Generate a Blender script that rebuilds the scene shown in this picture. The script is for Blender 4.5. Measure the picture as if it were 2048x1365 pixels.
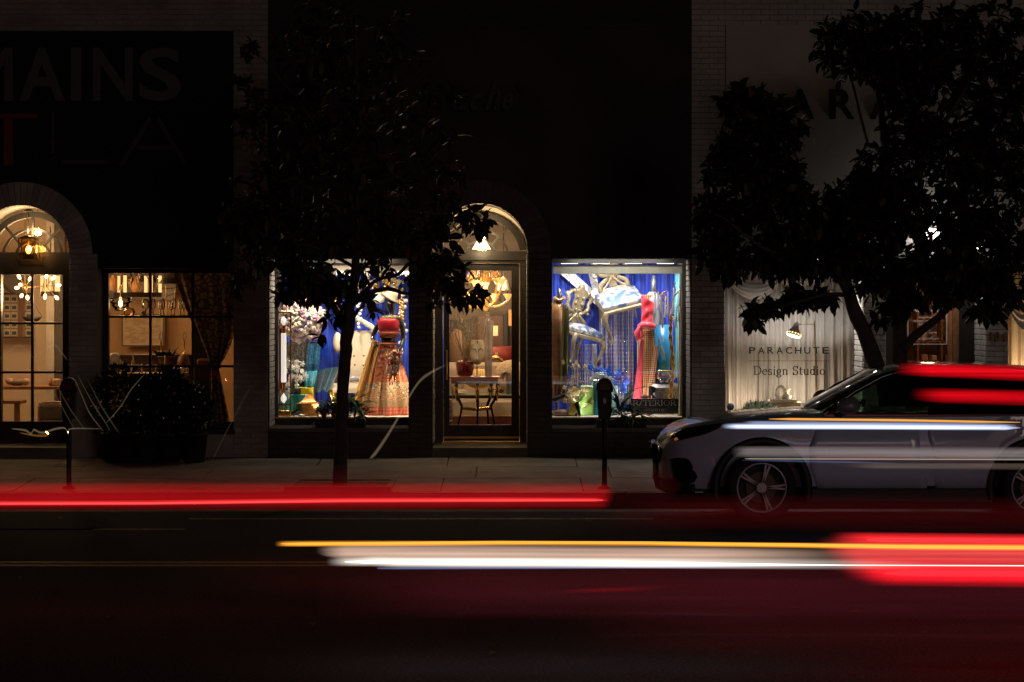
import bpy, math, random
from mathutils import Vector, Matrix, Euler
import bmesh
R = math.radians
pi = math.pi
rnd = random.Random(7)
for o in list(bpy.data.objects):
    bpy.data.objects.remove(o)
S = bpy.context.scene
COL = S.collection

# ------------------------------------------------------------------ camera, sky, moonlight, exposure
EYE, FPX, HOR = 2.2, 5040.0, 594.0            # eye height (m), focal length and horizon row at 2048 px wide
cam = bpy.data.cameras.new('camera')
cam_o = bpy.data.objects.new('camera', cam)
COL.objects.link(cam_o)
cam_o.location = (0, 0, EYE)
cam_o.rotation_euler = (R(90), 0, 0)
cam.sensor_width = 36
cam.lens = FPX / 2048 * 36
cam.shift_y = -(682.5 - HOR) / 2048
cam.clip_start, cam.clip_end = 0.5, 500
S.camera = cam_o

SUN_EL, SUN_ROT = R(11), R(161)
world = bpy.data.worlds.new('World')
S.world = world
world.use_nodes = True
nt = world.node_tree
bg = nt.nodes['Background']
sky = nt.nodes.new('ShaderNodeTexSky')
sky.sky_type = 'NISHITA'
sky.sun_disc = False
sky.sun_elevation = SUN_EL
sky.sun_rotation = SUN_ROT
tint = nt.nodes.new('ShaderNodeMix')
tint.data_type = 'RGBA'
tint.blend_type = 'MULTIPLY'
tint.inputs[0].default_value = 1.0
tint.inputs[7].default_value = (1.0, 0.70, 0.56, 1)     # city glow on the night sky
nt.links.new(sky.outputs[0], tint.inputs[6])
nt.links.new(tint.outputs[2], bg.inputs[0])
bg.inputs[1].default_value = 0.0006

sun = bpy.data.lights.new('night_key', 'SUN')
sun.energy = 0.066
sun.angle = R(12)
sun.color = (1.0, 0.80, 0.70)
sun_o = bpy.data.objects.new('night_key', sun)
COL.objects.link(sun_o)
sun_o.rotation_euler = Vector((-0.35, 1.0, -0.20)).to_track_quat('-Z', 'Y').to_euler()

S.view_settings.view_transform = 'Standard'
S.view_settings.look = 'None'
S.view_settings.exposure = 0
S.view_settings.gamma = 1
S.view_settings.use_curve_mapping = False
S.cycles.max_bounces = 8
S.cycles.transparent_max_bounces = 24
S.cycles.volume_bounces = 0
S.cycles.sample_clamp_indirect = 3
S.cycles.use_denoising = True

# ------------------------------------------------------------------ helpers
def X(px, Y): return (px - 1024) * Y / FPX
def Z(py, Y): return EYE - (py - HOR) * Y / FPX
def K(Y): return Y / FPX
def P(px, py, Y): return Vector((X(px, Y), Y, Z(py, Y)))

class M:
    """collects geometry; build() links it as ONE mesh object"""
    def __init__(self):
        self.v, self.f, self.s = [], [], []
    def add(self, vs, fs, smooth=False):
        b = len(self.v)
        self.v += [tuple(p) for p in vs]
        self.f += [tuple(i + b for i in q) for q in fs]
        self.s += [smooth] * len(fs)
        return self
    def box(self, x0, y0, z0, x1, y1, z1):
        vs = [(x, y, z) for z in (z0, z1) for y in (y0, y1) for x in (x0, x1)]
        return self.add(vs, [(0, 2, 3, 1), (4, 5, 7, 6), (0, 1, 5, 4), (2, 6, 7, 3), (0, 4, 6, 2), (1, 3, 7, 5)])
    def obox(self, c, size, rot=(0, 0, 0)):
        m = Euler(rot).to_matrix()
        h = Vector(size) / 2
        vs = [Vector(c) + m @ Vector((sx * h.x, sy * h.y, sz * h.z)) for sz in (-1, 1) for sy in (-1, 1) for sx in (-1, 1)]
        return self.add(vs, [(0, 2, 3, 1), (4, 5, 7, 6), (0, 1, 5, 4), (2, 6, 7, 3), (0, 4, 6, 2), (1, 3, 7, 5)])
    def cbox(self, x0, y0, z0, x1, y1, z1, c=0.01):
        """box with chamfered edges"""
        vs, fs = [], []
        xs, ys, zs = (x0, x1), (y0, y1), (z0, z1)
        idx = {}
        for i in (0, 1):
            for j in (0, 1):
                for k in (0, 1):
                    sx, sy, sz = (1 if i == 0 else -1), (1 if j == 0 else -1), (1 if k == 0 else -1)
                    for a in range(3):
                        p = [xs[i] + sx * c, ys[j] + sy * c, zs[k] + sz * c]
                        p[a] = (xs[i], ys[j], zs[k])[a]
                        idx[i, j, k, a] = len(vs)
                        vs.append(p)
        g = lambda i, j, k, a: idx[i, j, k, a]
        for i in (0, 1):
            q = [g(i, 0, 0, 0), g(i, 1, 0, 0), g(i, 1, 1, 0), g(i, 0, 1, 0)]
            fs.append(q if i else q[::-1])
            q = [g(0, i, 0, 1), g(0, i, 1, 1), g(1, i, 1, 1), g(1, i, 0, 1)]
            fs.append(q if i else q[::-1])
            q = [g(0, 0, i, 2), g(1, 0, i, 2), g(1, 1, i, 2), g(0, 1, i, 2)]
            fs.append(q if i else q[::-1])
        for i in (0, 1):
            for j in (0, 1):
                fs.append([g(i, j, 0, 0), g(i, j, 1, 0), g(i, j, 1, 1), g(i, j, 0, 1)])
                fs.append([g(i, 0, j, 0), g(i, 1, j, 0), g(i, 1, j, 2), g(i, 0, j, 2)])
                fs.append([g(0, i, j, 1), g(1, i, j, 1), g(1, i, j, 2), g(0, i, j, 2)])
        for i in (0, 1):
            for j in (0, 1):
                for k in (0, 1):
                    fs.append([g(i, j, k, 0), g(i, j, k, 1), g(i, j, k, 2)])
        return self.add(vs, fs)
    def tube(self, pts, r, n=8, cap=True, sx=1.0, smooth=True):
        pts = [Vector(p) for p in pts]
        if not isinstance(r, (list, tuple)): r = [r] * len(pts)
        vs, fs = [], []
        up = Vector((0, 0, 1))
        d0 = (pts[1] - pts[0]).normalized()
        if abs(d0.dot(up)) > 0.9: up = Vector((0, 1, 0))
        a = d0.cross(up).normalized()
        for i, p in enumerate(pts):
            d = (pts[min(i + 1, len(pts) - 1)] - pts[max(i - 1, 0)])
            d = d.normalized() if d.length > 1e-9 else d0
            a = a - d * a.dot(d)
            a = a.normalized() if a.length > 1e-6 else d.orthogonal().normalized()
            b = d.cross(a)
            for k in range(n):
                t = 2 * pi * k / n
                vs.append(p + (a * math.cos(t) * sx + b * math.sin(t)) * r[i])
        for i in range(len(pts) - 1):
            for k in range(n):
                k2 = (k + 1) % n
                fs.append((i * n + k, i * n + k2, (i + 1) * n + k2, (i + 1) * n + k))
        self.add(vs, fs, smooth)
        if cap:
            m = len(pts) - 1
            self.add(vs[:n], [tuple(range(n))[::-1]])
            self.add(vs[m * n:], [tuple(range(n))])
        return self
    def lathe(self, prof, c, n=16, sx=1.0, sy=1.0, fold=None, smooth=True, cap=True):
        """prof [(r, z)], around the vertical through c; fold(angle, t) scales the radius"""
        vs, fs = [], []
        m = len(prof)
        for i, (r, z) in enumerate(prof):
            for k in range(n):
                t = 2 * pi * k / n
                q = r * (fold(t, i / (m - 1)) if fold else 1)
                vs.append((c[0] + q * math.cos(t) * sx, c[1] + q * math.sin(t) * sy, c[2] + z))
        for i in range(m - 1):
            for k in range(n):
                k2 = (k + 1) % n
                fs.append((i * n + k, i * n + k2, (i + 1) * n + k2, (i + 1) * n + k))
        self.add(vs, fs, smooth)
        if cap:
            if prof[0][0] > 1e-4: self.add(vs[:n], [tuple(range(n))[::-1]])
            if prof[-1][0] > 1e-4: self.add(vs[(m - 1) * n:], [tuple(range(n))])
        return self
    def ell(self, c, r, nu=12, nv=8, rot=None, smooth=True):
        if not isinstance(r, (list, tuple)): r = (r, r, r)
        m = Euler(rot).to_matrix() if rot else None
        vs, fs = [], []
        for j in range(nv + 1):
            th = pi * j / nv
            for i in range(nu):
                ph = 2 * pi * i / nu
                p = Vector((r[0] * math.sin(th) * math.cos(ph), r[1] * math.sin(th) * math.sin(ph), -r[2] * math.cos(th)))
                if m: p = m @ p
                vs.append(p + Vector(c))
        for j in range(nv):
            for i in range(nu):
                i2 = (i + 1) % nu
                fs.append((j * nu + i, j * nu + i2, (j + 1) * nu + i2, (j + 1) * nu + i))
        return self.add(vs, fs, smooth)
    def prism(self, poly, y0, y1, smooth=False):
        """polygon of (x, z), extruded along Y"""
        ar = sum(poly[i][0] * poly[(i + 1) % len(poly)][1] - poly[(i + 1) % len(poly)][0] * poly[i][1] for i in range(len(poly)))
        if ar < 0: poly = poly[::-1]
        n = len(poly)
        vs = [(x, y0, z) for x, z in poly] + [(x, y1, z) for x, z in poly]
        fs = [tuple(range(n)), tuple(range(2 * n - 1, n - 1, -1))]
        for i in range(n):
            j = (i + 1) % n
            fs.append((j, i, i + n, j + n))
        return self.add(vs, fs, smooth)
    def grid(self, fn, nu, nv, smooth=True):
        vs = [fn(i / nu, j / nv) for j in range(nv + 1) for i in range(nu + 1)]
        fs = [(j * (nu + 1) + i, j * (nu + 1) + i + 1, (j + 1) * (nu + 1) + i + 1, (j + 1) * (nu + 1) + i) for j in range(nv) for i in range(nu)]
        return self.add(vs, fs, smooth)
    def mesh(self, name):
        me = bpy.data.meshes.new(name)
        me.from_pydata(self.v, [], self.f)
        me.polygons.foreach_set('use_smooth', self.s)
        me.update()
        return me
    def build(self, name, mat, parent=None, solid=0.0, bevel=0.0, sub=0):
        return link(name, self.mesh(name), mat, parent, solid, bevel, sub)

def link(name, me, mat, parent=None, solid=0.0, bevel=0.0, sub=0):
    o = bpy.data.objects.new(name, me)
    COL.objects.link(o)
    if mat is not None and not me.materials: me.materials.append(mat)
    if parent is not None: adopt(o, parent)
    if solid:
        m = o.modifiers.new('solid', 'SOLIDIFY'); m.thickness = solid; m.offset = 0
    if bevel:
        m = o.modifiers.new('bevel', 'BEVEL'); m.width = bevel; m.segments = 2; m.limit_method = 'ANGLE'; m.angle_limit = R(40)
    if sub:
        m = o.modifiers.new('sub', 'SUBSURF'); m.levels = sub; m.render_levels = sub
    return o

WORLD_M = {}
def adopt(o, parent):
    o.parent = parent
    mw = WORLD_M.get(parent.name)
    if mw is not None: o.matrix_parent_inverse = mw.inverted()

def thing(name, label, cat, loc, group=None):
    o = bpy.data.objects.new(name, None)
    o.empty_display_size = 0.1
    COL.objects.link(o)
    o.location = loc
    WORLD_M[o.name] = Matrix.Translation(Vector(loc))
    o['label'] = label; o['category'] = cat
    if group: o['group'] = group
    return o
def tag(o, label, cat, group=None):
    o['label'] = label; o['category'] = cat
    if group: o['group'] = group
    return o
def kind(o, k='structure'):
    o['kind'] = k
    return o

# ------------------------------------------------------------------ materials
def mat(name, col, rough=0.6, metal=0.0, var=0.15, scale=6.0, bump=0.0, bscale=40.0, emit=None, estr=0.0, spec=0.5, sheen=0.0, coat=0.0, per_obj=0.0, trans=0.0, alpha=1.0):
    m = bpy.data.materials.new(name)
    m.use_nodes = True
    t = m.node_tree
    b = t.nodes['Principled BSDF']
    b.inputs['Roughness'].default_value = rough
    b.inputs['Metallic'].default_value = metal
    b.inputs['Specular IOR Level'].default_value = spec
    b.inputs['Sheen Weight'].default_value = sheen
    b.inputs['Coat Weight'].default_value = coat
    b.inputs['Transmission Weight'].default_value = trans
    b.inputs['Alpha'].default_value = alpha
    geo = t.nodes.new('ShaderNodeNewGeometry')
    if var > 0 or per_obj > 0:
        n = t.nodes.new('ShaderNodeTexNoise')
        n.inputs['Scale'].default_value = scale
        n.inputs['Detail'].default_value = 5
        t.links.new(geo.outputs['Position'], n.inputs['Vector'])
        mr = t.nodes.new('ShaderNodeMapRange')
        mr.inputs[1].default_value, mr.inputs[2].default_value = 0.3, 0.7
        mr.inputs[3].default_value, mr.inputs[4].default_value = 1 - var, 1 + var
        t.links.new(n.outputs['Fac'], mr.inputs[0])
        val = mr.outputs[0]
        if per_obj > 0:
            oi = t.nodes.new('ShaderNodeObjectInfo')
            mr2 = t.nodes.new('ShaderNodeMapRange')
            mr2.inputs[3].default_value, mr2.inputs[4].default_value = 1 - per_obj, 1 + per_obj
            t.links.new(oi.outputs['Random'], mr2.inputs[0])
            mu = t.nodes.new('ShaderNodeMath'); mu.operation = 'MULTIPLY'
            t.links.new(val, mu.inputs[0]); t.links.new(mr2.outputs[0], mu.inputs[1])
            val = mu.outputs[0]
        hsv = t.nodes.new('ShaderNodeHueSaturation')
        hsv.inputs['Color'].default_value = (*col, 1)
        t.links.new(val, hsv.inputs['Value'])
        t.links.new(hsv.outputs[0], b.inputs['Base Color'])
    else:
        b.inputs['Base Color'].default_value = (*col, 1)
    if bump > 0:
        n2 = t.nodes.new('ShaderNodeTexNoise')
        n2.inputs['Scale'].default_value = bscale
        n2.inputs['Detail'].default_value = 6
        t.links.new(geo.outputs['Position'], n2.inputs['Vector'])
        bp = t.nodes.new('ShaderNodeBump')
        bp.inputs['Strength'].default_value = bump
        bp.inputs['Distance'].default_value = 0.01
        t.links.new(n2.outputs['Fac'], bp.inputs['Height'])
        t.links.new(bp.outputs[0], b.inputs['Normal'])
    if emit:
        b.inputs['Emission Color'].default_value = (*emit, 1)
        b.inputs['Emission Strength'].default_value = estr
    return m

def nodes_of(m): return m.node_tree, m.node_tree.nodes['Principled BSDF']

def pattern(name, fac, cols, rough=0.5, metal=0.0, bump=0.0, sheen=0.0, pos_scale=(1, 1, 1), rot=(0, 0, 0), scale=20.0, ramp=(0.4, 0.6), const=False, feature='F1', randomness=1.0):
    """printed or woven two-to-four colour pattern from a voronoi, noise, checker or wave texture"""
    m = mat(name, cols[0], rough, metal, var=0, sheen=sheen)
    t, b = nodes_of(m)
    geo = t.nodes.new('ShaderNodeNewGeometry')
    mp = t.nodes.new('ShaderNodeMapping')
    mp.inputs['Scale'].default_value = pos_scale
    mp.inputs['Rotation'].default_value = rot
    t.links.new(geo.outputs['Position'], mp.inputs[0])
    if fac == 'voronoi':
        n = t.nodes.new('ShaderNodeTexVoronoi'); n.feature = feature; out = n.outputs['Distance']
        n.inputs['Scale'].default_value = scale
        n.inputs['Randomness'].default_value = randomness
    elif fac == 'cell':
        n = t.nodes.new('ShaderNodeTexVoronoi'); n.inputs['Scale'].default_value = scale
        sp = t.nodes.new('ShaderNodeSeparateColor'); t.links.new(n.outputs['Color'], sp.inputs[0]); out = sp.outputs[0]
    elif fac == 'noise':
        n = t.nodes.new('ShaderNodeTexNoise'); out = n.outputs['Fac']; n.inputs['Scale'].default_value = scale; n.inputs['Detail'].default_value = 6
    elif fac == 'checker':
        n = t.nodes.new('ShaderNodeTexChecker'); out = n.outputs['Fac']; n.inputs['Scale'].default_value = scale
    elif fac == 'wave':
        n = t.nodes.new('ShaderNodeTexWave'); out = n.outputs['Fac']; n.inputs['Scale'].default_value = scale; n.inputs['Distortion'].default_value = 3; n.inputs['Detail'].default_value = 3
    t.links.new(mp.outputs[0], n.inputs['Vector'])
    cr = t.nodes.new('ShaderNodeValToRGB')
    el = cr.color_ramp.elements
    if const: cr.color_ramp.interpolation = 'CONSTANT'
    k = len(cols)
    while len(el) < k: el.new(0.5)
    for i in range(k):
        el[i].position = ramp[0] + (ramp[1] - ramp[0]) * i / (k - 1)
        el[i].color = (*cols[i], 1)
    t.links.new(out, cr.inputs[0])
    t.links.new(cr.outputs[0], b.inputs['Base Color'])
    if bump:
        bp = t.nodes.new('ShaderNodeBump'); bp.inputs['Strength'].default_value = bump; bp.inputs['Distance'].default_value = 0.01
        t.links.new(out, bp.inputs['Height']); t.links.new(bp.outputs[0], b.inputs['Normal'])
    return m

def emitter(name, col, s):
    m = bpy.data.materials.new(name); m.use_nodes = True
    t = m.node_tree; t.nodes.clear()
    e = t.nodes.new('ShaderNodeEmission'); e.inputs[0].default_value = (*col, 1); e.inputs[1].default_value = s
    o = t.nodes.new('ShaderNodeOutputMaterial'); t.links.new(e.outputs[0], o.inputs[0])
    return m
def glass(name, col=(1, 1, 1), rough=0.0, refl=0.06):
    m = bpy.data.materials.new(name); m.use_nodes = True
    t = m.node_tree; t.nodes.clear()
    a = t.nodes.new('ShaderNodeBsdfTransparent'); a.inputs[0].default_value = (*col, 1)
    g = t.nodes.new('ShaderNodeBsdfGlossy'); g.inputs['Roughness'].default_value = rough
    fr = t.nodes.new('ShaderNodeFresnel'); fr.inputs[0].default_value = 1.45
    mx = t.nodes.new('ShaderNodeMixShader'); o = t.nodes.new('ShaderNodeOutputMaterial')
    t.links.new(fr.outputs[0], mx.inputs[0]); t.links.new(a.outputs[0], mx.inputs[1]); t.links.new(g.outputs[0], mx.inputs[2]); t.links.new(mx.outputs[0], o.inputs[0])
    return m
def glow_volume(name, col, s):
    m = bpy.data.materials.new(name); m.use_nodes = True
    t = m.node_tree; t.nodes.clear()
    e = t.nodes.new('ShaderNodeEmission'); e.inputs[0].default_value = (*col, 1); e.inputs[1].default_value = s
    o = t.nodes.new('ShaderNodeOutputMaterial'); t.links.new(e.outputs[0], o.inputs['Volume'])
    return m

MT = {}
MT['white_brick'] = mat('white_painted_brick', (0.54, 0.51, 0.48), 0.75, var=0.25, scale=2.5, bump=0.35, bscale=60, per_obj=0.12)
MT['shaded_white_brick'] = mat('white_painted_brick_shaded', (0.34, 0.30, 0.29), 0.75, var=0.28, scale=2.5, bump=0.35, bscale=60, per_obj=0.16)  # white brick with the left end's dimmer light put into the colour
MT['white_mortar'] = mat('white_painted_mortar', (0.30, 0.285, 0.27), 0.9, var=0.15, bump=0.3)
MT['dark_brick'] = mat('dark_painted_brick', (0.075, 0.058, 0.05), 0.7, var=0.2, bump=0.35, bscale=60, per_obj=0.2)
MT['dark_mortar'] = mat('dark_mortar', (0.045, 0.036, 0.032), 0.9, bump=0.3)
MT['dark_stucco'] = mat('dark_stucco', (0.042, 0.030, 0.027), 0.85, var=0.35, scale=1.1, bump=0.3, bscale=25)
MT['black_stucco'] = mat('black_stucco', (0.008, 0.008, 0.009), 0.9, var=0.1, bump=0.2)
MT['plaster'] = mat('pale_plaster', (0.52, 0.48, 0.44), 0.85, var=0.08, scale=2.5, bump=0.3, bscale=30)
MT['black_paint'] = mat('black_paint', (0.018, 0.017, 0.016), 0.35, var=0.1)
MT['bronze_paint'] = mat('bronze_paint', (0.018, 0.015, 0.012), 0.42, var=0.12)
MT['dark_bronze'] = mat('dark_bronze', (0.035, 0.03, 0.024), 0.4, var=0.1)
MT['cream_wall'] = mat('cream_wall', (0.62, 0.50, 0.36), 0.85, var=0.05, scale=1.5)
MT['cream'] = mat('cream_paint', (0.68, 0.62, 0.50), 0.6, var=0.06)
MT['dark_wood'] = mat('dark_wood', (0.06, 0.032, 0.018), 0.4, var=0.3, scale=12, bump=0.1)
MT['warm_wood'] = mat('warm_wood', (0.26, 0.12, 0.05), 0.45, var=0.3, scale=12, bump=0.1)
MT['pale_wood'] = mat('pale_wood', (0.42, 0.28, 0.15), 0.5, var=0.2, scale=10)
MT['concrete'] = mat('pavement_concrete', (0.145, 0.128, 0.112), 0.85, var=0.38, scale=2.2, bump=0.35, bscale=80, per_obj=0.1)
MT['kerb_concrete'] = mat('kerb_concrete', (0.12, 0.112, 0.105), 0.85, var=0.3, scale=3, bump=0.3)
MT['asphalt'] = mat('asphalt', (0.066, 0.062, 0.080), 0.95, var=0.6, scale=40, bump=0.55, bscale=90, spec=0.08)
MT['white_line'] = mat('worn_white_paint', (0.22, 0.22, 0.21), 0.8, var=0.5, scale=14)
MT['yellow_line'] = mat('worn_yellow_paint', (0.45, 0.30, 0.04), 0.7, var=0.35, scale=14)
MT['gold'] = mat('gilt_metal', (0.85, 0.52, 0.16), 0.25, 1.0, var=0.15, scale=20)
MT['brass'] = mat('aged_brass', (0.62, 0.42, 0.16), 0.35, 1.0, var=0.2)
MT['silver'] = mat('silver_foil', (0.75, 0.75, 0.76), 0.22, 1.0, var=0.2, scale=30, bump=0.6, bscale=30)
MT['black_gloss'] = mat('black_gloss', (0.008, 0.008, 0.009), 0.12, var=0, coat=0.5)
MT['black_matt'] = mat('black_matt', (0.012, 0.012, 0.013), 0.7, var=0.1)
MT['iron'] = mat('dark_iron', (0.03, 0.028, 0.026), 0.45, 0.6, var=0.2)
MT['glass'] = glass('window_glass')
MT['clear'] = glass('clear_glass', (0.94, 0.95, 0.96))
MT['smoke'] = glass('smoked_glass', (0.92, 0.78, 0.55))
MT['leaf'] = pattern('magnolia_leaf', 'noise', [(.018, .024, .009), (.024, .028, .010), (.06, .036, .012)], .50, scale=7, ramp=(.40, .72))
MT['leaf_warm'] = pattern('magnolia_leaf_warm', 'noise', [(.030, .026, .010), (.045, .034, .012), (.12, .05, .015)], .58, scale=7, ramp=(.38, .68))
MT['bark'] = mat('grey_bark', (0.075, 0.06, 0.05), 0.85, var=0.3, scale=14, bump=0.6, bscale=40)
MT['plant'] = mat('plant_leaf', (0.045, 0.13, 0.026), 0.35, var=0.35, scale=14)
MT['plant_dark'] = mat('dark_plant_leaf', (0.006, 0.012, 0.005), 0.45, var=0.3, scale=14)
MT['soil'] = mat('soil', (0.03, 0.022, 0.016), 0.95, var=0.3)
MT['bulb_warm'] = emitter('warm_bulb', (1.0, 0.62, 0.26), 14)
MT['bulb_soft'] = emitter('soft_warm_bulb', (1.0, 0.60, 0.25), 5)
MT['bulb_white'] = emitter('white_bulb', (1.0, 0.92, 0.80), 25)
MT['candle'] = emitter('glowing_candle', (1.0, 0.55, 0.20), 1.6)

# ------------------------------------------------------------------ lettering
def text_mesh(s, depth=0.02, bold=0.0, shear=0.0, space=1.0):
    cu = bpy.data.curves.new('lettering', 'FONT')
    cu.body = s; cu.size = 1; cu.extrude = 0.5; cu.offset = bold; cu.shear = shear; cu.space_character = space
    cu.resolution_u = 4
    ob = bpy.data.objects.new('lettering', cu)
    COL.objects.link(ob)
    dg = bpy.context.evaluated_depsgraph_get()
    me = bpy.data.meshes.new_from_object(ob.evaluated_get(dg))
    bpy.data.objects.remove(ob)
    bpy.data.curves.remove(cu)
    return me
def fit_text(name, s, px0, py0, px1, py1, Y, depth, material, parent, bold=0.0, shear=0.0, space=1.0):
    """letters standing upright, facing the street, filling the given rectangle at distance Y"""
    me = text_mesh(s, 0.02, bold, shear, space)
    xs = [v.co.x for v in me.vertices]; ys = [v.co.y for v in me.vertices]
    ax, bx, ay, by = min(xs), max(xs), min(ys), max(ys)
    x0, x1, z0, z1 = X(px0, Y), X(px1, Y), Z(py1, Y), Z(py0, Y)
    for v in me.vertices:
        v.co = (x0 + (v.co.x - ax) / (bx - ax) * (x1 - x0), Y - (v.co.z + 0.5) * depth, z0 + (v.co.y - ay) / (by - ay) * (z1 - z0))
    me.materials.clear(); me.update()
    return link(name, me, material, parent)

def arc(cx, cy, rx, ry, a0, a1, n=14):
    return [(cx + rx * math.cos(R(a0 + (a1 - a0) * i / n)), cy + ry * math.sin(R(a0 + (a1 - a0) * i / n))) for i in range(n + 1)]
def sf(x, y, w=0.13): return [(x - w, y), (x + w, y)]
XH = 0.64
GLYPH = {
 'D': (0.86, [[(0.14, 0), (0.14, 1)], [(0.14, 1)] + arc(0.30, 0.5, 0.48, 0.5, 90, -90) + [(0.14, 0)], sf(.14, 0), sf(.14, 1)]),
 'e': (0.56, [[(0.08, 0.36), (0.47, 0.36)], arc(0.28, 0.32, 0.21, 0.32, 8, 320)]),
 's': (0.46, [arc(0.22, 0.48, 0.15, 0.155, 20, 270) + arc(0.22, 0.165, 0.16, 0.165, 90, -160)]),
 'i': (0.32, [[(0.16, 0), (0.16, XH)], [(0.16, 0.84), (0.16, 0.95)], sf(.16, 0), [(0.03, XH), (0.16, XH)]]),
 'g': (0.54, [arc(0.25, 0.42, 0.18, 0.21, 0, 360), [(0.40, 0.58), (0.52, 0.62)], [(0.14, 0.24), (0.08, 0.12), (0.16, 0.04), (0.40, 0.02)] + arc(0.26, -0.14, 0.22, 0.15, 40, -220)]),
 'n': (0.64, [[(0.14, 0), (0.14, XH)], [(0.14, 0.5)] + arc(0.33, 0.42, 0.17, 0.22, 140, 0) + [(0.50, 0)], sf(.14, 0, .11), sf(.5, 0, .11), [(0.02, XH), (0.14, XH)]]),
 'S': (0.62, [[(0.52, 0.80)] + arc(0.30, 0.76, 0.21, 0.24, 30, 270) + arc(0.31, 0.26, 0.23, 0.26, 90, -160), [(0.51, 0.74), (0.51, 1.0)], [(0.08, 0.0), (0.08, 0.26)]]),
 't': (0.40, [[(0.17, 0.88), (0.17, 0.14), (0.24, 0.01), (0.38, 0.06)], [(0.03, XH), (0.36, XH)]]),
 'u': (0.64, [[(0.14, XH), (0.14, 0.2)] + arc(0.29, 0.2, 0.15, 0.2, 180, 320) , [(0.49, XH), (0.49, 0), (0.60, 0)], [(0.02, XH), (0.14, XH)], [(0.37, XH), (0.49, XH)]]),
 'd': (0.60, [arc(0.27, 0.32, 0.20, 0.32, 20, 340), [(0.47, 1.0), (0.47, 0), (0.58, 0)], [(0.36, 1.0), (0.47, 1.0)]]),
 'o': (0.58, [arc(0.29, 0.32, 0.22, 0.32, 0, 360, 20)]),
 'R': (0.80, [[(0.14, 0), (0.14, 1)], [(0.14, 1)] + arc(0.38, 0.74, 0.24, 0.26, 90, -90) + [(0.14, 0.48)], [(0.36, 0.48), (0.74, 0)], sf(.14, 0), sf(.14, 1), sf(.74, 0, .08)]),
 '/': (0.50, [[(0.02, -0.1), (0.46, 1.06)]]),
 'T': (0.80, [[(0.40, 0), (0.40, 1)], [(0.04, 1), (0.76, 1)], [(0.04, 0.8), (0.04, 1)], [(0.76, 0.8), (0.76, 1)], sf(.40, 0)]),
 'E': (0.70, [[(0.14, 0), (0.14, 1)], [(0.02, 1), (0.58, 1)], [(0.14, 0.52), (0.48, 0.52)], [(0.02, 0), (0.62, 0)], [(0.58, 0.82), (0.58, 1)], [(0.62, 0), (0.62, 0.2)]]),
 'I': (0.36, [[(0.18, 0), (0.18, 1)], sf(.18, 0), sf(.18, 1)]),
 'O': (0.92, [arc(0.45, 0.5, 0.38, 0.5, 0, 360, 24), [(0.42, 0.5), (0.48, 0.5)], [(0.45, 0.47), (0.45, 0.53)]]),
 ' ': (0.36, []),
}
def serif_text(name, s, px0, py_cap, px1, py_base, Y, depth, material, parent, thick=0.10, thin=0.045):
    adv = [GLYPH[c][0] for c in s]
    W = sum(adv) + 0.06 * (len(s) - 1)
    x0, x1, zb, zc = X(px0, Y), X(px1, Y), Z(py_base, Y), Z(py_cap, Y)
    kx, kz = (x1 - x0) / W, zc - zb
    m = M(); cx = 0
    for c, a in zip(s, adv):
        for st in GLYPH[c][1]:
            for (ax, ay), (bx, by) in zip(st, st[1:]):
                dx, dy = bx - ax, by - ay
                L = math.hypot(dx, dy) or 1e-6
                w = (thin + (thick - thin) * abs(dy / L)) / 2
                ex, ey = dx / L * thin * 0.4, dy / L * thin * 0.4
                nx, ny = -dy / L * w, dx / L * w
                q = [(ax - ex + nx, ay - ey + ny), (ax - ex - nx, ay - ey - ny), (bx + ex - nx, by + ey - ny), (bx + ex + nx, by + ey + ny)]
                m.prism([(x0 + (cx + u) * kx, zb + v * kz) for u, v in q], Y - depth, Y)
        cx += a + 0.06
    return m.build(name, material, parent)
# ------------------------------------------------------------------ the setting: sky dome, road, kerb, pavement
YF = 30.0                      # the shop fronts
YK = 26.3                      # kerb face
ZK, ZF = 0.15, 0.289           # pavement height at the kerb and at the shop fronts
def pave(y): return ZK + (ZF - ZK) * (y - YK) / (YF - YK)

m = M(); m.add([(-120, -40, -0.05), (120, -40, -0.05), (120, 160, -0.05), (-120, 160, -0.05)], [(0, 1, 2, 3)])
kind(m.build('ground', MT['asphalt']))
m = M(); m.grid(lambda u, v: (-60 + 120 * u, -20 + (YK - 0.55 + 20) * v, 0.0), 8, 8, False)
kind(m.build('road', MT['asphalt']))
m = M(); m.box(-60, YK - 0.55, -0.04, 60, YK + 0.02, 0.003)
kind(m.build('gutter', MT['kerb_concrete']))
m = M()
x = -18.0
kb = thing('kerb', 'long concrete kerb edging the pavement', 'kerb', (0, YK, 0)); kind(kb)
for i in range(16):
    q = M(); q.cbox(x + 0.004, YK, -0.03, x + 2.4 - 0.004, YK + 0.16, ZK + 0.004, 0.014); q.build('kerb_stone', MT['kerb_concrete'], kb); x += 2.4
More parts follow.
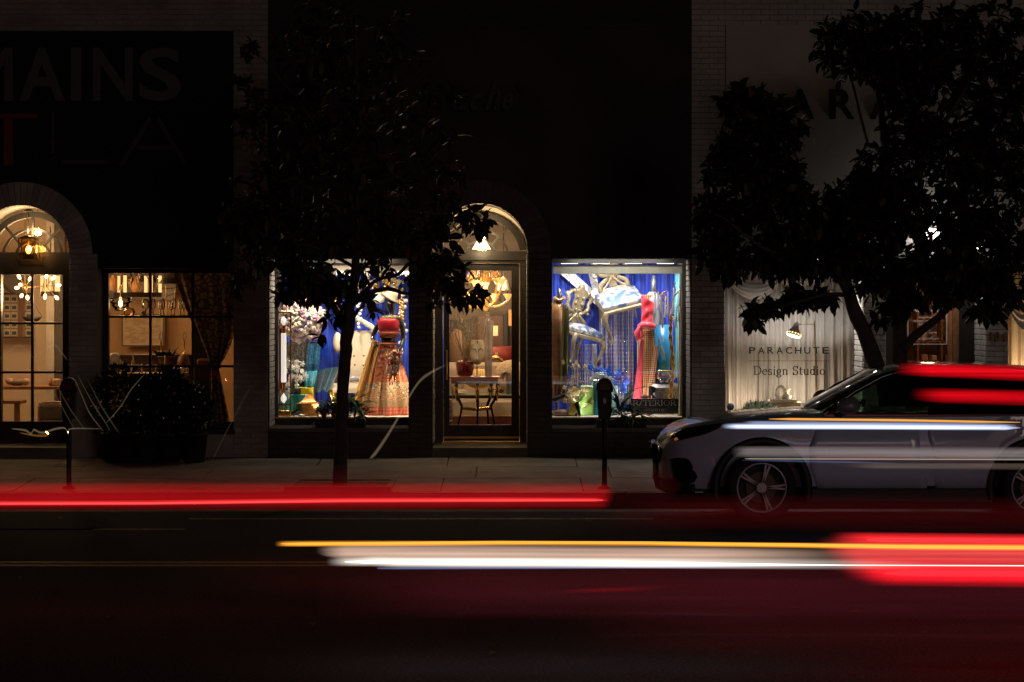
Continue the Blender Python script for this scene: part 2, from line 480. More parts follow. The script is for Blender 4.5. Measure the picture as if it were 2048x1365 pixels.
# pavement slabs, cast 1.2 m wide with recessed joints
pv = thing('pavement', 'concrete pavement of large cast slabs', 'pavement', (0, YK, 0)); kind(pv)
q = M(); q.add([(-60, YK + .15, ZK - .05), (60, YK + .15, ZK - .05), (60, YF + 1, ZF - .02), (-60, YF + 1, ZF - .02)], [(0, 1, 2, 3)])
q.build('joint_bed', MT['soil'], pv)
rows = [(YK + 0.16, YK + 1.45), (YK + 1.45, YK + 2.65), (YK + 2.65, YF + 0.1)]
for j, (ya, yb) in enumerate(rows):
    sh = M(); L = 1.5
    a, b = pave(ya), pave(yb)
    g = 0.006
    vs = [(-L / 2 + g, ya + g, a), (L / 2 - g, ya + g, a), (L / 2 - g, yb - g, b), (-L / 2 + g, yb - g, b)]
    sh.add(vs + [(x_, y_, z_ - 0.06) for x_, y_, z_ in vs], [(0, 1, 2, 3), (1, 0, 4, 5), (2, 1, 5, 6), (3, 2, 6, 7), (0, 3, 7, 4)])
    me = sh.mesh('slab'); me.materials.append(MT['concrete'])
    for i in range(13):
        o = link('slab', me, None, pv)
        o.location = (-9 + i * L + (0.35 if j == 1 else 0), 0, rnd.uniform(-0.004, 0.004))
# worn road lines
def line(name, y, w, segs, mt):
    q = M()
    for a, b in segs:
        q.box(a, y - w / 2, -0.02, b, y + w / 2, 0.0045)
    return kind(q.build(name, mt))
line('lane_line', 23.82, 0.10, [(-16 + i * 8.0, -16 + i * 8.0 + 4.9) for i in range(6) if i != 2 and i != 3] + [(-6.8, -3.95)], MT['white_line'])
line('centre_line', 20.62, 0.10, [(-40, 40)], MT['yellow_line'])
line('centre_line', 20.86, 0.10, [(-40, 40)], MT['yellow_line'])
for x_ in (X(682, 26.9), X(1790, 26.9)):      # earth squares round the street trees
    q = M(); q.box(x_ - .5, YK + .2, .1, x_ + .5, YK + 1.2, pave(YK + .7) + .012); kind(q.build('tree_pit', MT['soil']))
    q = M()
    for a, b, c_, d in ((-.56, .14, .56, .2), (-.56, 1.2, .56, 1.26), (-.56, .2, -.5, 1.2), (.5, .2, .56, 1.2)): q.box(x_ + a, YK + b, .1, x_ + c_, YK + d, pave(YK + .7) + .03)
    kind(q.build('tree_pit_edging', MT['kerb_concrete']))
line('parking_line', 24.95, 0.10, [(-3.2, 1.4)], MT['white_line'])
# fallen leaves on the road
lf = M()
for i in range(40):
    x_, y_ = rnd.uniform(-5, 5), rnd.uniform(15, 26)
    a_ = rnd.uniform(0, 2 * pi); l_ = rnd.uniform(.05, .08)
    d = Vector((math.cos(a_), math.sin(a_), 0)) * l_; e = Vector((-d.y, d.x, 0)) * .35
    c = Vector((x_, y_, 0.012))
    lf.add([c - d, c + e + Vector((0, 0, .015)), c + d, c - e + Vector((0, 0, .02))], [(0, 3, 2, 1)])
kind(lf.build('leaf_litter', mat('fallen_leaf', (0.14, 0.09, 0.035), 0.7)), 'stuff')
# dark sky dome
m = M(); m.ell((0, 20, -2), (190, 190, 120), 32, 16)
sk = kind(m.build('sky', emitter('night_sky', (0.05, 0.036, 0.03), 0.0)))
bpy.data.objects.remove(sk)

# ------------------------------------------------------------------ bricks
BL, BH, BD = 0.2125, 0.0646, 0.07
q = M(); q.cbox(-.5, -.5, -.5, .5, .5, .5, 0.05)
# the shared brick: true size, slightly chamfered
def brick_mesh(w, mt):
    key = ('brick', round(w, 3), mt)
    if key not in MCACHE:
        c = M(); c.cbox(-w / 2, -BD / 2, -(BH - .009) / 2, w / 2, BD / 2, (BH - .009) / 2, 0.005)
        me = c.mesh('brick'); me.materials.append(MT[mt]); MCACHE[key] = me
    return MCACHE[key]
MCACHE = {}
class Bricks:
    def __init__(self): self.l = []
    def field(self, a0, a1, z0, z1, pos, face='front', mt='white_brick', skip=None, prio=0):
        """running bond on a rectangle; face front: a = x, pos = y; left or right: a = y, pos = x"""
        k0, k1 = math.floor(z0 / BH), math.ceil(z1 / BH)
        for k in range(k0, k1):
            zc = (k + .5) * BH
            if zc - BH / 2 < z0 - .02 or zc + BH / 2 > z1 + .025: continue
            a = a0 - (BL / 2 if k % 2 else 0)
            while a < a1 - 0.015:
                b = min(a + BL, a1); s = max(a, a0)
                if b - s > 0.03:
                    w = round((b - s - .009) / .0265) * .0265 if b - s < BL - .01 else BL - .009
                    w = min(max(w, .025), b - s - .004)
                    c = (s + b) / 2
                    if not (skip and skip(c, zc)): self.l.append((c, zc, w, pos, face, mt, prio))
                a += BL
    def emit(self, parent, limit=300):
        self.l.sort(key=lambda t: (t[6], abs(t[1] - 2.0)))
        rest = {}
        for n, (a, z, w, pos, face, mt, pr) in enumerate(self.l):
            j = rnd.uniform(-.003, .003)
            r = rnd.gauss(0, .006)
            if face == 'front': loc, rot = (a, pos + BD / 2 - .009 + j, z), (0, r, 0)
            elif face == 'left': loc, rot = (pos + BD / 2 - .009 + j, a, z), (0, 0, R(90))
            else: loc, rot = (pos - BD / 2 + .009 + j, a, z), (0, 0, R(90))
            if n < limit:
                o = link('brick', brick_mesh(w, mt), None, parent)
                o.location = loc; o.rotation_euler = rot
            else:
                mm = rest.setdefault(mt, M())
                wx, wy = (w, BD) if face == 'front' else (BD, w)
                mm.box(loc[0] - wx / 2, loc[1] - wy / 2, z - (BH - .009) / 2, loc[0] + wx / 2, loc[1] + wy / 2, z + (BH - .009) / 2)
        for mt, mm in rest.items():
            kind(mm.build('brickwork', MT[mt], parent), 'stuff')
def arch_pts(cx, cz, r, n=28, a0=180, a1=0):
    return [(cx + r * math.cos(R(a0 + (a1 - a0) * i / n)), cz + r * math.sin(R(a0 + (a1 - a0) * i / n))) for i in range(n + 1)]
def voussoirs(cx, cz, r0, r1, y, mt, parent, n=30):
    mesh = M(); da = pi / n
    g = 0.0035
    a = da / 2
    po = [(r0, -r0 * math.tan(a) + g), (r0, r0 * math.tan(a) - g), (r1, r1 * math.tan(a) - g), (r1, -r1 * math.tan(a) + g)]
    mesh.prism(po, -BD / 2, BD / 2)
    me = mesh.mesh('arch_brick'); me.materials.append(MT[mt])
    for i in range(n):
        o = link('arch_brick', me, None, parent)
        o.location = (cx, y + BD / 2 - .012 + rnd.uniform(-.003, .003), cz)
        o.rotation_euler = (0, -(i + .5) * da, 0)

def wall_upto(m, x0, x1, z0, z1, y0=YF, y1=YF + 0.9): m.box(x0, y0, z0, x1, y1, z1)
ZT = 6.7
def arch_wall(m, cx, cz, r, z1, y0, y1, x0=None, x1=None, zb=None):
    """the wall over a round-headed opening"""
    x0 = cx - r if x0 is None else x0; x1 = cx + r if x1 is None else x1
    m.prism([(x0, z1), (x0, cz)] + arch_pts(cx, cz, r) + [(x1, cz), (x1, z1)] if x0 < cx - r - 1e-4 else [(x0, z1)] + arch_pts(cx, cz, r) + [(x1, z1)], y0, y1)

# ================================================================== left storefront (white brick, black sign field)
A = thing('storefront', 'white painted brick shopfront with black sign field and arched door', 'building', (-5.0, YF + 2, ZF))
AX, AZ, AR = -5.845, 2.712, 0.577
AW = (X(193, YF), X(467, YF), 0.617, Z(537, YF))
XAB = X(536, YF)
m = M()
wall_upto(m, -9, AX - AR, 0, ZT)
arch_wall(m, AX, AZ, AR, ZT, YF, YF + .9)
wall_upto(m, AX + AR, AW[0], 0, ZT)
wall_upto(m, AW[0], AW[1], AW[3], ZT)
wall_upto(m, AW[0], AW[1], 0, AW[2], YF, YF + .48)
wall_upto(m, AW[1], XAB, 0, ZT)
m.build('wall', MT['white_mortar'], A)
m = M(); m.box(-9, YF + .05, ZT, XAB, YF + 7, ZT + .1); m.build('roof', MT['black_matt'], A)
m = M()
m.prism([(-9, Z(63, YF)), (-9, AZ)] + arch_pts(AX, AZ, 0.86) + [(AW[0] + .02, AZ), (AW[0] + .02, AW[3]), (AW[1], AW[3]), (AW[1], Z(63, YF))], YF - .022, YF + .02)
m.build('sign_field', MT['black_stucco'], A)
bk = Bricks()
bk.field(AX - AR - 1.5, AW[1] - .0, Z(63, YF) + .01, 6.15, YF, mt='shaded_white_brick', prio=2)
bk.field(AW[1], XAB, ZF, 6.15, YF, mt='shaded_white_brick', prio=0)
bk.field(AX + AR, AW[0], 0.40, AZ, YF, mt='shaded_white_brick', prio=1)
bk.field(AX + AR + .0, AW[1], ZF - .05, AW[2] - .03, YF, mt='shaded_white_brick', prio=1)
bk.field(YF, YF + .72, .45, AZ, AX + AR, 'left', mt='shaded_white_brick', prio=3)
bk.emit(A, 268)
voussoirs(AX, AZ, AR, 0.852, YF - .004, 'shaded_white_brick', A, 32)
m = M(); m.box(AW[0] - .03, YF - .05, AW[2] - .05, AW[1] + .02, YF + .5, AW[2]); m.build('window_sill', MT['black_paint'], A)
# sign letters: the first row is cut by the picture's edge
letter_grey = mat('sign_letter_grey', (0.075, 0.07, 0.07), 0.6, var=0.1)
for s, a, b in (('M', -62, 27), ('A', 39, 131), ('I', 142, 163), ('N', 186, 266), ('S', 279, 363)):
    fit_text('letter', s, a, 96, b, 203, YF - .022, .03, letter_grey, A, bold=0.02)
def stroke(mm, pts, w, y0, y1):
    for (ax, az), (bx, bz) in zip(pts, pts[1:]):
        d = Vector((bx - ax, bz - az)); d.normalize(); n_ = Vector((-d.y, d.x)) * w / 2; e = d * w * .35
        mm.prism([(ax - e.x + n_.x, az - e.y + n_.y), (ax - e.x - n_.x, az - e.y - n_.y), (bx + e.x - n_.x, bz + e.y - n_.y), (bx + e.x + n_.x, bz + e.y + n_.y)], y0, y1)
def pxs(l): return [(X(a, YF), Z(b, YF)) for a, b in l]
mm = M(); stroke(mm, pxs([(-40, 233), (72, 233)]), .055, YF - .05, YF - .022); mm.box(X(9, YF), YF - .05, Z(332, YF), X(27, YF), YF - .0225, Z(237, YF))
mm.build('letter', mat('sign_letter_red', (0.16, 0.012, 0.010), 0.6), A)
letter_dim = mat('sign_letter_dim', (0.035, 0.034, 0.034), 0.6)
mm = M(); stroke(mm, pxs([(107, 228), (107, 312), (111, 321), (120, 325), (215, 325)]), .05, YF - .05, YF - .022); mm.build('letter', letter_dim, A)
mm = M(); stroke(mm, pxs([(244, 331), (304, 234), (309, 229), (314, 234), (373, 331)]), .055, YF - .05, YF - .022); stroke(mm, pxs([(276, 297), (348, 297)]), .045, YF - .048, YF - .024); mm.build('letter', letter_dim, A)

# ---- A: window
def bars(name, Y, xs, zs, x0, x1, z0, z1, w, mt, parent, d=.03):
    for px in xs:
        q = M(); q.box(X(px, Y) - w / 2, Y - d, z0, X(px, Y) + w / 2, Y + d, z1); q.build(name, mt, parent)
    for py in zs:
        q = M(); q.box(x0, Y - d + .004, Z(py, Y) - w / 2, x1, Y + d - .004, Z(py, Y) + w / 2); q.build(name, mt, parent)
def frame(name, Y, x0, x1, z0, z1, w, mt, parent, d=.05):
    q = M()
    q.box(x0, Y - d, z0, x0 + w, Y + d, z1); q.box(x1 - w, Y - d, z0, x1, Y + d, z1)
    q.box(x0 + w, Y - d, z1 - w, x1 - w, Y + d, z1); q.box(x0 + w, Y - d, z0, x1 - w, Y + d, z0 + w)
    return q.build(name, mt, parent)
def pane(Y, x0, x1, z0, z1, parent, mt='glass'):
    q = M(); q.box(x0, Y - .004, z0, x1, Y + .004, z1); return q.build('pane', MT[mt], parent)
YA = YF + .48
wx0, wx1 = AW[0] + .0, X(470, YA)
fa = frame('window', YA, AW[0], AW[1] + .05, AW[2], AW[3] + .02, .075, MT['black_paint'], A)
bars('glazing_bar', YA, [301, 386], [634, 733], AW[0], AW[1], AW[2], AW[3], .028, MT['black_paint'], fa)
pane(YA, AW[0], AW[1] + .04, AW[2], AW[3], fa)
# ---- A: round-headed door
YD = YF + .75
dl, dr = X(-14, YD), X(147, YD)
dA = M()
ftop = Z(505, YD)
dA.box(dl - .05, YD - .06, .42, X(4, YD), YD + .06, Z(550, YD)); dA.box(X(127, YD), YD - .06, .42, dr + .08, YD + .06, Z(550, YD))
dA.box(dl - .05, YD - .06, Z(550, YD), dr + .08, YD + .06, ftop); dA.box(X(4, YD), YD - .06, .42, X(127, YD), YD + .06, Z(843, YD))
doorA = dA.build('door', MT['black_paint'], A)
bars('glazing_bar', YD, [65], [], 0, 0, .42, Z(550, YD), .03, MT['black_paint'], doorA)
bars('glazing_bar', YD, [], [647, 745], X(4, YD), X(127, YD), 0, 0, .028, MT['black_paint'], doorA)
pane(YD, X(4, YD), X(127, YD), .45, Z(550, YD), doorA)
def fanlight(cxp, cyp, rads, sillp, Y, spokes, mt, parent, w=.028):
    """round-headed light with concentric and radial bars; only what lies above the transom"""
    cx, cz, zs = X(cxp, Y), Z(cyp, Y), Z(sillp, Y)
    k = K(Y)
    f_ = M()
    r_in, r_out = rads[-1] * k, (rads[-1] + 12) * k
    a_lim = math.degrees(math.asin(max(-1, min(1, (zs - cz) / r_in))))
    n = 36
    for i in range(n):
        a, b = R(a_lim + (180 - 2 * a_lim) * i / n), R(a_lim + (180 - 2 * a_lim) * (i + 1) / n)
        f_.prism([(cx + r_in * math.cos(a), cz + r_in * math.sin(a)), (cx + r_out * math.cos(a), cz + r_out * math.sin(a)), (cx + r_out * math.cos(b), cz + r_out * math.sin(b)), (cx + r_in * math.cos(b), cz + r_in * math.sin(b))], Y - .05, Y + .05)
    fr_ = f_.build('fanlight', mt, parent)
    for r in rads[:-1]:
        r *= k
        al = math.asin((zs - cz) / r)
        q = M(); pts = [(cx + r * math.cos(al + (pi - 2 * al) * i / 24), cz + r * math.sin(al + (pi - 2 * al) * i / 24)) for i in range(25)]
        for p, p2 in zip(pts, pts[1:]):
            d = Vector((p2[0] - p[0], p2[1] - p[1])).normalized(); nn = Vector((-d.y, d.x)) * w / 2
            q.prism([(p[0] + nn.x, p[1] + nn.y), (p[0] - nn.x, p[1] - nn.y), (p2[0] - nn.x, p2[1] - nn.y), (p2[0] + nn.x, p2[1] + nn.y)], Y - .022, Y + .022)
        q.build('glazing_bar', mt, fr_)
    for ang, ra in spokes:
        a = R(ang); q = M(); d = Vector((math.cos(a), math.sin(a))); nn = Vector((-d.y, d.x)) * w / 2
        p, p2 = Vector((cx, cz)) + d * ra * k, Vector((cx, cz)) + d * r_in
        q.prism([tuple(p + nn), tuple(p - nn), tuple(p2 - nn), tuple(p2 + nn)], Y - .025, Y + .025); q.build('glazing_bar', mt, fr_)
    q = M(); q.prism([(cx + r_in * math.cos(R(a_lim + (180 - 2 * a_lim) * i / 30)), cz + r_in * math.sin(R(a_lim + (180 - 2 * a_lim) * i / 30))) for i in range(31)], Y - .004, Y + .004)
    q.build('pane', MT['glass'], fr_)
    # plaster filling between the frame and the arch
    return r_out, cx, cz
ro, fcx, fcz = fanlight(66, 519, [36, 60.5, 83], 505, YD, [(50, 36), (90, 14), (130, 36)], MT['black_paint'], A)
def arch_infill(parent, AXc, AZc, ARc, fcx, fcz, ro, Y, mt):
    q = M(); n = 40
    for i in range(n):
        a, b = R(8 + 164 * i / n), R(8 + 164 * (i + 1) / n)
        po = [(AXc + (ARc + .03) * math.cos(a), AZc + (ARc + .03) * math.sin(a)), (AXc + (ARc + .03) * math.cos(b), AZc + (ARc + .03) * math.sin(b)), (fcx + ro * math.cos(b), fcz + ro * math.sin(b)), (fcx + ro * math.cos(a), fcz + ro * math.sin(a))]
        q.prism(po, Y - .03, Y + .03)
    q.build('arch_infill', mt, parent)
arch_infill(A, AX, AZ, AR, fcx, fcz, ro - .005, YD + .03, MT['cream'])
q = M(); q.box(AX - AR, YF - .12, ZF - .05, AX + AR, YD + .05, .41); q.build('doorstep', MT['concrete'], A)
# ---- A: interior shell
q = M()
q.box(-9, 35.2, .2, XAB - .1, 35.3, 3.4); q.build('interior_wall', MT['cream_wall'], A)
q = M(); q.box(XAB - .12, YF + .95, .2, XAB - .05, 35.2, 3.4); q.box(-9, YF + .95, .2, -8.9, 35.2, 3.4); q.build('interior_wall', MT['cream_wall'], A)
q = M(); q.box(-9, YF + .9, .3, XAB, 35.3, .41); q.build('floor', MT['warm_wood'], A)
q = M(); q.box(-9, YF + .9, 3.4, XAB, 35.3, 3.5); q.build('ceiling', MT['cream_wall'], A)

# ================================================================== middle boutique (dark)
B = thing('boutique', 'dark painted boutique with two lit display windows and arched door', 'building', (-.4, YF + 2, ZF))
BX, BZ, BR = -.381, 2.748, 0.565
BL_ = (X(538, YF), X(817, YF), 0.640, Z(517, YF))
BR_ = (X(1104, YF), X(1381, YF), 0.640, Z(517, YF))
XBC = X(1383, YF)
m = M()
wall_upto(m, XAB, BL_[0], 0, ZT); wall_upto(m, BL_[0], BL_[1], BL_[3], ZT); wall_upto(m, BL_[0], BL_[1], 0, BL_[2])
wall_upto(m, BL_[1], BX - BR, 0, ZT); arch_wall(m, BX, BZ, BR, ZT, YF, YF + .9); wall_upto(m, BX + BR, BR_[0], 0, ZT)
wall_upto(m, BR_[0], BR_[1], BR_[3], ZT); wall_upto(m, BR_[0], BR_[1], 0, BR_[2]); wall_upto(m, BR_[1], XBC, 0, ZT)
m.build('wall', MT['dark_mortar'], B)
m = M(); m.box(XAB, YF + .05, ZT, XBC, YF + 7, ZT + .1); m.build('roof', MT['black_matt'], B)
m = M()
zt = Z(56, YF)
m.prism([(XAB + .01, zt), (XAB + .01, BL_[3]), (BX - .845, BL_[3])] + [(BX - .845, BZ)] + arch_pts(BX, BZ, .845) + [(BX + .845, BL_[3]), (XBC - .01, BL_[3]), (XBC - .01, zt)], YF - .02, YF + .02)
m.build('sign_field', MT['dark_stucco'], B)
m = M(); m.box(XAB + .01, YF - .035, zt, XBC - .01, YF + .02, zt + .05); m.build('string_course', MT['dark_stucco'], B)
bk = Bricks()
bk.field(BL_[1], BX - BR, ZF - .03, BZ + .02, YF, mt='dark_brick')
bk.field(BX + BR, BR_[0], ZF - .03, BZ + .02, YF, mt='dark_brick')
bk.field(XAB + .02, BL_[1], ZF - .03, BL_[2] - .03, YF, mt='dark_brick', prio=1)
bk.field(BR_[0], XBC - .02, ZF - .03, BL_[2] - .03, YF, mt='dark_brick', prio=1)
bk.field(YF, YF + .66, BL_[2] + .0, BL_[3], BL_[0], 'right', prio=0)
bk.field(YF, YF + .66, BL_[2] + .0, BL_[3], BR_[1], 'left', prio=0)
bk.field(YF, YF + .66, .41, BZ, BX - BR, 'right', prio=1)
bk.field(YF, YF + .66, .41, BZ, BX + BR, 'left', prio=1)
bk.emit(B, 268)
voussoirs(BX, BZ, BR, 0.845, YF - .004, 'dark_brick', B, 32)
for w in (BL_, BR_):
    q = M(); q.box(w[0] - .0, YF - .06, w[2] - .05, w[1] + .0, YF + .78, w[2] - .002); q.build('window_sill', MT['kerb_concrete'], B)
script = mat('script_letter_black', (0.006, 0.006, 0.006), 0.4, var=0)
for s, a, b, t in (('a', 905, 938, 187), ('c', 940, 966, 187), ('h', 970, 1002, 160), ('e', 1004, 1026, 187)):
    fit_text('letter', s, a, t, b, 222, YF - .02, .05, script, B, bold=0.03, shear=0.45)
q = M(); q.tube([P(1034, 168, YF - .05), P(1041, 186, YF - .05)], [.022, .012], 6); q.build('letter', script, B)
# display windows: frame, lower rail, glass at 0.7 m back
YG = YF + .70
for w, xa, xb in ((BL_, X(549, YG), X(835, YG)), (BR_, X(1096, YG), X(1372, YG))):
    q = M(); fw = X(557, YG) - X(549, YG)
    zt_, zb_ = Z(517, YG) + .06, .643
    q.box(xa, YG - .05, zb_, xa + fw, YG + .05, zt_); q.box(xb - fw, YG - .05, zb_, xb, YG + .05, zt_)
    q.box(xa + fw, YG - .05, Z(836, YG) - .1, xb - fw, YG + .05, Z(836, YG)); q.box(xa + fw, YG - .05, Z(527, YG), xb - fw, YG + .05, zt_)
    wi = q.build('window', MT['dark_bronze'], B)
    q = M(); q.box(xa, YG - .075, Z(836, YG) - .004, xb, YG - .052, Z(836, YG) + .012); q.build('glazing_bead', MT['brass'], wi)
    pane(YG, xa, xb, Z(836, YG) - .02, Z(524, YG), wi)
# door
dB = M()
e = lambda px: X(px, YD)
zh, zs_ = Z(527, YD), Z(512, YD)
dB.box(BX - BR - .05, YD - .08, .42, e(886), YD + .06, Z(503, YD)); dB.box(e(1040), YD - .08, .42, BX + BR + .05, YD + .06, Z(503, YD))
dB.box(e(886), YD - .08, zh, e(1040), YD + .06, Z(503, YD))
dB.build('door_frame', MT['bronze_paint'], B)
q = M(); q.box(BX - BR - .04, YD - .11, Z(521, YD), BX + BR + .04, YD - .082, Z(510, YD)); q.build('transom', MT['bronze_paint'], B)
dB = M()
dB.box(e(888), YD - .03, .44, e(899), YD + .03, zh - .005); dB.box(e(1023), YD - .03, .44, e(1038), YD + .03, zh - .005)
dB.box(e(899), YD - .03, Z(542, YD), e(1023), YD + .03, zh - .005); dB.box(e(899), YD - .03, .44, e(1023), YD + .03, Z(850, YD))
doorB = dB.build('door', MT['bronze_paint'], B)
pane(YD, e(899), e(1023), Z(850, YD), Z(542, YD), doorB)
q = M(); q.box(e(939), YD - .045, Z(862, YD), e(988), YD - .031, Z(856, YD)); q.build('letter_slot', MT['iron'], doorB)
q = M(); q.box(e(884), YD - .06, Z(877, YD), e(1038), YD - .032, Z(873, YD)); q.build('kick_strip', MT['brass'], doorB)
q = M(); q.tube([(e(894), YD - .09, Z(700, YD)), (e(894), YD - .09, Z(760, YD))], .012, 8); q.box(e(892.5), YD - .09, Z(705, YD), e(895.5), YD - .03, Z(702, YD)); q.box(e(892.5), YD - .09, Z(758, YD), e(895.5), YD - .03, Z(755, YD)); q.build('handle', MT['brass'], doorB)
ro, fcx, fcz = fanlight(961, 517, [34, 56, 80], 502, YD, [(50, 34), (90, 34), (130, 34)], MT['bronze_paint'], B)
arch_infill(B, BX, BZ, BR, fcx, fcz, ro - .005, YD + .03, MT['cream'])
q = M(); q.box(BX - BR - .0, YF - .02, ZF - .05, BX + BR + .0, YD + .3, .402); q.build('doorstep', MT['concrete'], B)
q = M(); q.box(e(884), YD - .09, .402, e(1040), YD + .1, .435); q.build('threshold', MT['brass'], B)
# display boxes and back room
DZ = Z(836, YG) + .004
for w in (BL_, BR_):
    xa, xb = w[0] - .1, w[1] + .25 if w is BL_ else w[1] + .0
    if w is BR_: xa -= .12
    q = M(); q.box(xa, YG + .06, DZ - .06, xb, 32.5, DZ); q.build('display_floor', MT['cream'], B)
    q = M(); q.box(xa, YG + .06, 2.88, xb, 32.5, 2.95); q.build('display_ceiling', MT['cream'], B)
    q = M(); q.box(xa - .03, YG + .06, DZ, xa, 32.5, 2.88); q.box(xb, YG + .06, DZ, xb + .03, 32.5, 2.88); q.box(xa, 32.5, DZ, xb, 32.54, 2.88); q.build('display_wall', MT['cream'], B)
back_wall = mat('grey_room_wall', (0.30, 0.25, 0.20), 0.9)
q = M(); q.box(-2.6, 36, .3, 1.6, 36.1, 3.4); q.box(-2.66, 32.6, .3, -2.6, 36, 3.4); q.box(1.6, 32.6, .3, 1.66, 36, 3.4); q.build('interior_wall', back_wall, B)
q = M(); q.box(-2.6, YD + .06, .3, 1.6, 36, .41); q.build('floor', MT['dark_wood'], B)
q = M(); q.box(-2.6, YD + .2, 3.4, 1.6, 36, 3.5); q.build('ceiling', back_wall, B)

# ================================================================== right storefront (white brick, pale sign panel)
C = thing('storefront', 'white painted brick shopfront with pale plaster sign panel and curtained window', 'building', (5, YF + 2, ZF))
CW = (X(1450, YF), X(1726, YF), .70, Z(508, YF))
CD = (X(1772, YF), X(1972, YF), .41, Z(516, YF))
CR = (X(2016, YF), X(2300, YF), .70, Z(508, YF))
m = M()
wall_upto(m, XBC, CW[0], 0, ZT); wall_upto(m, CW[0], CW[1], CW[3], ZT); wall_upto(m, CW[0], CW[1], 0, CW[2]); wall_upto(m, CW[1], CD[0], 0, ZT)
wall_upto(m, CD[0], CD[1], CD[3], ZT); wall_upto(m, CD[1], CR[0], 0, ZT); wall_upto(m, CR[0], CR[1], CR[3], ZT); wall_upto(m, CR[0], CR[1], 0, CR[2]); wall_upto(m, CR[1], 11, 0, ZT)
m.build('wall', MT['white_mortar'], C)
m = M(); m.box(XBC, YF + .05, ZT, 11, YF + 7, ZT + .1); m.build('roof', MT['black_matt'], C)
m = M()
m.box(X(1452, YF), YF - .016, Z(470, YF), CR[0] + .01, YF + .02, Z(51, YF)); m.box(CR[0] + .01, YF - .016, Z(505, YF), 10, YF + .02, Z(51, YF)); m.build('sign_panel', MT['plaster'], C)
m = M(); m.box(CR[0] + .02, YF - .03, Z(508, YF) - .002, 10, YF + .03, Z(505, YF) - .001); m.build('light_strip', emitter('led_strip', (1, .93, .82), .55), C)
bk = Bricks()
bk.field(XBC, CW[0], ZF, 6.15, YF, prio=0)
bk.field(CW[1], CD[0], .3, CW[3] + .2, YF, prio=0)
bk.field(CD[1], CR[0], .3, CW[3] + .2, YF, prio=0)
bk.field(CW[0], CW[1], CW[3] + .02, Z(472, YF), YF, prio=1)
bk.field(CD[0], CD[1], CD[3] + .02, Z(472, YF), YF, prio=1)
bk.field(CW[0], 6.4, Z(50, YF), 6.15, YF, prio=2)
bk.field(CW[0], 6.4, ZF, CW[2] - .03, YF, prio=3, skip=lambda x, z: CD[0] < x < CD[1])
bk.field(YF, YF + .74, CW[2], CW[3], CW[1], 'left', prio=0)
bk.field(YF, YF + .74, CD[2], CD[3], CD[1], 'left', prio=0)
bk.emit(C, 300)
dark_letter = mat('sign_letter_black', (0.012, 0.011, 0.011), 0.5, var=0)
for i, ch in enumerate('PARACHUTE'):
    c = 1517 + i * 83.5
    hw = 24 if ch != 'A' else 27
    fit_text('letter', ch, c - hw, 179, c + hw, 239, YF - .016, .06, dark_letter, C, bold=0.012)
# curtained display window
YC = YF + .74
q = M()
xa, xb = CW[0] - .02, X(1712, YC)
q.box(xb - .03, YC - .04, CW[2], CW[1], YC + .04, CW[3]); q.box(xa, YC - .04, CW[3] - .04, xb, YC + .04, CW[3] + .05); q.box(xa - .06, YC - .04, CW[2], xa + .03, YC + .04, CW[3]); q.box(xa, YC - .04, CW[2], xb, YC + .04, CW[2] + .05)
cwin = q.build('window', MT['black_paint'], C)
pane(YC, xa, xb, CW[2], CW[3], cwin)
ink = mat('window_vinyl_black', (0.012, 0.011, 0.010), 0.6, var=0)
for i, ch in enumerate('PARACHUTE'):
    a = 1498 + i * 18.35
    fit_text('letter', ch, a, 694.5, a + 12.8, 708, YC - .006, .003, ink, cwin, bold=0.012)
q = M(); q.box(X(1498, YC), YC - .009, Z(722.6, YC), X(1657, YC), YC - .006, Z(721.8, YC)); q.build('rule_line', ink, cwin)
serif_text('lettering', 'Design Studio', 1507, 733, 1650, 750, YC - .006, .003, ink, cwin, .125, .06)
q = M(); q.lathe([(.0, -.003), (.045, -.003), (.045, .003), (0, .003)], (0, 0, 0), 20); st = q.build('window_sticker', mat('blue_sticker', (.03, .06, .12), .5), cwin); st.rotation_euler = (R(90), 0, 0); st.location = (X(1461, YC), YC - .012, Z(814, YC))
q = M(); q.box(CW[0] - .1, YF - .03, CW[2] - .05, CW[1] - .01, YC - .05, CW[2] - .001); q.build('window_sill', MT['white_brick'], C)
# entrance
g = lambda px: X(px, YC)
q = M(); q.box(g(1766), YC - .05, .41, g(1789), YC + .05, CD[3]); q.box(g(1917), YC - .05, .41, g(1952), YC + .05, CD[3]); q.box(g(1789), YC - .05, Z(560, YC), g(1917), YC + .05, CD[3])
q.build('door_frame', MT['black_paint'], C)
q = M(); q.box(g(1789), YC - .03, .42, g(1797), YC + .03, Z(560, YC)); q.box(g(1905), YC - .03, .42, g(1917), YC + .03, Z(560, YC)); q.box(g(1797), YC - .03, .42, g(1905), YC + .03, .62); q.box(g(1797), YC - .03, Z(570, YC), g(1905), YC + .03, Z(560, YC))
dC = q.build('door', MT['warm_wood'], C)
pane(YC, g(1797), g(1905), .6, Z(570, YC), dC)
vin = mat('window_vinyl_white', (0.8, 0.78, 0.74), 0.6, var=0, emit=(.8, .74, .66), estr=0.0)
q = M()
for a, b, c_, d in ((1815, 609.5, 1894, 611), (1815, 688, 1894, 689.5), (1815, 611, 1816.5, 688), (1892.5, 611, 1894, 688)): q.box(g(a), YC - .012, Z(d, YC), g(c_), YC - .007, Z(b, YC))
q.build('printed_border', vin, dC)
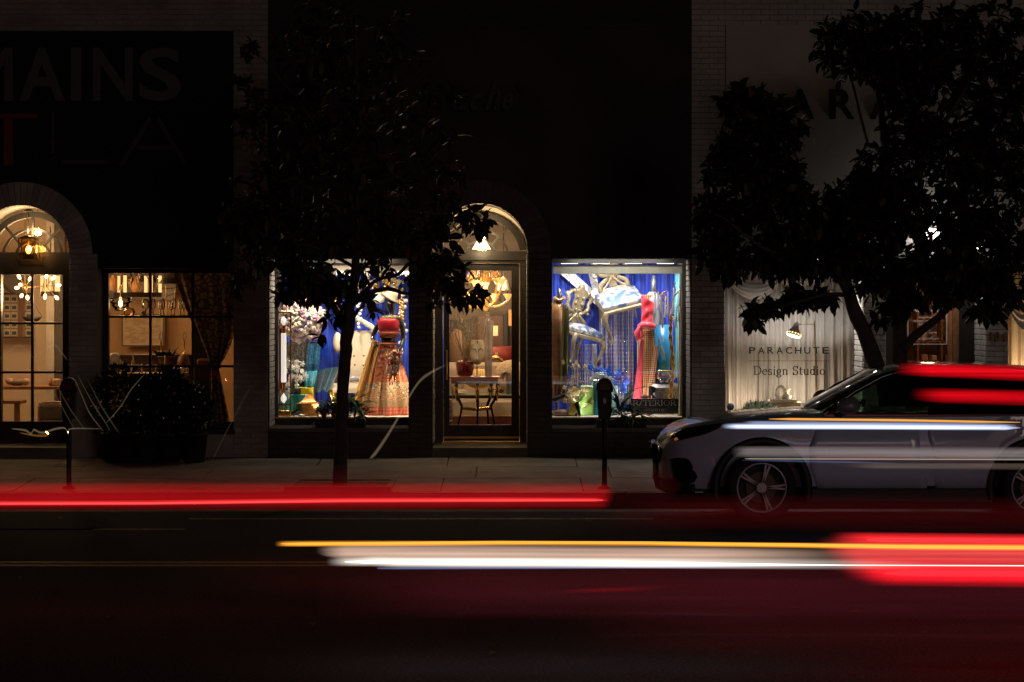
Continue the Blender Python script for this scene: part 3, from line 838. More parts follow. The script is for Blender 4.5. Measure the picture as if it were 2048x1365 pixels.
for s, a, b, c_, d, bo in (('PARACHUTE', 1827, 619, 1883, 625, .015), ('Store Hours', 1838, 633, 1864, 637, 0), ('MONDAY - SATURDAY', 1828, 641, 1874, 645, 0), ('10:00 AM - 7:00 PM', 1836, 647, 1873, 651, 0), ('SUNDAY', 1842, 658.5, 1861, 662.5, 0), ('10:30 AM - 6:00 PM', 1836, 664, 1873, 668, 0), ('PARACHUTEHOME.COM', 1832, 676, 1877, 680, 0)):
    fit_text('lettering', s, a, b, c_, d, YC - .008, .003, vin, dC, bold=bo + .012)
bronze_num = mat('house_number_bronze', (0.16, 0.10, 0.05), 0.35, 0.8)
for s, a, b in (('8', 1976, 1985), ('0', 1989, 1999), ('4', 2003, 2013)):
    fit_text('house_number', s, a, 664, b, 683, YF - .012, .03, bronze_num, C, bold=0.03)
# right-hand window
q = M(); q.box(CR[0] - .04, YC - .04, CR[2], CR[0] + .03, YC + .04, CR[3]); q.box(CR[0], YC - .04, CR[3] - .05, CR[1], YC + .04, CR[3] + .05); q.box(CR[0], YC - .04, CR[2], CR[1], YC + .04, CR[2] + .05)
rwin = q.build('window', MT['black_paint'], C)
pane(YC, CR[0], CR[1], CR[2], CR[3], rwin)
# slim lamps in the heads of the boutique's window openings
for w, pw, cl, lb in ((BL_, 13, (1, .84, .62), 'slim lamp in the head of the left boutique window opening'), (BR_, 9, (1, .93, .82), 'slim lamp in the head of the right boutique window opening')):
    t = thing('soffit_lamp', lb, 'lamp', ((w[0] + w[1]) / 2, 30.3, w[3]), 'soffit lamps of the boutique')
    q = M(); q.box(w[0] + .2, 30.30, w[3] - .004, w[1] - .2, 30.36, w[3] + .03); q.build('housing', MT['iron'], t)
    l = bpy.data.lights.new('lamp_light', 'AREA'); l.shape = 'RECTANGLE'; l.size = w[1] - w[0] - .5; l.size_y = .05; l.energy = pw; l.color = cl
    o = bpy.data.objects.new('lamp_light', l); COL.objects.link(o); o.location = ((w[0] + w[1]) / 2, 30.33, w[3] - .012); o.rotation_euler = Vector((0, .55, -1)).to_track_quat('-Z', 'X').to_euler(); adopt(o, t)
    o.rotation_euler = (R(29), 0, 0)
# interior shell
shop_wall = mat('warm_shop_wall', (0.38, 0.24, 0.15), 0.85)
q = M(); q.box(XBC + .1, 34.5, .2, 11, 34.6, 3.4); q.build('interior_wall', shop_wall, C)
q = M(); q.box(XBC + .1, YC + .1, .3, 11, 34.5, .41); q.build('floor', MT['warm_wood'], C)
q = M(); q.box(XBC + .1, YC + .1, 3.2, 11, 34.5, 3.3); q.build('ceiling', shop_wall, C)
q = M(); q.box(CD[0] - .12, YC + .06, .41, CD[0] - .06, 33, 3.2); q.box(CD[1] + .06, YC + .06, .41, CD[1] + .12, 33, 3.2); q.box(XBC + .1, YC + .06, .41, XBC + .16, 34.5, 3.2); q.build('partition', shop_wall, C)
# ------------------------------------------------------------------ magnolia trees at the kerb
YT = 26.95
def leaf_shape():
    """one big oval leaf, folded along its rib, base at the origin, 1 long, along +x"""
    st = [(0, 0, 0), (.22, .17, .03), (.5, .23, .02), (.78, .16, -.04), (1, 0, -.13)]
    vs, fs = [(0, 0, 0)], []
    for x, w, z in st[1:-1]: vs += [(x, w, z + .05), (x, 0, z), (x, -w, z + .05)]
    vs.append((1, 0, -.13))
    fs += [(0, 2, 1), (0, 3, 2)]
    for i in (0, 1):
        b = 1 + 3 * i
        fs += [(b, b + 1, b + 4, b + 3), (b + 1, b + 2, b + 5, b + 4)]
    fs += [(7, 8, 10), (8, 9, 10)]
    return vs, fs
LV, LFc = leaf_shape()
def leaf_matrix(p, d, L, r):
    d = Vector(d).normalized()
    q = d.to_track_quat('X', 'Z').to_matrix().to_4x4()
    return Matrix.Translation(p) @ q @ Matrix.Rotation(r.gauss(0, .6), 4, 'X') @ Matrix.Diagonal((L, L * r.uniform(.8, 1.1), L, 1))
def tree(label, base_px, limbs, blobs, seed, keep_clear=(), dens=1.0, leaf_m='leaf'):
    r = random.Random(seed)
    t = thing('street_tree', label, 'tree', P(*base_px, YT))
    def pt(q, j=0): return P(q[0], q[1], YT) + Vector((0, q[3] if len(q) > 3 else 0, 0))
    tips = []
    for k, l in enumerate(limbs):
        pts, rad = [], []
        dy = 0 if k == 0 else r.uniform(-.75, .75)
        for i, q in enumerate(l):
            f = i / (len(l) - 1)
            v = pt(q) + Vector((0, dy * f * min(1, .35 * len(l)), 0))
            pts.append(v); rad.append(q[2] * K(YT))
        fp, fr = [], []
        for i in range(len(pts) - 1):
            for s_ in range(3):
                f = s_ / 3
                fp.append(pts[i].lerp(pts[i + 1], f) + Vector((r.uniform(-1, 1), r.uniform(-1, 1), r.uniform(-1, 1))) * .01); fr.append((rad[i] * (1 - f) + rad[i + 1] * f) * r.uniform(.94, 1.06))
        fp.append(pts[-1]); fr.append(rad[-1])
        q = M(); q.tube(fp, fr, 9)
        q.build('trunk' if k == 0 else 'limb', MT['bark'], t)
        tips += fp[3:] if k else []
    lm = M(); lm.add(LV, LFc, True)
    me = lm.mesh('leaf'); me.materials.append(MT[leaf_m])
    fol = M(); tw = M()
    cand = []
    for (cx, cy, rx, ry, n, dep) in blobs:
        for i in range(int(n * dens)):
            for _ in range(20):
                a, b, c = r.uniform(-1, 1), r.uniform(-1, 1), r.uniform(-1, 1)
                if a * a + b * b + c * c < 1: break
            px, py = cx + a * rx, cy + b * ry
            if any((px - kx) ** 2 + (py - ky) ** 2 < kr * kr for kx, ky, kr in keep_clear): continue
            c0 = P(px, py, YT) + Vector((0, c * dep, 0))
            # a sprig: a twig with five to eight leaves fanned about its end
            out = Vector((px - cx, 0, cy - py)) / max(rx, ry)
            ax = Vector((out.x + r.uniform(-.6, .6), c + r.uniform(-.6, .6), out.z + r.uniform(-.5, .5)))
            ax = ax.normalized() if ax.length > .1 else Vector((0, 0, 1))
            tl = r.uniform(.10, .22)
            cand.append((c0, ax, tl))
    big = []
    for c0, ax, tl in cand:
        tw.tube([c0 - ax * tl, c0 - ax * tl * .4 + Vector((0, 0, r.uniform(-.015, .015))), c0], [.007, .005, .003], 5, cap=False)
        o1 = ax.orthogonal().normalized(); o2 = ax.cross(o1)
        nl = r.randint(5, 8)
        for j in range(nl):
            th = 2 * pi * j / nl + r.uniform(-.4, .4)
            d = ax * r.uniform(.05, .9) + (o1 * math.cos(th) + o2 * math.sin(th)) * r.uniform(.6, 1.1) + Vector((0, 0, -.28))
            big.append(leaf_matrix(c0 - ax * r.uniform(0, tl * .6), d, r.uniform(.075, .185), r))
    big.sort(key=lambda w: w.translation.y)
    for i, w in enumerate(big):
        if i < 280 and i % 1 == 0:
            o = link('leaf', me, None, t); o.matrix_basis = w
        else:
            fol.add([w @ Vector(v) for v in LV], LFc, True)
    kind(fol.build('foliage', MT[leaf_m], t), 'stuff')
    kind(tw.build('twigs', MT['bark'], t), 'stuff')
    return t

tree('slender magnolia with single straight trunk in front of the boutique', (680, 974),
 [[(680, 976, 15), (683, 850, 13.5), (688, 760, 12.5), (691, 700, 12.5), (695, 655, 14), (702, 605, 10), (712, 540, 9), (715, 470, 7), (712, 380, 6), (720, 280, 5), (715, 150, 3), (712, 40, 2)],
  [(691, 655, 8), (668, 612, 5.5), (642, 585, 4.5), (600, 560, 3), (550, 545, 1.5)],
  [(700, 612, 6), (740, 586, 5), (775, 576, 4.5), (820, 590, 3), (858, 578, 1.5)],
  [(706, 606, 5), (750, 562, 4), (800, 547, 3.5), (850, 500, 2.5), (920, 470, 1.8), (955, 452, 1)],
  [(712, 548, 5), (745, 522, 4), (770, 480, 3), (800, 400, 2.5), (850, 330, 2), (900, 270, 1)],
  [(714, 480, 4), (660, 430, 3), (600, 380, 2.4), (540, 330, 1.8), (495, 240, 1)],
  [(712, 540, 4), (650, 500, 3), (560, 480, 2), (470, 455, 1.2)],
  [(716, 360, 4), (650, 280, 3), (600, 200, 2), (520, 110, 1)],
  [(718, 300, 3.5), (780, 220, 2.5), (850, 150, 1.6), (885, 110, 1)],
  [(700, 640, 5), (725, 612, 3), (750, 618, 2), (772, 628, 1)]],
 [(700, 330, 200, 250, 400, 1.1), (710, 90, 170, 130, 110, .9), (600, 200, 90, 160, 45, .7), (478, 445, 50, 38, 50, .5), (490, 560, 45, 30, 12, .4), (520, 490, 70, 60, 60, .6), (508, 235, 34, 70, 30, .4), (498, 400, 40, 60, 24, .4), (495, 95, 20, 14, 8, .2), (490, 180, 16, 40, 9, .3),
  (612, 556, 62, 24, 62, .5), (565, 588, 28, 16, 15, .3), (640, 588, 45, 20, 34, .4), (596, 525, 60, 20, 34, .4), (665, 636, 26, 20, 9, .25), (650, 676, 14, 18, 2, .15), (738, 604, 14, 12, 5, .2), (752, 628, 9, 8, 2, .12), (775, 532, 45, 7, 5, .35), (680, 575, 34, 30, 20, .4),
  (880, 545, 58, 46, 62, .5), (925, 590, 46, 20, 26, .35), (880, 605, 22, 12, 7, .25), (930, 440, 52, 26, 28, .4), (968, 462, 22, 20, 8, .25), (880, 470, 45, 40, 20, .4), (885, 330, 40, 120, 30, .5), (905, 200, 20, 40, 8, .35), (800, 462, 90, 50, 45, .6)],
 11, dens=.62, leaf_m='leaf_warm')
tree('wide magnolia with two leaning stems growing behind the parked white car', (1790, 985),
 [[(1790, 990, 22), (1788, 880, 19), (1768, 770, 17.5), (1735, 682, 16.5), (1706, 612, 14), (1690, 568, 12), (1668, 470, 8), (1610, 380, 5.5), (1530, 280, 3.5), (1470, 190, 1.5)],
  [(1790, 880, 17), (1802, 760, 16), (1800, 650, 15), (1790, 560, 13), (1772, 440, 10), (1782, 300, 8), (1760, 120, 5), (1750, 20, 2)],
  [(1692, 575, 9), (1665, 545, 7), (1600, 528, 5), (1520, 500, 3.5), (1440, 440, 2), (1400, 420, 1)],
  [(1803, 700, 10), (1840, 668, 9), (1885, 636, 8), (1920, 608, 6.5), (1972, 560, 4.5), (2040, 500, 2.5)],
  [(1778, 410, 7), (1850, 300, 6), (1920, 180, 4), (1965, 50, 2)],
  [(1686, 590, 5), (1640, 592, 3.5), (1580, 606, 2.4), (1520, 622, 1.2)],
  [(1790, 560, 7), (1870, 480, 5), (1960, 400, 3.5), (2060, 300, 2)],
  [(1672, 480, 6), (1700, 380, 4), (1740, 280, 3), (1700, 120, 2)]],
 [(1850, 110, 150, 110, 170, 1.0), (1700, 90, 70, 80, 60, .7), (2000, 150, 90, 150, 110, .9), (1830, 330, 150, 150, 250, 1.1), (1990, 350, 90, 130, 120, .8), (1520, 300, 95, 100, 90, .7), (1475, 215, 45, 55, 26, .5), (1525, 212, 34, 40, 18, .4), (1590, 250, 50, 60, 16, .5), (1450, 330, 45, 70, 30, .5), (1570, 420, 130, 80, 130, .7),
  (1430, 430, 50, 50, 34, .45), (1440, 500, 55, 42, 32, .45), (1470, 535, 50, 26, 22, .35), (1550, 520, 75, 36, 56, .5), (1640, 520, 65, 40, 52, .5), (1720, 450, 100, 110, 130, .9), (1740, 560, 50, 40, 24, .5), (1805, 600, 50, 34, 20, .4), (1870, 550, 90, 62, 80, .7), (1960, 560, 70, 45, 50, .6), (2020, 520, 45, 80, 40, .6), (1975, 622, 40, 18, 14, .35), (2010, 590, 50, 22, 14, .35),
  (1510, 628, 22, 26, 12, .25), (1540, 614, 22, 14, 8, .2), (1590, 600, 38, 20, 24, .3), (1640, 598, 36, 16, 14, .25), (1760, 640, 16, 14, 3, .2), (1860, 480, 70, 60, 40, .5), (1760, 180, 120, 120, 60, .8), (1920, 470, 80, 60, 50, .6)],
 23, dens=1.45, keep_clear=((1860, 462, 17), (1864, 497, 15), (1632, 513, 9), (1958, 494, 7), (1690, 235, 85), (1655, 315, 62), (1530, 100, 60), (1590, 150, 26)))

# ------------------------------------------------------------------ parking meters
def meter(px, label):
    Y = 26.75
    x, zb = X(px, Y), pave(Y)
    t = thing('parking_meter', label, 'parking meter', (x, Y, zb), 'parking meters along the kerb')
    k = K(Y)
    q = M(); q.tube([(x, Y, zb - .02), (x, Y, Z(835, Y))], 5.2 * k, 12); q.lathe([(.075, 0), (.07, .02), (.035, .03)], (x, Y, zb), 12); q.build('pole', MT['iron'], t)
    q = M()
    q.prism([(x + a * k, Z(b, Y)) for a, b in ((-12, 838), (12, 838), (14, 815), (14.5, 783), (-14.5, 783), (-14, 815))], Y - .055, Y + .055)
    q.build('housing', MT['iron'], t, bevel=.008)
    q = M()
    q.prism([(x + 17 * k * math.cos(R(a)), Z(777, Y) + 21.5 * k * math.sin(R(a))) for a in range(-22, 203, 9)], Y - .062, Y + .062)
    q.build('dome', MT['iron'], t, bevel=.012)
    q = M(); q.box(x - 9 * k, Y - .066, Z(779, Y), x + 9 * k, Y - .063, Z(765, Y)); q.build('display', MT['black_gloss'], t)
    q = M(); q.box(x - 3 * k, Y - .062, Z(808, Y), x + 3 * k, Y - .056, Z(796, Y)); q.build('coin_slot', MT['black_gloss'], t)
    return t
meter(1209, 'dark parking meter standing in front of the right boutique window')
meter(138, 'dark parking meter standing in front of the left brick shop door')

# ------------------------------------------------------------------ plants
def blade(m, p, az, L, w, rise=1.0, droop=1.0, n=5):
    d = Vector((math.cos(az), math.sin(az), 0)); s = Vector((-d.y, d.x, 0))
    vs, fs = [], []
    for i in range(n + 1):
        f = i / n
        c = Vector(p) + d * L * f * (.55 + .45 * f) + Vector((0, 0, L * (rise * f - droop * f * f)))
        ww = w * (math.sin(pi * (0.12 + .88 * f)) ** .8) * (1 if i < n else 0.05)
        vs += [c - s * ww + Vector((0, 0, ww * .4)), c, c + s * ww + Vector((0, 0, ww * .4))]
    for i in range(n):
        b = 3 * i
        fs += [(b, b + 1, b + 4, b + 3), (b + 1, b + 2, b + 5, b + 4)]
    m.add(vs, fs, True)
def rosette(name, m_, parent, c, n, L, w, r, rise=(.5, 1.4), droop=(.5, 1.3)):
    q = M()
    for i in range(n):
        blade(q, Vector(c) + Vector((r.uniform(-.02, .02), r.uniform(-.02, .02), 0)), 2 * pi * i / n * 2.4 + r.uniform(-.4, .4), L * r.uniform(.6, 1.1), w * r.uniform(.7, 1.2), r.uniform(*rise), r.uniform(*droop))
    return q.build(name, m_, parent)
def pot(parent, c, r, h, mt, name='pot'):
    q = M(); q.lathe([(r * .75, 0), (r * .8, h * .05), (r, h * .9), (r * 1.06, h * .9), (r * 1.06, h), (r * .92, h), (r * .9, h * .85), (0, h * .85)], c, 18)
    return q.build(name, mt, parent)
r = random.Random(5)
zs = .64
red_petal = mat('bromeliad_red', (0.42, 0.010, 0.012), .4, var=.3)
t = thing('planter', 'black trough of green leaves and red bromeliads on the left boutique sill', 'planter', (X(685, 30.1), 30.1, zs))
q = M(); q.box(X(632, 30.1), 30.0, zs, X(730, 30.1), 30.26, Z(838, 30.1)); q.build('trough', MT['black_matt'], t)
for i, (a, b, l) in enumerate(((648, 824, .24), (668, 812, .28), (700, 805, .34), (716, 812, .32), (694, 798, .28), (722, 824, .28), (660, 806, .24), (680, 818, .26))):
    rosette('foliage_rosette', MT['plant'], t, P(a, b + 12, 30.1), 17, l, .018, r)
for a, b in ((647, 833), (667, 835), (678, 832)):
    rosette('bromeliad', red_petal, t, P(a, b, 30.02), 13, .105, .014, r, (.7, 1.4), (.3, .6))
t = thing('planter', 'black trough of spiky green plants on the right boutique sill', 'planter', (X(1250, 30.1), 30.1, zs))
q = M(); q.box(X(1192, 30.1), 30.0, zs, X(1292, 30.1), 30.26, Z(840, 30.1)); q.build('trough', MT['black_matt'], t)
for i, (a, b, l, ri) in enumerate(((1240, 812, .40, 1.6), (1225, 818, .30, 1.0), (1258, 814, .32, 1.1), (1275, 822, .28, .8), (1282, 832, .16, .8), (1205, 834, .14, .8), (1246, 824, .2, .8), (1264, 832, .2, .7))):
    rosette('foliage_rosette', MT['plant'], t, P(a, b + 10, 30.1), 17, l, .016, r, (.4 * ri, 1.1 * ri), (.4, 1.1))
# clipped shrubs under the left storefront's window
def shrub(px, py, rx, ry, label, Y=29.45, fam=None):
    k = K(Y)
    t = thing('potted_shrub', label, 'shrub', (X(px, Y), Y, pave(Y)), fam)
    zc = Z(py, Y)
    pot(t, (X(px, Y), Y, pave(Y)), min(rx * k * .8, .24), .34, MT['black_matt'])
    q = M()
    for i in range(1100):
        d = Vector((r.gauss(0, 1), r.gauss(0, 1), r.gauss(0, 1))).normalized()
        f = r.uniform(.55, 1.08)
        c = Vector((X(px, Y), Y, zc)) + Vector((d.x * rx * k * f, d.y * rx * k * f, d.z * ry * k * f))
        w = leaf_matrix(c, d + Vector((r.gauss(0, .5), r.gauss(0, .5), r.gauss(0, .5))), r.uniform(.06, .10), r)
        q.add([w @ Vector(v) for v in LV], LFc, True)
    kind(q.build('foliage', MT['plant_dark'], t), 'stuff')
    q = M(); q.tube([(X(px, Y), Y, pave(Y) + .2), (X(px, Y), Y, zc)], .02, 7); q.build('trunk', MT['bark'], t)
    q = M()
    for i in range(7):
        d = Vector((r.gauss(0, 1), -abs(r.gauss(0, 1)), r.gauss(0, 1))).normalized()
        q.ell(Vector((X(px, Y), Y, zc)) + Vector((d.x * rx * k, d.y * rx * k, d.z * ry * k)), .005, 6, 4)
    kind(q.build('fairy_lights', MT['fairy'], t), 'stuff')
MT['fairy'] = emitter('fairy_light', (1, .55, .2), .25)
for px, py, rx, ry, lb in ((238, 800, 46, 62, 'largest dark shrub with fairy lights, next to the brick jamb'), (292, 808, 34, 52, 'low dark shrub with fairy lights, between the two round ones'), (337, 795, 32, 56, 'round dark shrub with fairy lights under the middle glazing bar'), (388, 818, 34, 44, 'lowest dark shrub with fairy lights under the tied curtain')):
    shrub(px, py, rx, ry, lb, fam='shrubs under the left window')
# low herbs in the right storefront's window recess
herb = mat('herb_leaf', (.10, .17, .07), .6, var=.4, scale=30)
herb_white = mat('herb_blossom', (.62, .66, .58), .7, var=.2, scale=60)
def herb_pot(px, py, rx, ry, label, mt, n=420):
    Y = 30.3; k = K(Y)
    t = thing('herb_pot', label, 'potted plant', (X(px, Y), Y, CW[2]), 'potted herbs on the pale sill')
    pot(t, (X(px, Y), Y, CW[2]), rx * k * .6, Z(py + ry * .3, Y) - CW[2], MT['dark_wood'])
    q = M(); q2 = M()
    for i in range(n):
        d = Vector((r.gauss(0, 1), r.gauss(0, 1), abs(r.gauss(0, 1)) - .25)).normalized(); f = r.uniform(.55, 1.05)
        c = Vector((X(px, Y) + d.x * rx * k * f, Y + d.y * rx * k * f * .8, Z(py + ry * .2, Y) + d.z * ry * k * f))
        w = leaf_matrix(c, d + Vector((0, 0, .6)), r.uniform(.03, .05), r)
        (q2 if (mt == 'w' and i % 3) else q).add([w @ Vector(v) for v in LV], LFc, True)
    kind(q.build('foliage', herb, t), 'stuff')
    if q2.v: kind(q2.build('blossom', herb_white, t), 'stuff')
herb_pot(1518, 818, 32, 17, 'fuzzy white flowering herb bush on the pale window sill', 'w', 700)
herb_pot(1474, 830, 20, 8, 'low green herb at the left end of the pale window sill', 'g', 260)
herb_pot(1703, 812, 14, 18, 'green herb at the right end of the pale window sill behind the car', 'g', 300)

# ------------------------------------------------------------------ wall and ceiling fittings outdoors
t = thing('wall_sign', 'small pale projecting shop sign on the white brick pier', 'sign', P(504, 462, YF - .03))
q = M(); q.box(X(499, 29.94), 29.93, Z(520, 29.94), X(506, 29.94), YF - .008, Z(412, 29.94)); q.build('bracket', MT['iron'], t)
sg = mat('sign_cream', (.42, .36, .26), .6, var=.1)
q = M(); q.prism([(X(480, 29.9), Z(508, 29.9)), (X(497.5, 29.9), Z(508, 29.9)), (X(497.5, 29.9), Z(415, 29.9)), (X(488, 29.9), Z(414, 29.9)), (X(480, 29.9), Z(426, 29.9))], 29.87, 29.92); q.build('sign_board', sg, t)
def lamp_light(parent, loc, power, col, radius=.04, spot=None, aim=(0, 0, -1), blend=.6, name='lamp_light'):
    l = bpy.data.lights.new(name, 'SPOT' if spot else 'POINT')
    l.energy = power; l.color = col; l.shadow_soft_size = radius
    if spot: l.spot_size = R(spot); l.spot_blend = blend
    o = bpy.data.objects.new(name, l); COL.objects.link(o)
    o.location = loc
    if spot: o.rotation_euler = Vector(aim).to_track_quat('-Z', 'Y').to_euler()
    adopt(o, parent)
    return o
# square iron lantern in the left arch
Y = 30.45
t = thing('lantern', 'square iron lantern hanging on a chain in the left arch', 'lantern', P(57, 420, Y))
k = K(Y)
q = M(); q.lathe([(.055, -.03), (.05, 0), (.0, .01)], P(57, 419, Y), 14); q.build('ceiling_rose', MT['iron'], t)
q = M()
for i in range(7):
    z_ = Z(428 + i * 7, Y); q.tube([(X(56, Y) + .011 * math.cos(a) * (1 if i % 2 else .3), Y + .011 * math.cos(a) * (.3 if i % 2 else 1), z_ + .024 * math.sin(a)) for a in [2 * pi * j / 10 for j in range(11)]], .004, 5, cap=False)
q.build('chain', MT['iron'], t)
x0, x1, z0, z1 = X(39, Y), X(74, Y), Z(519, Y), Z(478, Y)
q = M(); w = .012
for xx in (x0, x1 - w):
    for yy in (Y - .1, Y + .1): q.box(xx, yy, z0, xx + w, yy + w, z1)
for zz in (z0 - w, z1):
    q.box(x0 - .004, Y - .104, zz, x1 + .004, Y - .088, zz + w); q.box(x0 - .004, Y + .1, zz, x1 + .004, Y + .116, zz + w); q.box(x0 - .004, Y - .1, zz + .001, x0 + w, Y + .1, zz + w - .001); q.box(x1 - w, Y - .1, zz + .001, x1 + .004, Y + .1, zz + w - .001)
q.prism([(x0, z1 + w), (x1, z1 + w), ((x0 + x1) / 2 + .02, z1 + .035), ((x0 + x1) / 2 - .02, z1 + .035)], Y - .09, Y + .1)
q.build('frame', MT['iron'], t)
q = M(); q.box(x0 + .003, Y - .096, z0, x1 - .003, Y - .093, z1); q.build('pane', MT['smoke'], t)
q = M(); q.box(x0 + .003, Y + .104, z0, x1 - .003, Y + .107, z1); q.build('pane', MT['smoke'], t)
q = M(); q.ell(P(57, 500, Y), (.035, .035, .05), 12, 8); q.build('bulb', emitter('lantern_bulb', (1, .55, .16), 7), t)
q = M(); q.tube([P(57, 490, Y), P(57, 478, Y)], .018, 8); q.build('socket', MT['brass'], t)
lamp_light(t, P(57, 497, Y - .12), 9, (1, .62, .28), .05)
lamp_light(t, P(57, 462, Y), 22, (1, .62, .28), .05)
# pale shade lamp above the boutique door
Y = 30.38
t = thing('door_lamp', 'pale flared glass shade lamp glowing above the boutique door', 'lamp', P(963, 445, Y))
q = M(); q.tube([P(963, 406, Y), P(963, 480, Y)], .008, 8); q.build('rod', MT['iron'], t)
q = M(); q.lathe([(9 * K(Y), 0), (19 * K(Y), -17 * K(Y))], P(963, 482, Y), 18, cap=False); q.lathe([(.02, .012), (9 * K(Y), 0)], P(963, 482, Y), 14, cap=False); q.build('shade', emitter('lit_glass_shade', (1, .80, .50), 2.6), t)
q = M(); q.ell(P(963, 492, Y), .03, 10, 8); q.build('bulb', MT['bulb_white'], t)
lamp_light(t, P(963, 500, Y - .02), 9, (1, .70, .36), .06)
lamp_light(t, P(963, 466, Y - .16), 27, (1, .70, .36), .06)
# lamps of the right storefront, seen through the tree
def globe(px, py, rad, s, label, power, Y=30.3, aim=None, top=None):
    t = thing('downlight', label, 'lamp', P(px, py, Y), 'bright lamps above the right storefront')
    q = M(); q.ell(P(px, py, Y), rad, 14, 10); q.build('bulb', emitter('globe_light', (1, .95, .88), s), t)
    zt_ = (top if top else Z(py, Y) + rad * 2.2)
    q = M(); q.lathe([(rad * .9, -.0), (rad * 1.15, rad * .5), (.03, rad * 1.6), (.02, rad * 1.7), (.012, zt_ - Z(py, Y))], P(px, py, Y), 14, cap=True); q.build('fitting', MT['iron'], t)
    if power: lamp_light(t, P(px, py, Y) + Vector((0, -.05, -rad - .05)), power, (1, .93, .84), .05, 150, aim or (0, 0, -1))
    return t
t = thing('wall_lamp', 'large bright globe lamp over the entrance, glaring through the tree', 'lamp', P(1860, 478, 29.8))
q = M(); q.ell(P(1860, 478, 29.75), .135, 18, 12); q.build('globe', emitter('globe_lamp', (1, .93, .85), 9), t)
q = M(); q.tube([P(1860, 478, 29.75) + Vector((0, .12, .0)), P(1860, 478, 30.0)], .03, 10); q.lathe([(.06, -.02), (.06, .02)], P(1860, 478, 29.97), 12); q.build('bracket', MT['iron'], t)
lamp_light(t, P(1860, 478, 29.4), 1.6, (1, .93, .85), .12)
globe(1632, 514, .035, 22, 'small downlight above the curtained window', 46, Y=30.28)
globe(1560, 512, .03, 6, 'dim downlight above the curtain swag', 22, Y=30.28)
globe(1958, 494, .03, 14, 'small spot beside the entrance, right of the globe lamp', 0, Y=29.9)
globe(1880, 522, .03, 5, 'recessed downlight inside the entrance', 7, Y=30.35)
globe(1485, 513, .03, 4, 'dim downlight in the left corner above the curtain', 9, Y=30.28)

# ------------------------------------------------------------------ the parked white car
YS = 24.35; CX0 = X(1323, YS); CWID = 1.80; CL = 4.55
white_car = mat('white_car_paint', (.50, .61, .82), .22, var=0, coat=.8)
clad = mat('black_cladding', (.010, .010, .011), .5, var=.1)
car_glass = glass('car_glass', (.66, .76, .66)); priv_glass = glass('dark_car_glass', (.10, .11, .10))
def lerp_tab(tab, u):
    if u <= tab[0][0]: return tab[0][1]
    for (a, p), (b, q_) in zip(tab, tab[1:]):
        if u <= b:
            f = (u - a) / (b - a); return p + (q_ - p) * f
    return tab[-1][1]
INS = [(0, .60), (.02, .44), (.06, .31), (.12, .215), (.2, .15), (.32, .095), (.5, .05), (.8, .015), (1.1, 0), (3.6, 0), (4.2, .05), (4.4, .13), (4.52, .3), (4.55, .5)]
HOOD = [(0, .77), (.03, .81), (.08, .858), (.15, .908), (.25, .95), (.45, .992), (.77, 1.04), (1.1, 1.066), (1.4, 1.084), (1.6, 1.09), (1.8, 1.085), (4.3, 1.085), (4.5, 1.0), (4.55, .9)]
SHO = [(0, .72), (.06, .80), (.15, .878), (.25, .926), (.45, .966), (.77, 1.008), (1.1, 1.02), (1.35, 1.045), (1.8, 1.05), (3.0, 1.06), (4.3, 1.06), (4.5, .96), (4.55, .86)]
LOW = [(0, .36), (.05, .32), (.2, .30), (.5, .30), (1.0, .33), (3.6, .34), (4.3, .36), (4.55, .42)]
def rowpts(u):
    """near-side section, from the bottom to the middle of the bonnet: (inset, z)"""
    p, zl, zs_, zh_ = lerp_tab(INS, u), lerp_tab(LOW, u), lerp_tab(SHO, u), lerp_tab(HOOD, u)
    tb = .10 if u < .8 else .06
    return [(p + .18, zl), (p + tb * .5, zl + .035), (p + .015, zl + .12), (p - .004, .56), (p + .008, .70 if zs_ > .8 else zs_ - .06), (p + .022, min(.86, zs_ - .045)), (p + .045, zs_ - .02), (p + .10, zs_), (p + .30, zs_ + (zh_ - zs_) * .75), (CWID / 2, zh_)]
us = [0, .015, .03, .06, .1, .15, .2, .27, .35, .45, .55, .7, .85, 1.0, 1.15, 1.3, 1.45, 1.7, 2.0, 2.4, 2.8, 3.2, 3.6, 3.9, 4.2, 4.35, 4.45, 4.52, 4.55]
def cpt(u, ins, z): return (CX0 + u, YS + ins, z)
q = M(); vs, fs = [], []
NR = 19
for u in us:
    rp = rowpts(u)
    full = rp + [(CWID - a, b) for a, b in rp[-2::-1]]
    vs += [cpt(u, a, b) for a, b in full]
for i in range(len(us) - 1):
    for j in range(NR):
        j2 = (j + 1) % NR
        fs.append((i * NR + j, (i + 1) * NR + j, (i + 1) * NR + j2, i * NR + j2))
q.add(vs, fs, True)
q.add(vs[:NR], [tuple(range(NR))]); q.add(vs[-NR:], [tuple(range(NR))[::-1]])
car = thing('parked_car', 'white compact crossover with black wheel arch trim parked at the kerb', 'car', (CX0 + 2.2, YS + .9, 0))
WU = (X(1524, YS) - CX0, X(1524, YS) - CX0 + 2.66); WZ = .352; WR = .338
tmp = q.build('body', white_car, None)
cutm = M()
for wu in WU:
    for ya in (YS - .1, YS + CWID - .32):
        cutm.prism([(CX0 + wu - .487, -.2)] + arch_pts(CX0 + wu, WZ, .487, 40) + [(CX0 + wu + .487, -.2)], ya, ya + .42)
cut = cutm.build('cut', None, None)
import bmesh
for o_ in (tmp, cut):
    bm = bmesh.new(); bm.from_mesh(o_.data); bmesh.ops.remove_doubles(bm, verts=bm.verts, dist=1e-5); bmesh.ops.recalc_face_normals(bm, faces=bm.faces); bm.to_mesh(o_.data); bm.free()
bo = tmp.modifiers.new('b', 'BOOLEAN'); bo.object = cut; bo.operation = 'DIFFERENCE'; bo.solver = 'EXACT'
dg = bpy.context.evaluated_depsgraph_get()
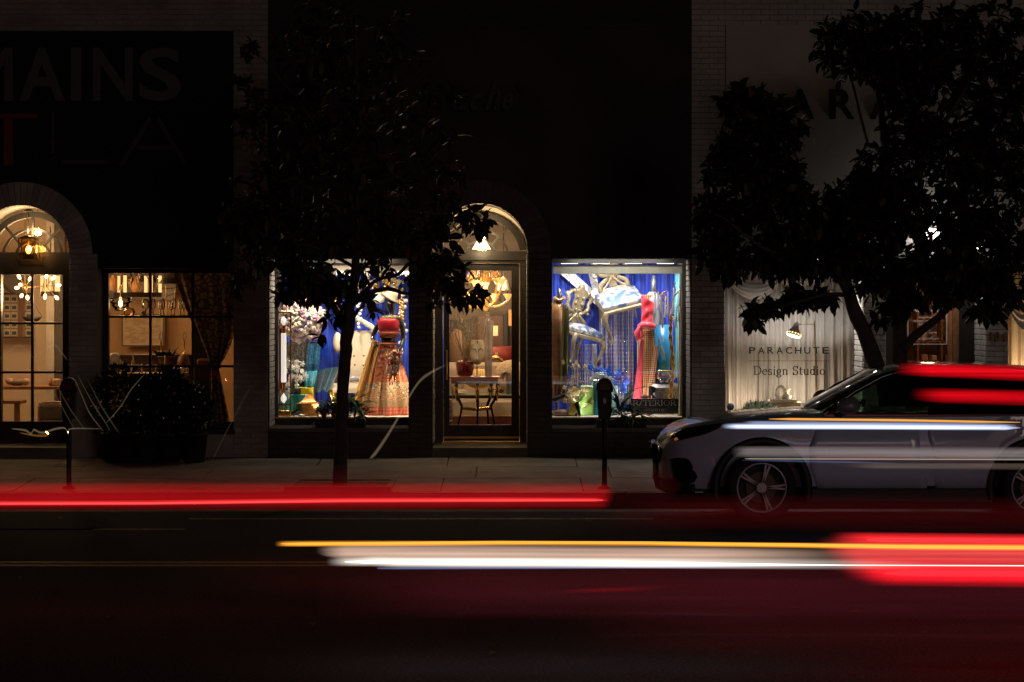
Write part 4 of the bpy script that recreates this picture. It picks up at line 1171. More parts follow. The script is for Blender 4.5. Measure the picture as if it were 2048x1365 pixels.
me = bpy.data.meshes.new_from_object(tmp.evaluated_get(dg))
bpy.data.objects.remove(tmp); bpy.data.objects.remove(cut)
body = link('body', me, white_car, car)
em = body.modifiers.new('es', 'EDGE_SPLIT'); em.split_angle = R(32)
# surface lookup on the near side, for trim laid on the body
def side_ins(u, z):
    rp = rowpts(u)[1:]
    for (a, za), (b, zb) in zip(rp, rp[1:]):
        if za <= z <= zb: return a + (b - a) * (z - za) / max(zb - za, 1e-6)
    return rp[0][0] if z < rp[0][1] else rp[-1][0]
def patch(name, poly, mt, parent, off=.006, n=10, thick=.012):
    """a panel following the near flank inside the pixel polygon"""
    pl = [((a - 1323) * K(YS), EYE - (b - HOR) * K(YS)) for a, b in poly]
    u0, u1 = min(p[0] for p in pl), max(p[0] for p in pl)
    q = M(); cols = []
    for i in range(n + 1):
        u = u0 + (u1 - u0) * (i + (.02 if i == 0 else (-.02 if i == n else 0))) / n
        zz = []
        for (a, za), (b, zb) in zip(pl, pl[1:] + pl[:1]):
            if (a - u) * (b - u) <= 0 and abs(a - b) > 1e-9: zz.append(za + (zb - za) * (u - a) / (b - a))
        zz = [min(zz), max(zz)] if len(zz) > 1 else [zz[0], zz[0] + .002]
        cols.append((u, zz[0], zz[1]))
    vs = []
    nv = 5
    for u, a, b in cols:
        for j in range(nv + 1):
            z = a + (b - a) * j / nv
            vs.append(cpt(u, side_ins(max(u, 0), z) - off, z))
    fs = [(i * (nv + 1) + j, (i + 1) * (nv + 1) + j, (i + 1) * (nv + 1) + j + 1, i * (nv + 1) + j + 1) for i in range(n) for j in range(nv)]
    q.add(vs, fs, True)
    o_ = q.build(name, mt, parent, solid=thick)
    return o_
hl = patch('headlight', [(1346, 877), (1354, 867), (1374, 860), (1410, 853), (1452, 848), (1440, 858), (1412, 870), (1385, 877), (1356, 885)], MT['black_gloss'], car)
patch('indicator', [(1352, 884), (1352, 879), (1358, 877), (1359, 882)], mat('amber_reflector', (.9, .25, .03), .3, emit=(1, .3, .04), estr=.2), hl, off=.014, n=3)
patch('air_intake', [(1341, 922), (1358, 918), (1378, 919), (1388, 935), (1396, 955), (1392, 966), (1370, 971), (1352, 970), (1360, 945), (1363, 932), (1350, 927)], MT['black_gloss'], car, off=.010)
patch('grille', [(1309.5, 890), (1322, 891), (1329, 905), (1328, 925), (1322, 935), (1310, 932)], MT['black_gloss'], car, off=.012, n=6)
patch('front_lip', [(1312, 960), (1330, 957), (1360, 966), (1392, 971), (1392, 990), (1340, 992), (1318, 985)], clad, car, off=.012)
q = M(); q.box(CX0 - .02, YS + .62, .40, CX0 + .06, YS + 1.18, .56); q.build('number_plate', MT['black_matt'], car, bevel=.006)
d1 = patch('front_door', [(1620, 822), (1852, 822), (1855, 979), (1628, 979), (1619, 930)], white_car, car, off=.004, n=14, thick=.006)
d2 = patch('rear_door', [(1857, 822), (2060, 822), (2048, 868), (2005, 890), (1990, 920), (1979, 978), (1858, 979)], white_car, car, off=.004, n=14, thick=.006)
for d_, px in ((d1, 1818), (d2, 2032)):
    q = M(); q.tube([cpt((px - 1310) * K(YS) - .1, side_ins(2, .93) - .035, .93), cpt((px - 1310) * K(YS) + .1, side_ins(2, .93) - .035, .935)], [.012, .014], 8); q.build('handle', white_car, d_)
for i, wu in enumerate(WU):
    for side in (0, 1):
        ya = YS - .012 if side == 0 else YS + CWID + .012
        s_ = 1 if side == 0 else -1
        q = M(); n = 28
        vs, fs = [], []
        for k_ in range(n + 1):
            a = R(-14 + 208 * k_ / n)
            for rr, dy in ((.492, .02), (.487, -.008), (.425, -.006), (.405, .03), (.405, .2)):
                vs.append((CX0 + wu + rr * math.cos(a), ya + s_ * (dy + .012), max(WZ + rr * math.sin(a), .2)))
        for k_ in range(n):
            for j in range(4): fs.append((k_ * 5 + j, (k_ + 1) * 5 + j, (k_ + 1) * 5 + j + 1, k_ * 5 + j + 1))
        q.add(vs, fs, True); q.build('wheel_arch', clad, car)
        w_ = M()
        prof = [(.245, .0), (.255, -.012), (.30, -.012), (.328, .004), (WR, .03), (WR, .18), (.32, .20), (.24, .2)]
        vs, fs = [], []
        n = 36
        for rr, dy in prof:
            for k_ in range(n):
                a = 2 * pi * k_ / n; vs.append((CX0 + wu + rr * math.cos(a), ya + s_ * (dy + .04), WZ + rr * math.sin(a)))
        for a_ in range(len(prof) - 1):
            for k_ in range(n): fs.append((a_ * n + k_, a_ * n + (k_ + 1) % n, (a_ + 1) * n + (k_ + 1) % n, (a_ + 1) * n + k_))
        w_.add(vs, fs, True)
        wh = w_.build('wheel', mat('tyre_rubber', (.012, .012, .012), .8, var=.1) if i + side == 0 else bpy.data.materials['tyre_rubber'], car)
        rim_m = MT.setdefault('rim', mat('machined_alloy', (.40, .43, .50), .38, .55, var=.1))
        q = M()
        vs, fs = [], []
        for rr, dy in ((.246, .002), (.238, -.004), (.226, .0), (.222, .08)):
            for k_ in range(n):
                a = 2 * pi * k_ / n; vs.append((CX0 + wu + rr * math.cos(a), ya + s_ * (dy + .04), WZ + rr * math.sin(a)))
        for a_ in range(3):
            for k_ in range(n): fs.append((a_ * n + k_, a_ * n + (k_ + 1) % n, (a_ + 1) * n + (k_ + 1) % n, (a_ + 1) * n + k_))
        q.add(vs, fs, True)
        for sp in range(5):
            a0 = R(2 + 72 * sp)
            for off_ in (-.085, .085):
                a = a0 + off_
                p0 = Vector((math.cos(a0), math.sin(a0))) * .045; p1 = Vector((math.cos(a), math.sin(a))) * .228
                d = (p1 - p0).normalized(); nn = Vector((-d.y, d.x)) * .011
                yy0, yy1 = sorted((ya + s_ * .042, ya + s_ * .066))
                q.prism([(CX0 + wu + p[0], WZ + p[1]) for p in (p0 - nn, p0 + nn, p1 + nn * .8, p1 - nn * .8)], yy0, yy1)
        q.tube([(CX0 + wu, ya + s_ * .036, WZ), (CX0 + wu, ya + s_ * .08, WZ)], .05, 16)
        q.build('rim', rim_m, wh)
        q = M(); q.tube([(CX0 + wu, ya + s_ * .10, WZ), (CX0 + wu, ya + s_ * .12, WZ)], .15, 28); q.build('brake_disc', MT.setdefault('disc', mat('rusty_disc', (.10, .07, .06), .5, .6)), wh)
        q = M(); q.tube([(CX0 + wu, ya + s_ * .125, WZ), (CX0 + wu, ya + s_ * .24, WZ)], .235, 24); q.build('wheel_hub', MT['black_matt'], wh)
q = M()
q.box(CX0 + WU[0] + .42, YS + .01, .20, CX0 + WU[1] - .42, YS + .16, .352); q.box(CX0 + WU[0] + .42, YS + CWID - .16, .20, CX0 + WU[1] - .42, YS + CWID - .01, .352)
q.box(CX0 + .5, YS + .25, .2, CX0 + 4.1, YS + CWID - .25, .34)
q.build('sill_trim', clad, car, bevel=.02)
# greenhouse: roof shell, pillars, glass, mirror, seats
ROOF = [(2.12, 1.425), (2.25, 1.468), (2.4, 1.503), (2.6, 1.528), (3.0, 1.528), (3.4, 1.515), (3.8, 1.485), (4.15, 1.435)]
def roof_ins(u): return .27 + (.05 if u > 3.9 else 0)
q = M(); vs, fs = [], []
ru = [a for a, b in ROOF]
for u in ru:
    z = lerp_tab(ROOF, u); a = roof_ins(u)
    for f in range(9):
        t_ = f / 8; bulge = 1 - (2 * t_ - 1) ** 2
        vs.append(cpt(u, a + (CWID - 2 * a) * t_, z - .035 + .045 * bulge ** .6))
for i in range(len(ru) - 1):
    for f in range(8): fs.append((i * 9 + f, i * 9 + f + 1, (i + 1) * 9 + f + 1, (i + 1) * 9 + f))
q.add(vs, fs, True); q.build('roof', white_car, car, solid=.02)
for s_ in (0, 1):
    fl = (lambda a: a) if s_ == 0 else (lambda a: CWID - a)
    q = M()
    q.tube([cpt(1.58, fl(.13), 1.05), cpt(1.88, fl(.19), 1.27), cpt(2.16, fl(.255), 1.415), cpt(2.3, fl(.268), 1.458), cpt(2.6, fl(.272), 1.505), cpt(3.4, fl(.272), 1.49), cpt(4.15, fl(.31), 1.41), cpt(4.45, fl(.28), 1.06)], [.03, .03, .03, .028, .026, .026, .03, .05], 8)
    q.tube([cpt(2.62, fl(.10), 1.05), cpt(2.70, fl(.258), 1.48)], .035, 8)
    q.tube([cpt(3.62, fl(.10), 1.05), cpt(3.72, fl(.258), 1.47)], .035, 8)
    q.build('pillar', MT['black_gloss'], car)
    def sg_(u, z, ut, zt): pass
    def side_glass(pts, mt):
        q = M(); vs = [cpt(u, fl(.105 + (z - 1.05) * .37), z) for u, z in pts]
        q.add(vs, [tuple(range(len(vs)))]); return q.build('side_window', mt, car, solid=.006)
    side_glass([(1.61, 1.055), (2.62, 1.055), (2.69, 1.47), (2.3, 1.448), (2.14, 1.40), (1.89, 1.26)], car_glass)
    side_glass([(2.65, 1.055), (3.62, 1.055), (3.70, 1.465), (2.72, 1.478)], priv_glass)
    side_glass([(3.65, 1.055), (4.36, 1.055), (4.12, 1.40), (3.74, 1.46)], priv_glass)
    q = M(); q.box(*[min(a, b) for a, b in zip(cpt(1.60, fl(.08), 1.03), cpt(4.4, fl(.125), 1.056))], *[max(a, b) for a, b in zip(cpt(1.60, fl(.08), 1.03), cpt(4.4, fl(.125), 1.056))]); q.build('window_trim', MT['black_gloss'], car)
    q = M(); q.ell(cpt(1.80, fl(-.09), 1.15), (.115, .085, .085), 14, 10); mi = q.build('mirror', mat('mirror_grey', (.16, .16, .17), .25, coat=.5) if s_ == 0 else bpy.data.materials['mirror_grey'], car)
    q = M(); q.tube([cpt(1.72, fl(.09), 1.06), cpt(1.78, fl(-.04), 1.1)], [.05, .04], 8); q.build('mirror_arm', MT['black_gloss'], mi)
q = M(); q.grid(lambda a, b: cpt(1.56 + .60 * b - .10 * (1 - (2 * a - 1) ** 2) * (1 - b), .16 + .10 * b + (CWID - .32 - .2 * b) * a, 1.085 + .36 * b + .03 * (1 - (2 * a - 1) ** 2)), 10, 5); q.build('windscreen', car_glass, car)
q = M(); q.grid(lambda a, b: cpt(4.48 - .33 * b, .22 + .10 * b + (CWID - .44 - .2 * b) * a, 1.06 + .38 * b), 8, 4); q.build('rear_window', priv_glass, car)
q = M(); q.box(CX0 + 1.5, YS + .2, .95, CX0 + 1.98, YS + CWID - .2, 1.03); q.build('dashboard', MT['black_matt'], car, bevel=.03)
for yy in (.32, 1.02):
    q = M(); q.cbox(CX0 + 2.25, YS + yy, .45, CX0 + 2.75, YS + yy + .48, .62, .05); q.obox(cpt(2.86, yy + .24, .92), (.14, .46, .72), (0, R(12), 0)); q.obox(cpt(2.97, yy + .24, 1.34), (.1, .25, .18), (0, R(12), 0)); q.build('seat', MT['black_matt'], car, bevel=.03)
q = M(); q.obox(cpt(3.85, CWID / 2, .88), (.16, 1.35, .72), (0, R(14), 0)); q.build('rear_seat', MT['black_matt'], car, bevel=.04)
q = M(); q.tube([cpt(2.05 + .08 * math.sin(a), 1.26 + .18 * math.cos(a), .98 + .17 * math.sin(a)) for a in [2 * pi * i / 20 for i in range(21)]], .015, 6); q.build('steering_wheel', MT['black_matt'], car)
# ------------------------------------------------------------------ small builders for the shop interiors
def lthing(name, label, cat, loc, rot=(0, 0, 0), scale=1.0, group=None):
    """a thing whose parts are built in its own space (so that it can be tilted)"""
    o = thing(name, label, cat, loc, group)
    WORLD_M.pop(o.name)
    o.rotation_euler = rot; o.scale = (scale,) * 3
    return o
def drape(m, tl, tr, br, bl, Y, nf=5, amp=.02, nu=28, nv=14, ph=0.0, dyb=0.0, sag=0.0, hem=0.0):
    """hanging cloth between four pixel corners, with vertical folds"""
    a, b, c, d = (P(*q_, Y) for q_ in (tl, tr, br, bl))
    def fn(u, v):
        p = (a.lerp(b, u)).lerp(d.lerp(c, u), v)
        w = math.sin(2 * pi * nf * u + ph + 1.1 * math.sin(5 * u + ph)) * (.35 + .65 * v) + .35 * math.sin(2 * pi * nf * 2.3 * u + 2 * ph + v)
        return p + Vector((0, amp * w + dyb * v, -sag * math.sin(pi * u) * (1 - v) + hem * math.sin(2 * pi * nf * u + ph) * v * v))
    return m.grid(fn, nu, nv)
def skin_body(name, pts, edges, mt, parent, root=0, sub=2):
    me = bpy.data.meshes.new(name)
    me.from_pydata([p for p, r_ in pts], edges, [])
    o = link(name, me, mt, parent)
    md = o.modifiers.new('skin', 'SKIN')
    md.use_smooth_shade = True
    for i, (p, r_) in enumerate(pts):
        sv = me.skin_vertices[0].data[i]
        sv.radius = r_ if isinstance(r_, tuple) else (r_, r_)
        sv.use_root = (i == root)
    s_ = o.modifiers.new('sub', 'SUBSURF'); s_.levels = sub; s_.render_levels = sub
    return o
def spot_can(label, loc, aim, power, col, angle=80, group=None, radius=.03):
    t = thing('display_spotlight', label, 'spotlight', loc, group)
    q = M(); d = (Vector(aim) - Vector(loc)).normalized()
    q.tube([Vector(loc) - d * .10, Vector(loc) - d * .02], [.035, .045] if loc[2] > 1 else [.02, .026], 14); q.tube([Vector(loc) - d * .09, Vector((loc[0], loc[1], max(2.89, loc[2] + .15) if loc[2] > 1 else DZ))], .009, 6); q.build('housing', MT['black_matt'], t)
    q = M(); q.tube([Vector(loc) - d * .021, Vector(loc) - d * .012], [.038, .038] if loc[2] > 1 else [.02, .02], 14); q.build('bulb', MT['bulb_white'], t)
    lamp_light(t, Vector(loc) + d * .01, power, col, radius, angle, d, .7)
    return t
def beads(m, pts, r_, n=None, nu=6, nv=4):
    for p in pts: m.ell(p, r_, nu, nv)
    return m

ORD = ('first', 'second', 'third', 'fourth', 'fifth', 'sixth', 'seventh', 'eighth', 'ninth', 'tenth', 'eleventh', 'twelfth', 'thirteenth')
# ================================================================== left storefront: room seen through door and window
k5 = K(34)
# sputnik lamp with bare bulbs
Y = 31.6
t = thing('chandelier', 'brass branching chandelier with bare glaring bulbs behind the left door', 'chandelier', P(50, 575, Y))
q = M(); c = P(50, 575, Y); q.ell(c, .035, 12, 8); q.tube([c, c + Vector((0, 0, 1.1))], .008, 6); q.tube([P(50, 575, Y), P(78, 574, Y), P(90, 572, Y)], .008, 6); q.build('stem', MT['brass'], t)
arms = [(38, 554, 0), (57, 558, .1), (47, 570, -.2), (32, 576, .05), (40, 592, .1), (58, 596, -.1), (90, 553, .1), (107, 556, 0), (114, 571, .1), (90, 594, 0), (110, 596, .12)]
for i, (a, b, dy) in enumerate(arms):
    c0 = P(50, 575, Y) if a < 75 else P(92, 573, Y)
    e_ = P(a, b, Y) + Vector((0, dy, 0)); d = (e_ - c0).normalized()
    q = M(); q.tube([c0, e_ - d * .03], .006, 6); arm = q.build('arm', MT['brass'], t)
    q = M(); q.tube([e_ - d * .035, e_ - d * .02, e_, e_ + d * .02, e_ + d * .034], [.008, .016, .02, .016, .004], 10); q.build('bulb', MT['bulb_warm'], arm)
lamp_light(t, P(45, 585, Y - .25), 10, (1, .62, .30), .1)
lamp_light(t, P(95, 590, Y + .5), 34, (1, .62, .30), .2)
lamp_light(t, P(60, 560, Y + .9), 34, (1, .62, .30), .2)
# ring lamp with candles, left door
Y = 31.9
def ring_lamp(label, cx, cy, rx, Y, n, cand_h, a0=0, tilt=0, up=True):
    t = thing('chandelier', label, 'chandelier', P(cx, cy, Y))
    k = K(Y); c = P(cx, cy, Y); R_ = rx * k
    q = M()
    for i in range(40):
        a, b = 2 * pi * i / 40, 2 * pi * (i + 1) / 40
        for r0, r1 in ((R_ - .02, R_ + .02),):
            vs = [(c.x + rr * math.cos(t_), c.y + rr * math.sin(t_), c.z + zz) for zz in (-.03, .03) for t_ in (a, b) for rr in (r0, r1)]
            q.add(vs, [(0, 1, 3, 2), (4, 6, 7, 5), (1, 5, 7, 3), (0, 2, 6, 4)])
    q.build('ring', MT['dark_wood'], t)
    q = M()
    for i in range(4):
        a = 2 * pi * i / 4 + .5; q.tube([(c.x + R_ * math.cos(a), c.y + R_ * math.sin(a), c.z + .03), (c.x, c.y, c.z + .55), (c.x, c.y, c.z + .85)], .006, 5)
    q.build('hanger', MT['iron'], t)
    for i in range(n):
        a = a0 + 2 * pi * i / n
        b = Vector((c.x + R_ * math.cos(a), c.y + R_ * math.sin(a), c.z + .03))
        q = M(); q.tube([b, b + Vector((0, 0, cand_h))], .021, 10); cd = q.build('candle', MT['candle'], t)
        q = M(); q.ell(b + Vector((0, 0, .05)), (.014, .014, .035), 8, 6); q.build('bulb', MT['bulb_warm'], cd)
    return t
t = ring_lamp('small wooden ring lamp with two lit candles, top right of the left door', 101, 588, 17, 32.1, 5, .20, .6)
# round mirror, gallery wall, counter and bed seen through the left door
Yw = 34.2
q = M()
q.box(X(5, Yw) - .8, Yw, .42, X(70, Yw) + .2, Yw + .06, 3.3); t = q.build('partition_panel', MT['cream_wall'], A)
tw_ = thing('round_mirror', 'large dark round mirror behind the bare bulbs', 'mirror', P(34, 576, 33))
q = M()
c = P(34, 556, 33.2); rr = 27 * K(33.2)
for i in range(36):
    a, b = 2 * pi * i / 36, 2 * pi * (i + 1) / 36
    q.prism([(c.x + r_ * math.cos(t_), c.z + r_ * math.sin(t_)) for r_, t_ in ((rr, a), (rr + .035, a), (rr + .035, b), (rr, b))], 33.15, 33.2)
q.build('frame', MT['iron'], tw_)
q = M(); q.prism([(c.x + rr * math.cos(2 * pi * i / 36), c.z + rr * math.sin(2 * pi * i / 36)) for i in range(36)], 33.17, 33.19); q.build('mirror_glass', mat('mirror', (.25, .22, .18), .1, .9, var=0), tw_)
Y = 33.9
t = thing('wall_art', 'large framed collage of small window pictures on the cream wall', 'picture', P(34, 628, Y))
k = K(Y)
q = M(); q.box(X(6, Y), Y - .03, Z(675, Y), X(66, Y), Y, Z(588, Y)); q.build('backing', mat('collage_ground', (.22, .15, .09), .6), t)
q = M(); q.box(X(4, Y), Y - .05, Z(677, Y), X(68, Y), Y - .002, Z(674, Y)); q.box(X(4, Y), Y - .05, Z(589, Y), X(68, Y), Y - .002, Z(586, Y)); q.build('frame', MT['dark_wood'], t)
tone = [mat('collage_dark', (.05, .06, .07), .3), mat('collage_light', (.42, .36, .27), .5), mat('collage_brown', (.16, .08, .04), .5)]
for i in range(4):
    for j in range(5):
        if i == 2: continue
        x0, z0 = 9 + i * 14.5, 591 + j * 17
        q = M(); q.box(X(x0, Y), Y - .045, Z(z0 + 14, Y), X(x0 + 12.5, Y), Y - .031, Z(z0, Y)); q.build('picture', tone[1], t)
        q = M(); q.box(X(x0 + 2, Y), Y - .05, Z(z0 + 11, Y), X(x0 + 10.5, Y), Y - .046, Z(z0 + 4, Y)); q.build('picture', tone[0], t)
q = M(); q.prism([(X(37, Y), Z(675, Y)), (X(46, Y), Z(675, Y)), (X(52, Y), Z(590, Y)), (X(40, Y), Z(590, Y))], Y - .055, Y - .046); q.build('picture', tone[2], t)
Y = 32.6
t = thing('hanging_bowl', 'dark shallow boat-shaped bowl hanging in the left door', 'bowl', P(64, 643, Y)); k = K(Y)
q = M(); q.lathe([(.0, 0), (12 * k, 0), (21 * k, 9 * k), (20 * k, 9 * k), (11 * k, 1.5 * k), (0, 1.5 * k)], P(64, 643, Y), 24, sy=.5); q.build('bowl', MT['iron'], t)
q = M(); q.tube([P(44, 634, Y), P(64, 600, Y), P(84, 634, Y)], .004, 5); q.build('hanger', MT['iron'], t)
Y = 33.4
for a, b, c_, nm in ((92, 108, (.40, .36, .30), 'grey'), (108, 128, (.07, .06, .05), 'dark')):
    q = M(); q.box(X(a, Y) + .003, Y + (.04 if nm == 'dark' else 0), .42, X(b, Y), Y + .2, 3.3); q.build('partition_panel', mat('panel_' + nm, c_, .8), A)
t = thing('table', 'long wooden table with cushions and a lamp base on it, inside the left door', 'table', P(64, 775, 32.2))
Y = 32.2; k = K(Y)
q = M(); q.box(X(-20, Y), Y - .3, Z(778, Y), X(127, Y), Y + .5, Z(772, Y)); q.build('tabletop', MT['warm_wood'], t)
for a in (0, 120): q = M(); q.box(X(a, Y), Y - .25, .42, X(a + 6, Y), Y - .2, Z(778, Y)); q.build('leg', MT['dark_wood'], t)
cush = mat('linen_cushion', (.34, .26, .17), .9, var=.2, bump=.2); cush2 = mat('grey_linen', (.13, .11, .09), .9, bump=.2)
for i, (a, b, w, m_, ln) in enumerate(((19, 763, 9, cush, 'pale cushion at the left end of the table in the door'), (35, 766, 14, cush2, 'dark grey cushion slumped on the table in the door'), (52, 764, 8, cush, 'pale pointed cushion near the middle of the table in the door'))):
    q = M(); q.ell(P(a, b, Y), (w * k, .08, 7 * k), 12, 8, (0, R(20 - 25 * i), 0)); tag(q.build('cushion', m_, None), ln, 'cushion', 'cushions on the door table')
q = M(); q.lathe([(0, 0), (4 * k, 0), (5 * k, 4 * k), (4 * k, 8 * k), (1.5 * k, 11 * k), (1.2 * k, 15 * k)], P(102, 772, Y), 14); tag(q.build('bottle', mat('amber_glass', (.25, .09, .03), .1)), 'amber glass bottle on the table in the door', 'bottle')
q = M(); q.cbox(X(107, Y), Y - .08, Z(772, Y), X(120, Y), Y + .06, Z(758, Y), .012); tag(q.build('candle_block', mat('block_cream', (.42, .32, .2), .6)), 'square cream block candle on the table in the door', 'candle')
Y = 31.7; k = K(Y)
t = thing('stool', 'low reddish wooden stool by the foot of the left door', 'stool', P(30, 840, Y))
q = M(); q.box(X(-20, Y), Y - .2, Z(807, Y), X(47, Y), Y + .2, Z(801, Y)); q.build('seat', MT['warm_wood'], t)
for a in (-14, 34): q = M(); q.box(X(a, Y), Y - .18, .42, X(a + 10, Y), Y - .12, Z(807, Y)); q.build('leg', MT['warm_wood'], t)
t = thing('chair', 'dark round backed armchair inside the left door', 'chair', P(103, 840, Y))
q = M(); q.tube([P(77, 845, Y), P(77, 815, Y), P(84, 806, Y), P(105, 804, Y), P(135, 806, Y)], .012, 6); q.build('back_rail', MT['pale_wood'], t)
q = M(); q.grid(lambda u, v: P(79 + 52 * u, 845 - 38 * v, Y + .1 + .08 * math.sin(pi * u)), 8, 4); q.build('backrest', cush2, t, solid=.04)
q = M(); q.box(X(76, Y), Y + .05, Z(852, Y), X(133, Y), Y + .6, Z(842, Y)); q.build('seat', cush2, t)

# ---- the left window
Y = 32.2
t = ring_lamp('large wooden ring chandelier with tall lit candles in the left window', 258, 590, 62, 32.3, 7, .215, .25)
lamp_light(t, P(258, 575, 32.3) , 12, (1, .58, .24), .2)
lamp_light(t, P(290, 600, 33.4), 15, (1, .60, .28), .2)
Y = 31.4; k = K(Y)
t = thing('pendant_lamp', 'ribbed clear glass pendant with one glowing bulb in the left window', 'pendant lamp', P(241, 597, Y))
prof = []
for i in range(13):
    f = i / 12; prof.append(((21 - 11 * max(0, f - .35) / .65 if f < 1 else 9) * k * (1 + .07 * math.cos(f * 19)), -27 * k * f))
q = M(); q.lathe(prof, P(241, 595, Y), 22, cap=False); q.build('shade', MT['clear'], t, solid=.006)
q = M(); q.ell(P(241, 607, Y), (.022, .022, .05), 10, 8); q.build('bulb', MT['bulb_warm'], t)
q = M(); q.tube([P(241, 597, Y), P(241, 530, Y)], .006, 6); q.build('rod', MT['brass'], t)
lamp_light(t, P(241, 612, Y - .15), 3, (1, .6, .26), .05)
# clay jugs, on a high shelf
for i, (a, b, w, h) in enumerate(((227, 567, 11, 16), (272, 571, 12, 17), (300, 570, 10, 18))):
    Y = 33.0; k = K(Y)
    q = M(); q.lathe([(w * .5 * k, -h * k * .9), (w * k, -h * .2 * k), (w * .9 * k, .3 * h * k), (w * .35 * k, .8 * h * k), (w * .4 * k, h * k)], P(a, b, Y), 16)
    tag(q.build('jug', mat('amber_clay', (.42, .19, .06), .4) if i == 0 else bpy.data.materials['amber_clay']), ('leftmost', 'middle', 'rightmost')[i] + ' round amber jug glowing behind the candles', 'jug', 'amber jugs')
q = M(); q.box(X(215, 33.0), 32.8, Z(590, 33), X(315, 33), 33.2, Z(586, 33)); tag(q.build('wall_shelf', MT['dark_wood']), 'high dark shelf carrying the amber jugs', 'shelf')
# hanging iron lamps and rods near the ceiling
t = thing('iron_mobile', 'dark iron branching lamp with small glass tubes under the ceiling', 'hanging lamp', P(262, 545, 32.6))
Y = 32.6; k = K(Y)
for i, (a, b) in enumerate(((215, 556), (260, 560), (246, 566), (318, 562), (300, 552), (276, 553))):
    q = M(); q.tube([P(262, 545, Y), P((262 + a) / 2, 541, Y), P(a, b - 6, Y)], .008, 6); arm = q.build('arm', MT['iron'], t)
    q = M(); q.lathe([(.02, -.09), (.028, -.02), (.02, .04)], P(a, b, Y), 10, cap=False); q.build('glass_tube', MT['smoke'], arm)
for i in range(7):
    px = 222 + i * 22 + rnd.uniform(-5, 5); Y = 33.2 + rnd.uniform(-.3, .3)
    q = M(); q.tube([P(px, 520, Y), P(px, 556 + rnd.uniform(-8, 12), Y)], .012, 7); q.ell(P(px, 560, Y), (.03, .03, .05), 8, 6)
    tag(q.build('hanging_rod', MT['iron']), ORD[i] + ' thin weighted rod from the left under the left shop ceiling', 'rod', 'dark rods hanging from the left shop ceiling')
t = thing('pendant_lamp', 'dark cone shade pendant beside the patterned curtain', 'pendant lamp', P(343, 556, 32))
Y = 32; q = M(); q.lathe([(.03, .09), (.17, -.06)], P(343, 558, Y), 18, cap=False); q.build('shade', MT['iron'], t, solid=.006); q = M(); q.tube([P(343, 545, Y), P(343, 500, Y)], .006, 6); q.build('cord', MT['iron'], t)
t = thing('wall_lamp', 'curved thin iron wall lamp in the left window', 'wall lamp', P(330, 600, 32))
q = M(); q.tube([P(325, 603, Y), P(335, 592, Y), P(350, 587, Y), P(362, 586, Y)], .006, 6); q.tube([P(323, 577, Y), P(372, 577, Y)], .007, 6); q.tube([P(351, 577, Y), P(349, 620, Y)], .007, 6); q.tube([P(333, 572, Y), P(333, 632, Y)], .010, 6); q.build('frame', MT['brass'], t)
# glass shelf hung in the window with hurricane glasses
Y = 31.3; k = K(Y)
t = thing('hanging_shelf', 'narrow dark shelf level with the upper glazing bar', 'shelf', P(330, 632, Y))
q = M(); q.box(X(218, Y), Y - .12, Z(634.5, Y), X(385, Y), Y + .12, Z(631.5, Y)); q.build('board', MT['dark_wood'], t)
for i, (a, h, w) in enumerate(((291, 33, 7), (306, 33, 5), (321, 30, 4), (326, 34, 4), (342, 29, 4), (348, 34, 4.5), (361, 32, 3.5), (368, 32, 4), (376, 22, 4))):
    g_ = thing('hurricane_glass', ORD[i] + ' hurricane glass from the left on the dark window shelf', 'glass', P(a, 631.5, Y), 'hurricane glasses in the left window')
    q = M(); q.lathe([(w * .7 * k, 0), (w * k * .25, 2 * k), (w * .25 * k, h * .35 * k), (w * k, h * .5 * k), (w * .95 * k, h * .8 * k), (w * .7 * k, h * k)], P(a, 631.5, Y), 12, cap=False); q.build('bowl', MT['clear'], g_, solid=.004)
    q = M(); q.tube([P(a, 631, Y), P(a, 631 - h * .45, Y)], .008, 7); q.build('stem', MT['gold'], g_)
q = M(); q.lathe([(5.5 * k, 0), (5.5 * k, 9 * k)], P(285, 631.5, Y), 16); tag(q.build('pillar_candle', mat('cream_wax', (.5, .36, .2), .5)), 'short cream pillar candle at the left of the glasses', 'candle')
q = M(); q.lathe([(9 * k, 0), (13 * k, 7 * k), (9 * k, 14 * k), (0, 19 * k)], P(258, 631.5, Y), 18); tag(q.build('cloche', MT['smoke']), 'dark smoked glass cloche left of the pillar candle', 'cloche')
# framed document on the far wall
Y = 34.6; k = K(Y)
t = thing('framed_print', 'large framed faded drawing on the warm wall', 'picture', P(288, 665, Y))
q = M(); a, b, c_, d_ = 244, 330, 628, 693
q.box(X(a, Y), Y - .04, Z(d_, Y), X(b, Y), Y - .02, Z(d_ - 2.4, Y)); q.box(X(a, Y), Y - .04, Z(c_ + 2.4, Y), X(b, Y), Y - .02, Z(c_, Y)); q.box(X(a, Y), Y - .041, Z(d_, Y), X(a + 2.4, Y), Y - .019, Z(c_, Y)); q.box(X(b - 4, Y), Y - .041, Z(d_, Y), X(b, Y), Y - .019, Z(c_, Y)); q.build('frame', MT['dark_wood'], t)
q = M(); q.box(X(a, Y), Y - .018, Z(d_, Y), X(b, Y), Y, Z(c_, Y)); q.build('mount', mat('print_mount', (.46, .34, .21), .8), t)
q = M(); q.box(X(a + 6, Y), Y - .024, Z(d_ - 6, Y), X(b - 8, Y), Y - .0185, Z(c_ + 4, Y)); q.build('print', pattern('faded_drawing', 'noise', [(.30, .21, .13), (.42, .31, .19)], .9, pos_scale=(1, 1, 3), scale=9, ramp=(.42, .58)), t)
q = M(); q.box(-7.5, 34.8, .42, XAB - .12, 34.85, 3.4); q.build('partition_panel', mat('ochre_wall', (.42, .26, .13), .85, var=.08, scale=1), A)
